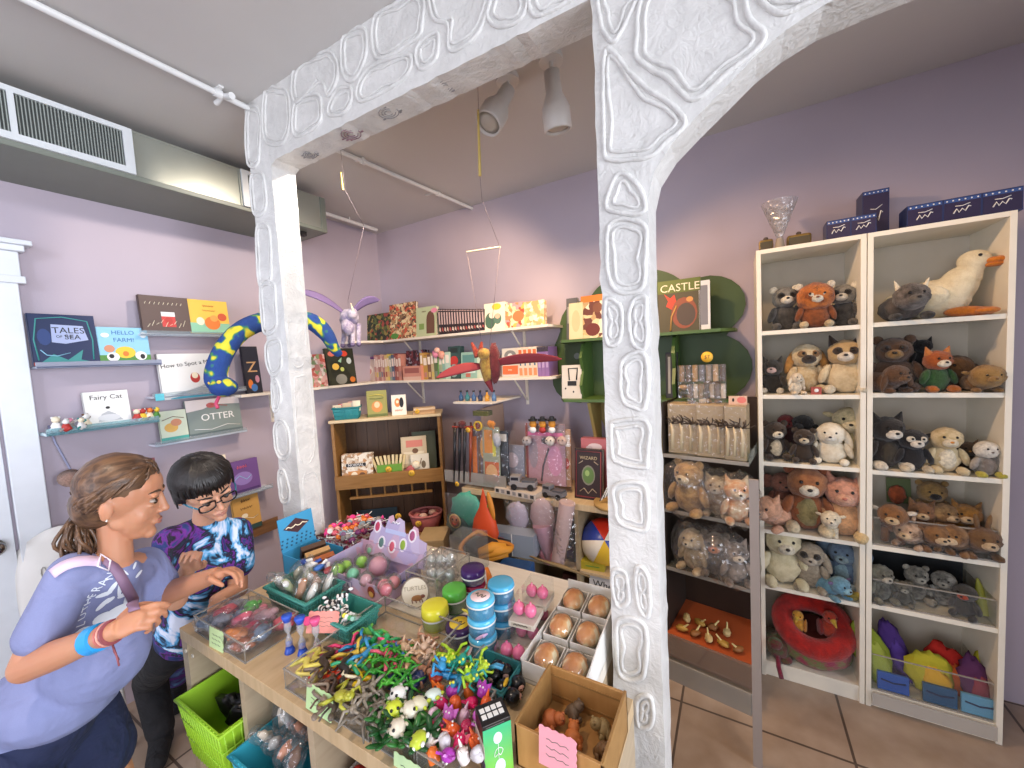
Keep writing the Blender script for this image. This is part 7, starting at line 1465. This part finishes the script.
def head(m_, T, sk):
    m_.T = T
    m_.sph((0, .06, .12), (.37, .44, .38), sk, 22, 14); m_.sph((0, -.15, -.10), (.265, .26, .35), sk, 20, 12)
    m_.sph((0, -.19, -.31), (.17, .19, .17), sk, 16, 10); m_.sph((0, -.325, -.405), (.09, .085, .075), sk)
    m_.sph((0, -.19, .17), (.275, .215, .2), sk, 18, 10)
    for s_ in (-1, 1):
        m_.sph((s_*.15, -.24, -.15), (.105, .11, .12), sk); m_.sph((s_*.135, -.365, .085), (.10, .045, .035), sk)
        m_.sph((s_*.36, .06, -.03), (.035, .075, .12), sk, 12, 9); m_.sph((s_*.385, .085, .0), (.022, .05, .09), sk, 10, 8); m_.sph((s_*.18, -.05, -.22), (.07, .13, .09), sk)
        m_.sph((s_*.045, -.43, -.135), (.034, .038, .03), sk, 10, 8); m_.sph((s_*.135, -.345, -.035), (.075, .04, .022), sk, 10, 8)
    m_.cone((0, -.385, .07), (0, -.462, -.10), .034, .044, sk, 12); m_.sph((0, -.475, -.115), (.048, .05, .044), sk, 12, 9)
    m_.sph((0, -.385, -.255), (.11, .055, .05), sk, 12, 8)
    m_.T = Matrix.Identity(4)
def face_parts(T, person, iris, lipc, browc, gaze=(0, 0)):
    for s_ in (-1, 1):
        e = M(T); e.sph((s_*.135, -.343, .015), (.050, .044, .024), C('b0a296', .25), 14, 10)
        e.sph((s_*.130+gaze[0], -.378, .013+gaze[1]), (.036, .026, .031), C(iris, .15), 10, 8); e.build('eye', person)
        e = M(T); e.tube([(s_*(.075+.02*k), -.392-.012*math.sin(PI*k/6)+.007*k*.6, .048+.014*math.sin(PI*k/6)) for k in range(7)], [.004, .008, .010, .011, .010, .009, .004], C(browc, .6), 6); e.build('eyelashes', person)
        e = M(T); e.tube([(s_*(.055+.028*k), -.405+.006*k*k*.45, .115+.018*math.sin(PI*k/6)) for k in range(7)], [.006, .014, .015, .014, .012, .010, .004], C(browc, .8), 6, flat=.6); e.build('eyebrow', person)
    l = M(T); l.tube([(-.095, -.395, -.25), (-.05, -.43, -.238), (0, -.442, -.244), (.05, -.43, -.238), (.095, -.395, -.25)], [.005, .012, .014, .012, .005], C(lipc, .4), 8, flat=.8)
    l.tube([(-.085, -.392, -.262), (-.04, -.425, -.28), (0, -.434, -.284), (.04, -.425, -.28), (.085, -.392, -.262)], [.005, .014, .017, .014, .005], C(lipc, .4), 8, flat=.8); l.build('lips', person)
def hand(m_, w, d, n, sk, side=1, s=1.0, curl=.5, spread=.12, curls=None):
    """wrist w, finger direction d, palm normal n (towards the palm); thumb on side*(d x n)"""
    d = Vector(d).normalized(); n = (Vector(n) - Vector(n).dot(d)*d).normalized(); t = d.cross(n)*side; w = Vector(w)
    k = w + d*.062*s
    m_.sph(w + d*.034*s, (.001, .001, .001), sk, 6, 4)
    R = Matrix((t, d, n)).transposed()
    m_.sph(w + d*.036*s, (.031*s, .040*s, .014*s), sk, 16, 10, rot=R); m_.cone(w - d*.01*s, w + d*.02*s, .021*s, .024*s, sk, 12)
    m_.sph(w + d*.03*s + t*.020*s + n*.006*s, (.016*s, .026*s, .014*s), sk, 12, 8, rot=R)
    out = []
    for i, (o, L) in enumerate(((.023, .066), (.0075, .074), (-.008, .068), (-.0225, .053))):
        c = curls[i] if curls else curl + .06*i
        b = k + t*o*s - d*abs(i-1.2)*.003*s; a = 0; pts = [b - d*.012*s, b]; dd = (d + t*(o/.023)*spread*.6).normalized(); ax = None
        for q, fr_ in enumerate((.45, .30, .25)):
            a += c*(.75, .85, .55)[q]; v = dd*math.cos(a) + n*math.sin(a); pts.append(pts[-1] + v*L*fr_*s)
        rs = [.0078*s, .0076*s, .0070*s, .0064*s, .0055*s]; limb(m_, pts, rs, sk); out.append(pts)
    b = w + d*.016*s + t*.024*s + n*.004*s; c = (curls[4] if curls else curl)
    p1 = b + (t*.8 + d*.55 + n*.25).normalized()*.026*s; v2 = (d*.85 + t*(.45-.5*c) + n*(.15+.55*c)).normalized(); p2 = p1 + v2*.024*s; p3 = p2 + (v2 + n*.2*c - t*.25*c).normalized()*.019*s
    limb(m_, [b - d*.004*s, p1, p2, p3], [.011*s, .0098*s, .0085*s, .0066*s], sk); out.append([b, p1, p2, p3]); return out
def nails(outs, person, n, s):
    q = M()
    for pts in outs:
        a, b = pts[-2], pts[-1]; v = (b-a).normalized(); q.sph(b + v*.001 - Vector(n)*.0045*s, (.004*s, .004*s, .003*s), C('e0b09c', .25), 8, 6)
    q.build('fingernails', person)
# ---------- girl
girl = thing('person', 'girl in a lavender-blue T-shirt and navy shorts with ponytail, reaching over the counter', 'person')
SG = SKIN('bd8767'); GS = CLOTH('7f86ae', 8.0); NVY = CLOTH('1b2444', 12.0)
hc = W(124, 499, d=1.0); HS = .203
hf = Vector((.50, .85, -.20)); HT = Matrix.Translation(hc) @ frame_of(hf, (.10, .1, 1), R_(0)) @ Matrix.Diagonal((HS, HS*.88, HS*1.07, 1))
nb = W(116, 556, d=1.0); ch = W(98, 602, d=1.02); wa = W(78, 664, d=1.02); pe = W(42, 735, d=1.02)
rs_ = W(72, 572, d=.93); ls_ = W(144, 566, d=1.12); re_ = W(28, 666, d=.88); rw_ = W(112, 632, d=.845); le_ = W(158, 597, d=1.16); lw_ = W(213, 576, d=1.10)
m_ = M(); head(m_, HT, SG)
jaw = HT @ Vector((0, .08, -.25))
limb(m_, [jaw, nb, ch], [.032, .034, .055], SG); limb(m_, [nb + Vector((0, 0, -.03)), rs_], [.034, .040], SG); limb(m_, [nb + Vector((0, 0, -.03)), ls_], [.034, .040], SG)
limb(m_, [ch, wa, pe], [.075, .075, .09], SG)
limb(m_, [rs_, re_], [.040, .033], SG); limb(m_, [re_, re_.lerp(rw_, .35), rw_], [.033, .032, .021], SG)
limb(m_, [ls_, le_], [.042, .034], SG); limb(m_, [le_, le_.lerp(lw_, .35), lw_], [.034, .032, .022], SG)
rdir = (W(150, 612, d=.86) - rw_); rn = Vector((.3, .2, -.9)); ldir = (W(238, 568, d=1.10) - lw_); ln = Vector((.25, .1, -.95))
ho = hand(m_, rw_, rdir, Vector((.1, .85, -.4)), SG, 1, .90, curls=(.75, 1.0, 1.15, 1.3, .9))
ho2 = hand(m_, lw_, ldir, Vector((.2, -.3, -.9)), SG, -1, .90, curls=(.65, .75, .9, 1.0, .9))
hipR = pe + Vector((.03, -.07, -.03)); hipL = pe + Vector((-.02, .07, -.03))
kn = [Vector((hipR.x+.10, hipR.y+.02, .38)), Vector((hipL.x+.04, hipL.y+.04, .37))]
an = [Vector((kn[0].x-.06, kn[0].y, .075)), Vector((kn[1].x-.10, kn[1].y+.02, .075))]
for h_, k_, a_ in zip((hipR, hipL), kn, an):
    limb(m_, [h_, k_], [.075, .05], SG); limb(m_, [k_, k_.lerp(a_, .35), a_], [.05, .047, .030], SG)
gb = m_.build('body', girl, remesh=.0034, smooth_it=3)
face_parts(HT, girl, '3a2a1e', 'ae6a5a', '4a3626', gaze=(0, -.006))
HRG = HAIR('6e5038', '3e2a1c')
m_ = M(HT); m_.sph((0, .095, .20), (.385, .445, .345), HRG, 28, 18, jit=.04); m_.sph((0, .24, -.02), (.335, .30, .30), HRG, 22, 14, jit=.04)
random.seed(11)
for i in range(96):
    a = -1.3 + 2.6*i/95; x0 = .31*math.sin(a); y0 = -.24 + .30*(1-math.cos(a)); z0 = .43 - .13*(1-math.cos(a)) - .03*abs(math.sin(a))
    st = Vector((x0, y0, z0)); en = Vector((.05*math.sin(a), .46, -.20)) + Vector((random.uniform(-.04, .04), random.uniform(-.02, .04), random.uniform(-.07, .07)))
    pts = []
    for k in range(9):
        t = k/8; p = st.lerp(en, t); c = Vector((0, .085, .14)); v = p - c; L = math.sqrt((v.x/.40)**2 + (v.y/.47)**2 + (v.z/.40)**2)
        q = c + v/L*(1.01+.02*random.random()) if L > .05 else p
        pts.append(q*(1-t**6) + en*t**6)
    m_.tube(pts, [.012, .018, .02, .02, .02, .02, .02, .018, .016], HRG, 5)
for i in range(46):
    a = random.random()*6.3; r = random.random()**.5; ph = random.random()*6; b0 = Vector((.07*math.cos(a)*r, .46+.06*math.sin(a)*r, -.20)); pts = []
    L = .42+.28*random.random(); off = Vector((random.uniform(-.12, .12), random.uniform(-.20, .02), 0))
    for k in range(10):
        t = k/9; pts.append(b0 + off*t*1.3 + Vector((.035*math.sin(ph+t*9)*t**.5 + .15*r*math.cos(a)*math.sin(PI*t), -.02*t + .035*math.cos(ph*2+t*10)*t + .12*r*math.sin(a)*math.sin(PI*t), -L*t)))
    m_.tube(pts, [.016, .022, .024, .024, .022, .02, .018, .015, .010, .004], HRG, 5)
for i in range(0):
    a = random.uniform(-1.2, 1.2); p = Vector((.34*math.sin(a), -.25+.2*(1-math.cos(a)), .38-.1*abs(a))); m_.tube([p, p + Vector((random.uniform(-.05, .05), .12, .12)), p + Vector((random.uniform(-.08, .08), .28, .13))], .003, HRG, 4)
m_.build('hair', girl)
M(HT).tube([(.075*math.cos(t*.5), .46+.06*math.sin(t*.5), -.21) for t in range(13)], .016, C('5a5a60'), 6).build('hair_tie', girl)
for s_ in (-1, 1): M(HT).sph((s_*.40, .03, -.12), .014, C('e8e4dc', .1, .6), 8, 6).build('earring', girl)
# shirt
m_ = M()
yk = nb + Vector((-.01, -.005, -.055))
limb(m_, [yk, ch], [.054, .090], GS); limb(m_, [yk, rs_], [.050, .045], GS); limb(m_, [yk, ls_], [.046, .050], GS)
limb(m_, [ch, wa, W(34, 708, d=1.02)], [.082, .086, .112], GS); limb(m_, [ch, W(98, 656, d=1.03)], [.082, .108], GS); m_.sph(W(62, 692, d=1.02), (.128, .125, .095), GS)
limb(m_, [rs_, rs_.lerp(re_, .66)], [.045, .050], GS); limb(m_, [ls_, ls_.lerp(le_, .6) + Vector((.012, .0, .0))], [.052, .058], GS)
sh = m_.build('t_shirt', girl, remesh=.006, smooth_it=7)
# trim shirt parts that would stick below the hem: hem follows a slanted loose edge
m_ = M(); limb(m_, [pe + Vector((.04, .02, .05)), pe], [.085, .10], NVY)
for h_, k_ in zip((hipR, hipL), kn): limb(m_, [h_, h_.lerp(k_, .42)], [.088, .088], NVY)
m_.build('shorts', girl, remesh=.007, smooth_it=4)
SNK = C('d8d8dc', .6)
for a_, k_ in zip(an, kn):
    m_ = M(); limb(m_, [Vector((a_.x, a_.y, .05)), Vector((a_.x+.09, a_.y+.03, .035))], [.042, .034], SNK); m_.sph((a_.x-.02, a_.y, .04), (.04, .04, .04), SNK); m_.build('shoe', girl, remesh=.006, smooth_it=3)
# things on the shirt surface
bpy.context.view_layer.update()
def bvh(o):
    dg = bpy.context.evaluated_depsgraph_get(); ev = o.evaluated_get(dg); me = ev.to_mesh(); t = BVHTree.FromPolygons([tuple(v.co) for v in me.vertices], [tuple(p.vertices) for p in me.polygons]); ev.to_mesh_clear(); return t
tree = bvh(sh); tree_b = bvh(gb)
def hit(px, py, off=.0015, tr=None):
    r = ray(px, py).normalized(); h = tree.ray_cast(EYE, r); h2 = tree_b.ray_cast(EYE, r)
    if tr == 'both' and h2[0] is not None and (h[0] is None or h2[3] < h[3]): h = h2
    if h[0] is None: return None, None
    n = h[1]; n = -n if n.dot(r) > 0 else n
    return h[0] + n*off, n
def patch(m_, cx, cy, rx, ry, ang, mat, off=.002, n=14, tr=None):
    c, s = math.cos(ang), math.sin(ang); P0, _ = hit(cx, cy, off, tr)
    if P0 is None: return
    vs = [P0]; 
    for rr in (.5, 1):
        for k in range(n):
            a = 2*PI*k/n; u, v = rx*rr*math.cos(a), ry*rr*math.sin(a); h, _ = hit(cx + u*c - v*s, cy + u*s + v*c, off, tr)
            vs.append(h if h is not None and (h-P0).length < .25 else P0)
    fs = [(0, 1+k, 1+(k+1) % n) for k in range(n)] + [(1+k, 1+n+k, 1+n+(k+1) % n, 1+(k+1) % n) for k in range(n)]
    m_.add(vs, fs, mat, True)
def band(m_, path, wpx, mat, off=.003, tr=None):
    path = smooth_loop([Vector((a, b, 0)) for a, b in path], 4, closed=False); L = []; R = []
    for i, p in enumerate(path):
        t = (path[min(i+1, len(path)-1)] - path[max(i-1, 0)]).normalized(); nn = Vector((-t.y, t.x, 0))*wpx/2
        a, _ = hit(p.x+nn.x, p.y+nn.y, off, tr); b, _ = hit(p.x-nn.x, p.y-nn.y, off, tr)
        if a is None or b is None: continue
        L.append(a); R.append(b)
    k = len(L)
    if k > 1: m_.add(L+R, [(i, i+1, k+i+1, k+i) for i in range(k-1)], mat, True)
WP = C('dfe6ef', .7)
m_ = M()
for chh, px, py, an_ in (('L', 80.5, 624, 86), ('U', 82, 616, 82), ('T', 84.5, 608, 74), ('H', 87.6, 601, 66), ('E', 92, 595, 58), ('R', 97, 588.5, 52), ('A', 103, 582, 46), ('N', 110, 576, 42)):
    p, n = hit(px, py, .002)
    if p is None: continue
    r = Vector((AX.x, AY.x, AZ.x)); u = -Vector((AX.y, AY.y, AZ.y)); a = R_(an_)
    xd = r*math.cos(a) + u*math.sin(a); xd = (xd - xd.dot(n)*n).normalized(); yd = n.cross(xd)
    T = Matrix((xd, yd, n)).transposed().to_4x4(); T.translation = p
    m_.text(chh, .024, T, WP)
m_.build('chest_lettering', girl)
m_ = M()
for cx, cy, rx, ry, an_ in ((112, 588, 9, 2.2, -.9), (120, 587, 10, 2.2, -1.4), (124, 594, 8, 2, -.5), (104, 594, 9, 2, -.35), (103, 604, 10, 2, -.75), (109, 600, 7, 1.8, -.6), (116, 612, 16, 5, -.55), (128, 602, 5, 9, .2), (103, 618, 12, 5, -.5), (84, 632, 11, 5, -.45), (124, 572, 5, 1.2, .6), (134, 566, 4, 1.2, -1.2), (138, 574, 5, 1.2, -.9)): patch(m_, cx, cy, rx, ry, an_, WP)
m_.build('chest_graphic', girl)
m_ = M(); band(m_, [(54, 574), (64, 567), (76, 563), (88, 562), (99, 563)], 9, C('d0bcd4', .6), .005, 'both'); m_.build('bag_strap', girl, solid=.002)
m_ = M(); band(m_, [(104, 560), (113, 568), (122, 580), (130, 596), (135, 612)], 11, C('866a84', .6), .005, 'both'); m_.build('bag_strap', girl, solid=.002)
m_ = M(); bp = [hit(a, b, .008, 'both')[0] for a, b in ((95, 567), (98, 557), (110, 561), (106, 571))]
if all(x is not None for x in bp): m_.tube(bp, .0022, C('e4dce8', .3), 6, closed=True); m_.build('strap_buckle', girl)
def ringon(a, b, t, r, w, c, name):
    a = Vector(a); b = Vector(b); p = a.lerp(b, t); d = (b-a).normalized(); M().cone(p - d*w/2, p + d*w/2, r, r*.97, C(c, .3), 18).build(name, girl)
ringon(re_, rw_, .82, .0295, .026, '2c9ce0', 'wristband')
for k, c_ in enumerate(('b86a60', 'd89a8c', '8a4a50')): ringon(re_, rw_, .95+.03*k, .0262, .004, c_, 'bead_bracelet')
q = re_.lerp(rw_, .98); M().tube([q + Vector((0, 0, -.02)), q + Vector((.01, 0, -.04)), q + Vector((.012, .005, -.062))], .0018, C('8a4a50'), 5).tube([q + Vector((0, 0, -.02)), q + Vector((.022, 0, -.045)), q + Vector((.03, .0, -.065))], .0018, C('8a4a50'), 5).build('bracelet_tassel', girl)
# ---------- boy
boy = thing('person', 'boy with black hair and dark glasses in a tie-dyed T-shirt behind the counter end', 'person')
SBo = SKIN('c9997c')
hc = W(206, 489, d=1.36); HS = .210; HT = Matrix.Translation(hc) @ frame_of((.88, .0, -.36), (.25, -.12, 1), R_(-8)) @ Matrix.Scale(HS, 4)
nb = W(204, 521, d=1.44); ch = W(204, 566, d=1.47); wa = W(192, 618, d=1.56); pe = W(184, 640, d=1.62)
rs_ = W(172, 542, d=1.38); ls_ = W(236, 532, d=1.54); re_ = W(176, 600, d=1.30); rw_ = W(187, 570, d=1.24); le_ = W(238, 590, d=1.50); lw_ = W(216, 600, d=1.38)
m_ = M(); head(m_, HT, SBo); jaw = HT @ Vector((0, .08, -.25))
limb(m_, [jaw, nb, ch], [.036, .036, .055], SBo); limb(m_, [nb + Vector((0, 0, -.03)), rs_], [.034, .038], SBo); limb(m_, [nb + Vector((0, 0, -.03)), ls_], [.034, .038], SBo); limb(m_, [ch, wa, pe], [.085, .085, .09], SBo)
limb(m_, [rs_, re_], [.040, .032], SBo); limb(m_, [re_, rw_], [.032, .022], SBo); limb(m_, [ls_, le_], [.040, .032], SBo); limb(m_, [le_, lw_], [.032, .021], SBo)
ho = hand(m_, rw_, Vector((AX.x, AY.x, AZ.x))*.45 + Vector((0, 0, 1)), Vector((.8, -.5, .1)), SBo, 1, .90, curls=(.9, 1.0, 1.1, 1.2, .8))
ho2 = hand(m_, lw_, Vector((.6, -.25, -.2)), Vector((.1, 0, -1)), SBo, 1, .86, curl=.4)
hipR = pe + Vector((-.0, -.06, -.02)); hipL = pe + Vector((-.03, .07, -.02))
kR = W(150, 678, d=1.70); aR = Vector((-2.15, .575, .09)); kL = Vector((-2.19, .665, .33)); aL = Vector((-2.41, .73, .09))
for h_, k_, a_ in ((hipR, kR, aR), (hipL, kL, aL)): limb(m_, [h_, k_], [.062, .045], SBo); limb(m_, [k_, a_], [.045, .030], SBo)
m_.build('body', boy, remesh=.0034, smooth_it=3)
face_parts(HT, boy, '241a14', 'ae7464', '1c1614', gaze=(0, -.012))
HB = HAIR('1c1613', '0e0b0a')
m_ = M(HT); m_.sph((0, .065, .20), (.39, .45, .35), HB, 28, 18, jit=.03)
random.seed(5)
for i in range(110):
    a = 2*PI*i/110; crown = Vector((.04*math.sin(a*3), .12, .56)); r = Vector((math.sin(a), -math.cos(a), 0)); front = max(0, math.cos(a))
    zend = .15 + .04*random.random() if front > .55 else (-.02 + .1*front if front > .1 else -.14)
    pts = []
    for k in range(8):
        t = k/7; th = t*1.75 if front <= .55 else t*1.5; rr = math.sin(min(th, 1.57)); z = .20 + .38*math.cos(th) if th < 1.57 else .20 - (th-1.57)*.9
        if k == 7: z = zend
        z = max(z, zend); pts.append(Vector((r.x*.40*rr, .065 + r.y*.458*rr, z)) + Vector((random.uniform(-.008, .008),)*3))
    m_.tube(pts, [.014, .03, .034, .034, .032, .03, .026, .010], HB, 5)
m_.build('hair', boy)
BKF = C('141418', .25)
m_ = M(HT)
for s_ in (-1, 1): m_.tube([(s_*.15 + .115*math.copysign(abs(math.cos(k*PI/10))**.6, math.cos(k*PI/10)), -.44 + .03*abs(math.cos(k*PI/10)), -.005 + .075*math.copysign(abs(math.sin(k*PI/10))**.6, math.sin(k*PI/10))) for k in range(20)], .013, BKF, 6, closed=True)
m_.tube([(-.04, -.455, .02), (0, -.47, .03), (.04, -.455, .02)], .011, BKF, 6)
m_.build('glasses_frame', boy)
for s_ in (-1, 1): M(HT).tube([(s_*.265, -.41, .02), (s_*.33, -.25, .02), (s_*.385, .0, .02), (s_*.39, .10, -.02)], .012, C('1f6a84', .3), 6).build('glasses_temple', boy)
TD1 = mk_tiedye('tiedye_shirt', [(.30, '12121c'), (.38, '1c2a5c'), (.44, '23366e'), (.47, '6a2488'), (.50, '15151f'), (.54, '20304a'), (.58, '4fa0d4'), (.64, 'd4dcee')], 6.5)
TD2 = mk_tiedye('tiedye_pants', [(.35, '4a1460'), (.5, '6a2088'), (.58, '3a2470'), (.68, '6aa8d8')], 6.0)
m_ = M(); yk = nb + Vector((-.01, 0, -.026))
limb(m_, [yk, ch], [.052, .092], TD1); limb(m_, [yk, rs_], [.046, .05], TD1); limb(m_, [yk, ls_], [.046, .05], TD1); limb(m_, [ch, wa, wa.lerp(pe, .5)], [.094, .10, .108], TD1)
limb(m_, [rs_, rs_.lerp(re_, .6)], [.056, .060], TD1); limb(m_, [ls_, ls_.lerp(le_, .55)], [.056, .060], TD1)
m_.build('t_shirt', boy, remesh=.006, smooth_it=6)
BLK = CLOTH('121216', 14.0)
m_ = M(); limb(m_, [pe + Vector((0, 0, .03)), pe], [.10, .10], BLK); limb(m_, [hipR, kR], [.076, .060], BLK); limb(m_, [kR, aR], [.060, .050], BLK); limb(m_, [hipL, hipL.lerp(kL, .3)], [.076, .07], BLK); m_.build('trousers', boy, remesh=.007, smooth_it=4)
m_ = M(); limb(m_, [hipL + Vector((0, 0, .03)), kL], [.082, .066], TD2); limb(m_, [kL, kL.lerp(aL, .65)], [.066, .060], TD2); m_.build('tie_dye_trouser_leg', boy, remesh=.007, smooth_it=4)
for a_ in (aR, aL):
    m_ = M(); m_.sph((a_.x, a_.y, .045), (.045, .043, .045), BLK); limb(m_, [Vector((a_.x, a_.y, .045)), Vector((a_.x+.10, a_.y-.05, .036))], [.042, .036], BLK); m_.cone(a_ + Vector((0, 0, -.04)), a_ + Vector((0, 0, .02)), .044, .040, BLK); m_.build('shoe', boy, remesh=.006, smooth_it=3)
# ------------------------------------------------------------------ light
def area(loc, size, power, col, rot, sy=None, name='window_light'):
    l = bpy.data.lights.new(name, 'AREA'); l.energy = power; l.color = lin(col)[:3]; l.size = size
    if sy: l.shape = 'RECTANGLE'; l.size_y = sy
    o = bpy.data.objects.new(name, l); COL.objects.link(o); o.location = loc; o.rotation_euler = rot; return o
def spot(loc, tgt, power, col, ang=80, name='spot_light', blend=.6, r=.04):
    l = bpy.data.lights.new(name, 'SPOT'); l.energy = power; l.color = lin(col)[:3]; l.spot_size = R_(ang); l.spot_blend = blend; l.shadow_soft_size = r
    o = bpy.data.objects.new(name, l); COL.objects.link(o); o.location = loc
    o.rotation_euler = (Vector(tgt) - Vector(loc)).to_track_quat('-Z', 'Y').to_euler(); return o
area((-1.1, YF+.05, 1.5), 2.3, 50, 'f4f5ff', (R_(90), 0, 0), 1.8)
sl = area((2.45, -.3, 1.5), 2.6, 70, 'ecf1fb', (R_(90), 0, R_(90)), 1.9, 'side_window_light'); sl.data.spread = R_(110)
spot((LPA[0], LPA[1], 2.41), (.35, 2.3, 1.1), 40, 'ffd0a0', 100)
spot((LPB[0]-.1, LPB[1], 2.45), (-2.0, 2.3, 1.4), 46, 'ffd8b0', 105)
spot((.35, 1.25, 2.6), (.75, 2.3, .9), 14, 'ffcf98', 85)  # added fill spot without a fixture, warms the right bookcase
spot((-1.0, -.1, 2.62), (-.95, .75, .77), 44, 'ffe6cc', 70)  # added unseen warm spot that brightens the counter
spot((-1.35, 1.3, 2.62), (-2.6, 1.0, 1.35), 38, 'ffeede', 95)
spot((-1.3, -1.2, 2.6), (-2.6, .3, 1.5), 36, 'e4ecff', 90)  # added cool spot imitating daylight on the wall by the door
spot((-.6, 1.7, 2.62), (-1.1, 2.1, .8), 30, 'ffd6a8', 100)  # added fill spot, no lamp hangs here; warms the cube shelf
wd = bpy.data.worlds.new('sky'); SC.world = wd; wd.use_nodes = True
wd.node_tree.nodes['Background'].inputs[0].default_value = lin('c4d4f0'); wd.node_tree.nodes['Background'].inputs[1].default_value = 1.2
# ------------------------------------------------------------------ camera
cam = bpy.data.cameras.new('camera'); co_ = bpy.data.objects.new('camera', cam); COL.objects.link(co_)
cx = Vector((AX.x, AY.x, AZ.x)); cy = -Vector((AX.y, AY.y, AZ.y)); cz = -Vector((AX.z, AY.z, AZ.z))
mt = Matrix((cx, cy, cz)).transposed().to_4x4(); mt.translation = EYE
co_.matrix_world = mt; cam.sensor_width = 36; cam.lens = F / 1024 * 36; cam.clip_start = .02
SC.camera = co_
SC.view_settings.view_transform = 'Standard'; SC.view_settings.look = 'None'; SC.view_settings.gamma = 1; SC.view_settings.exposure = .27
SC.view_settings.use_curve_mapping = False
SC.cycles.transparent_max_bounces = 24
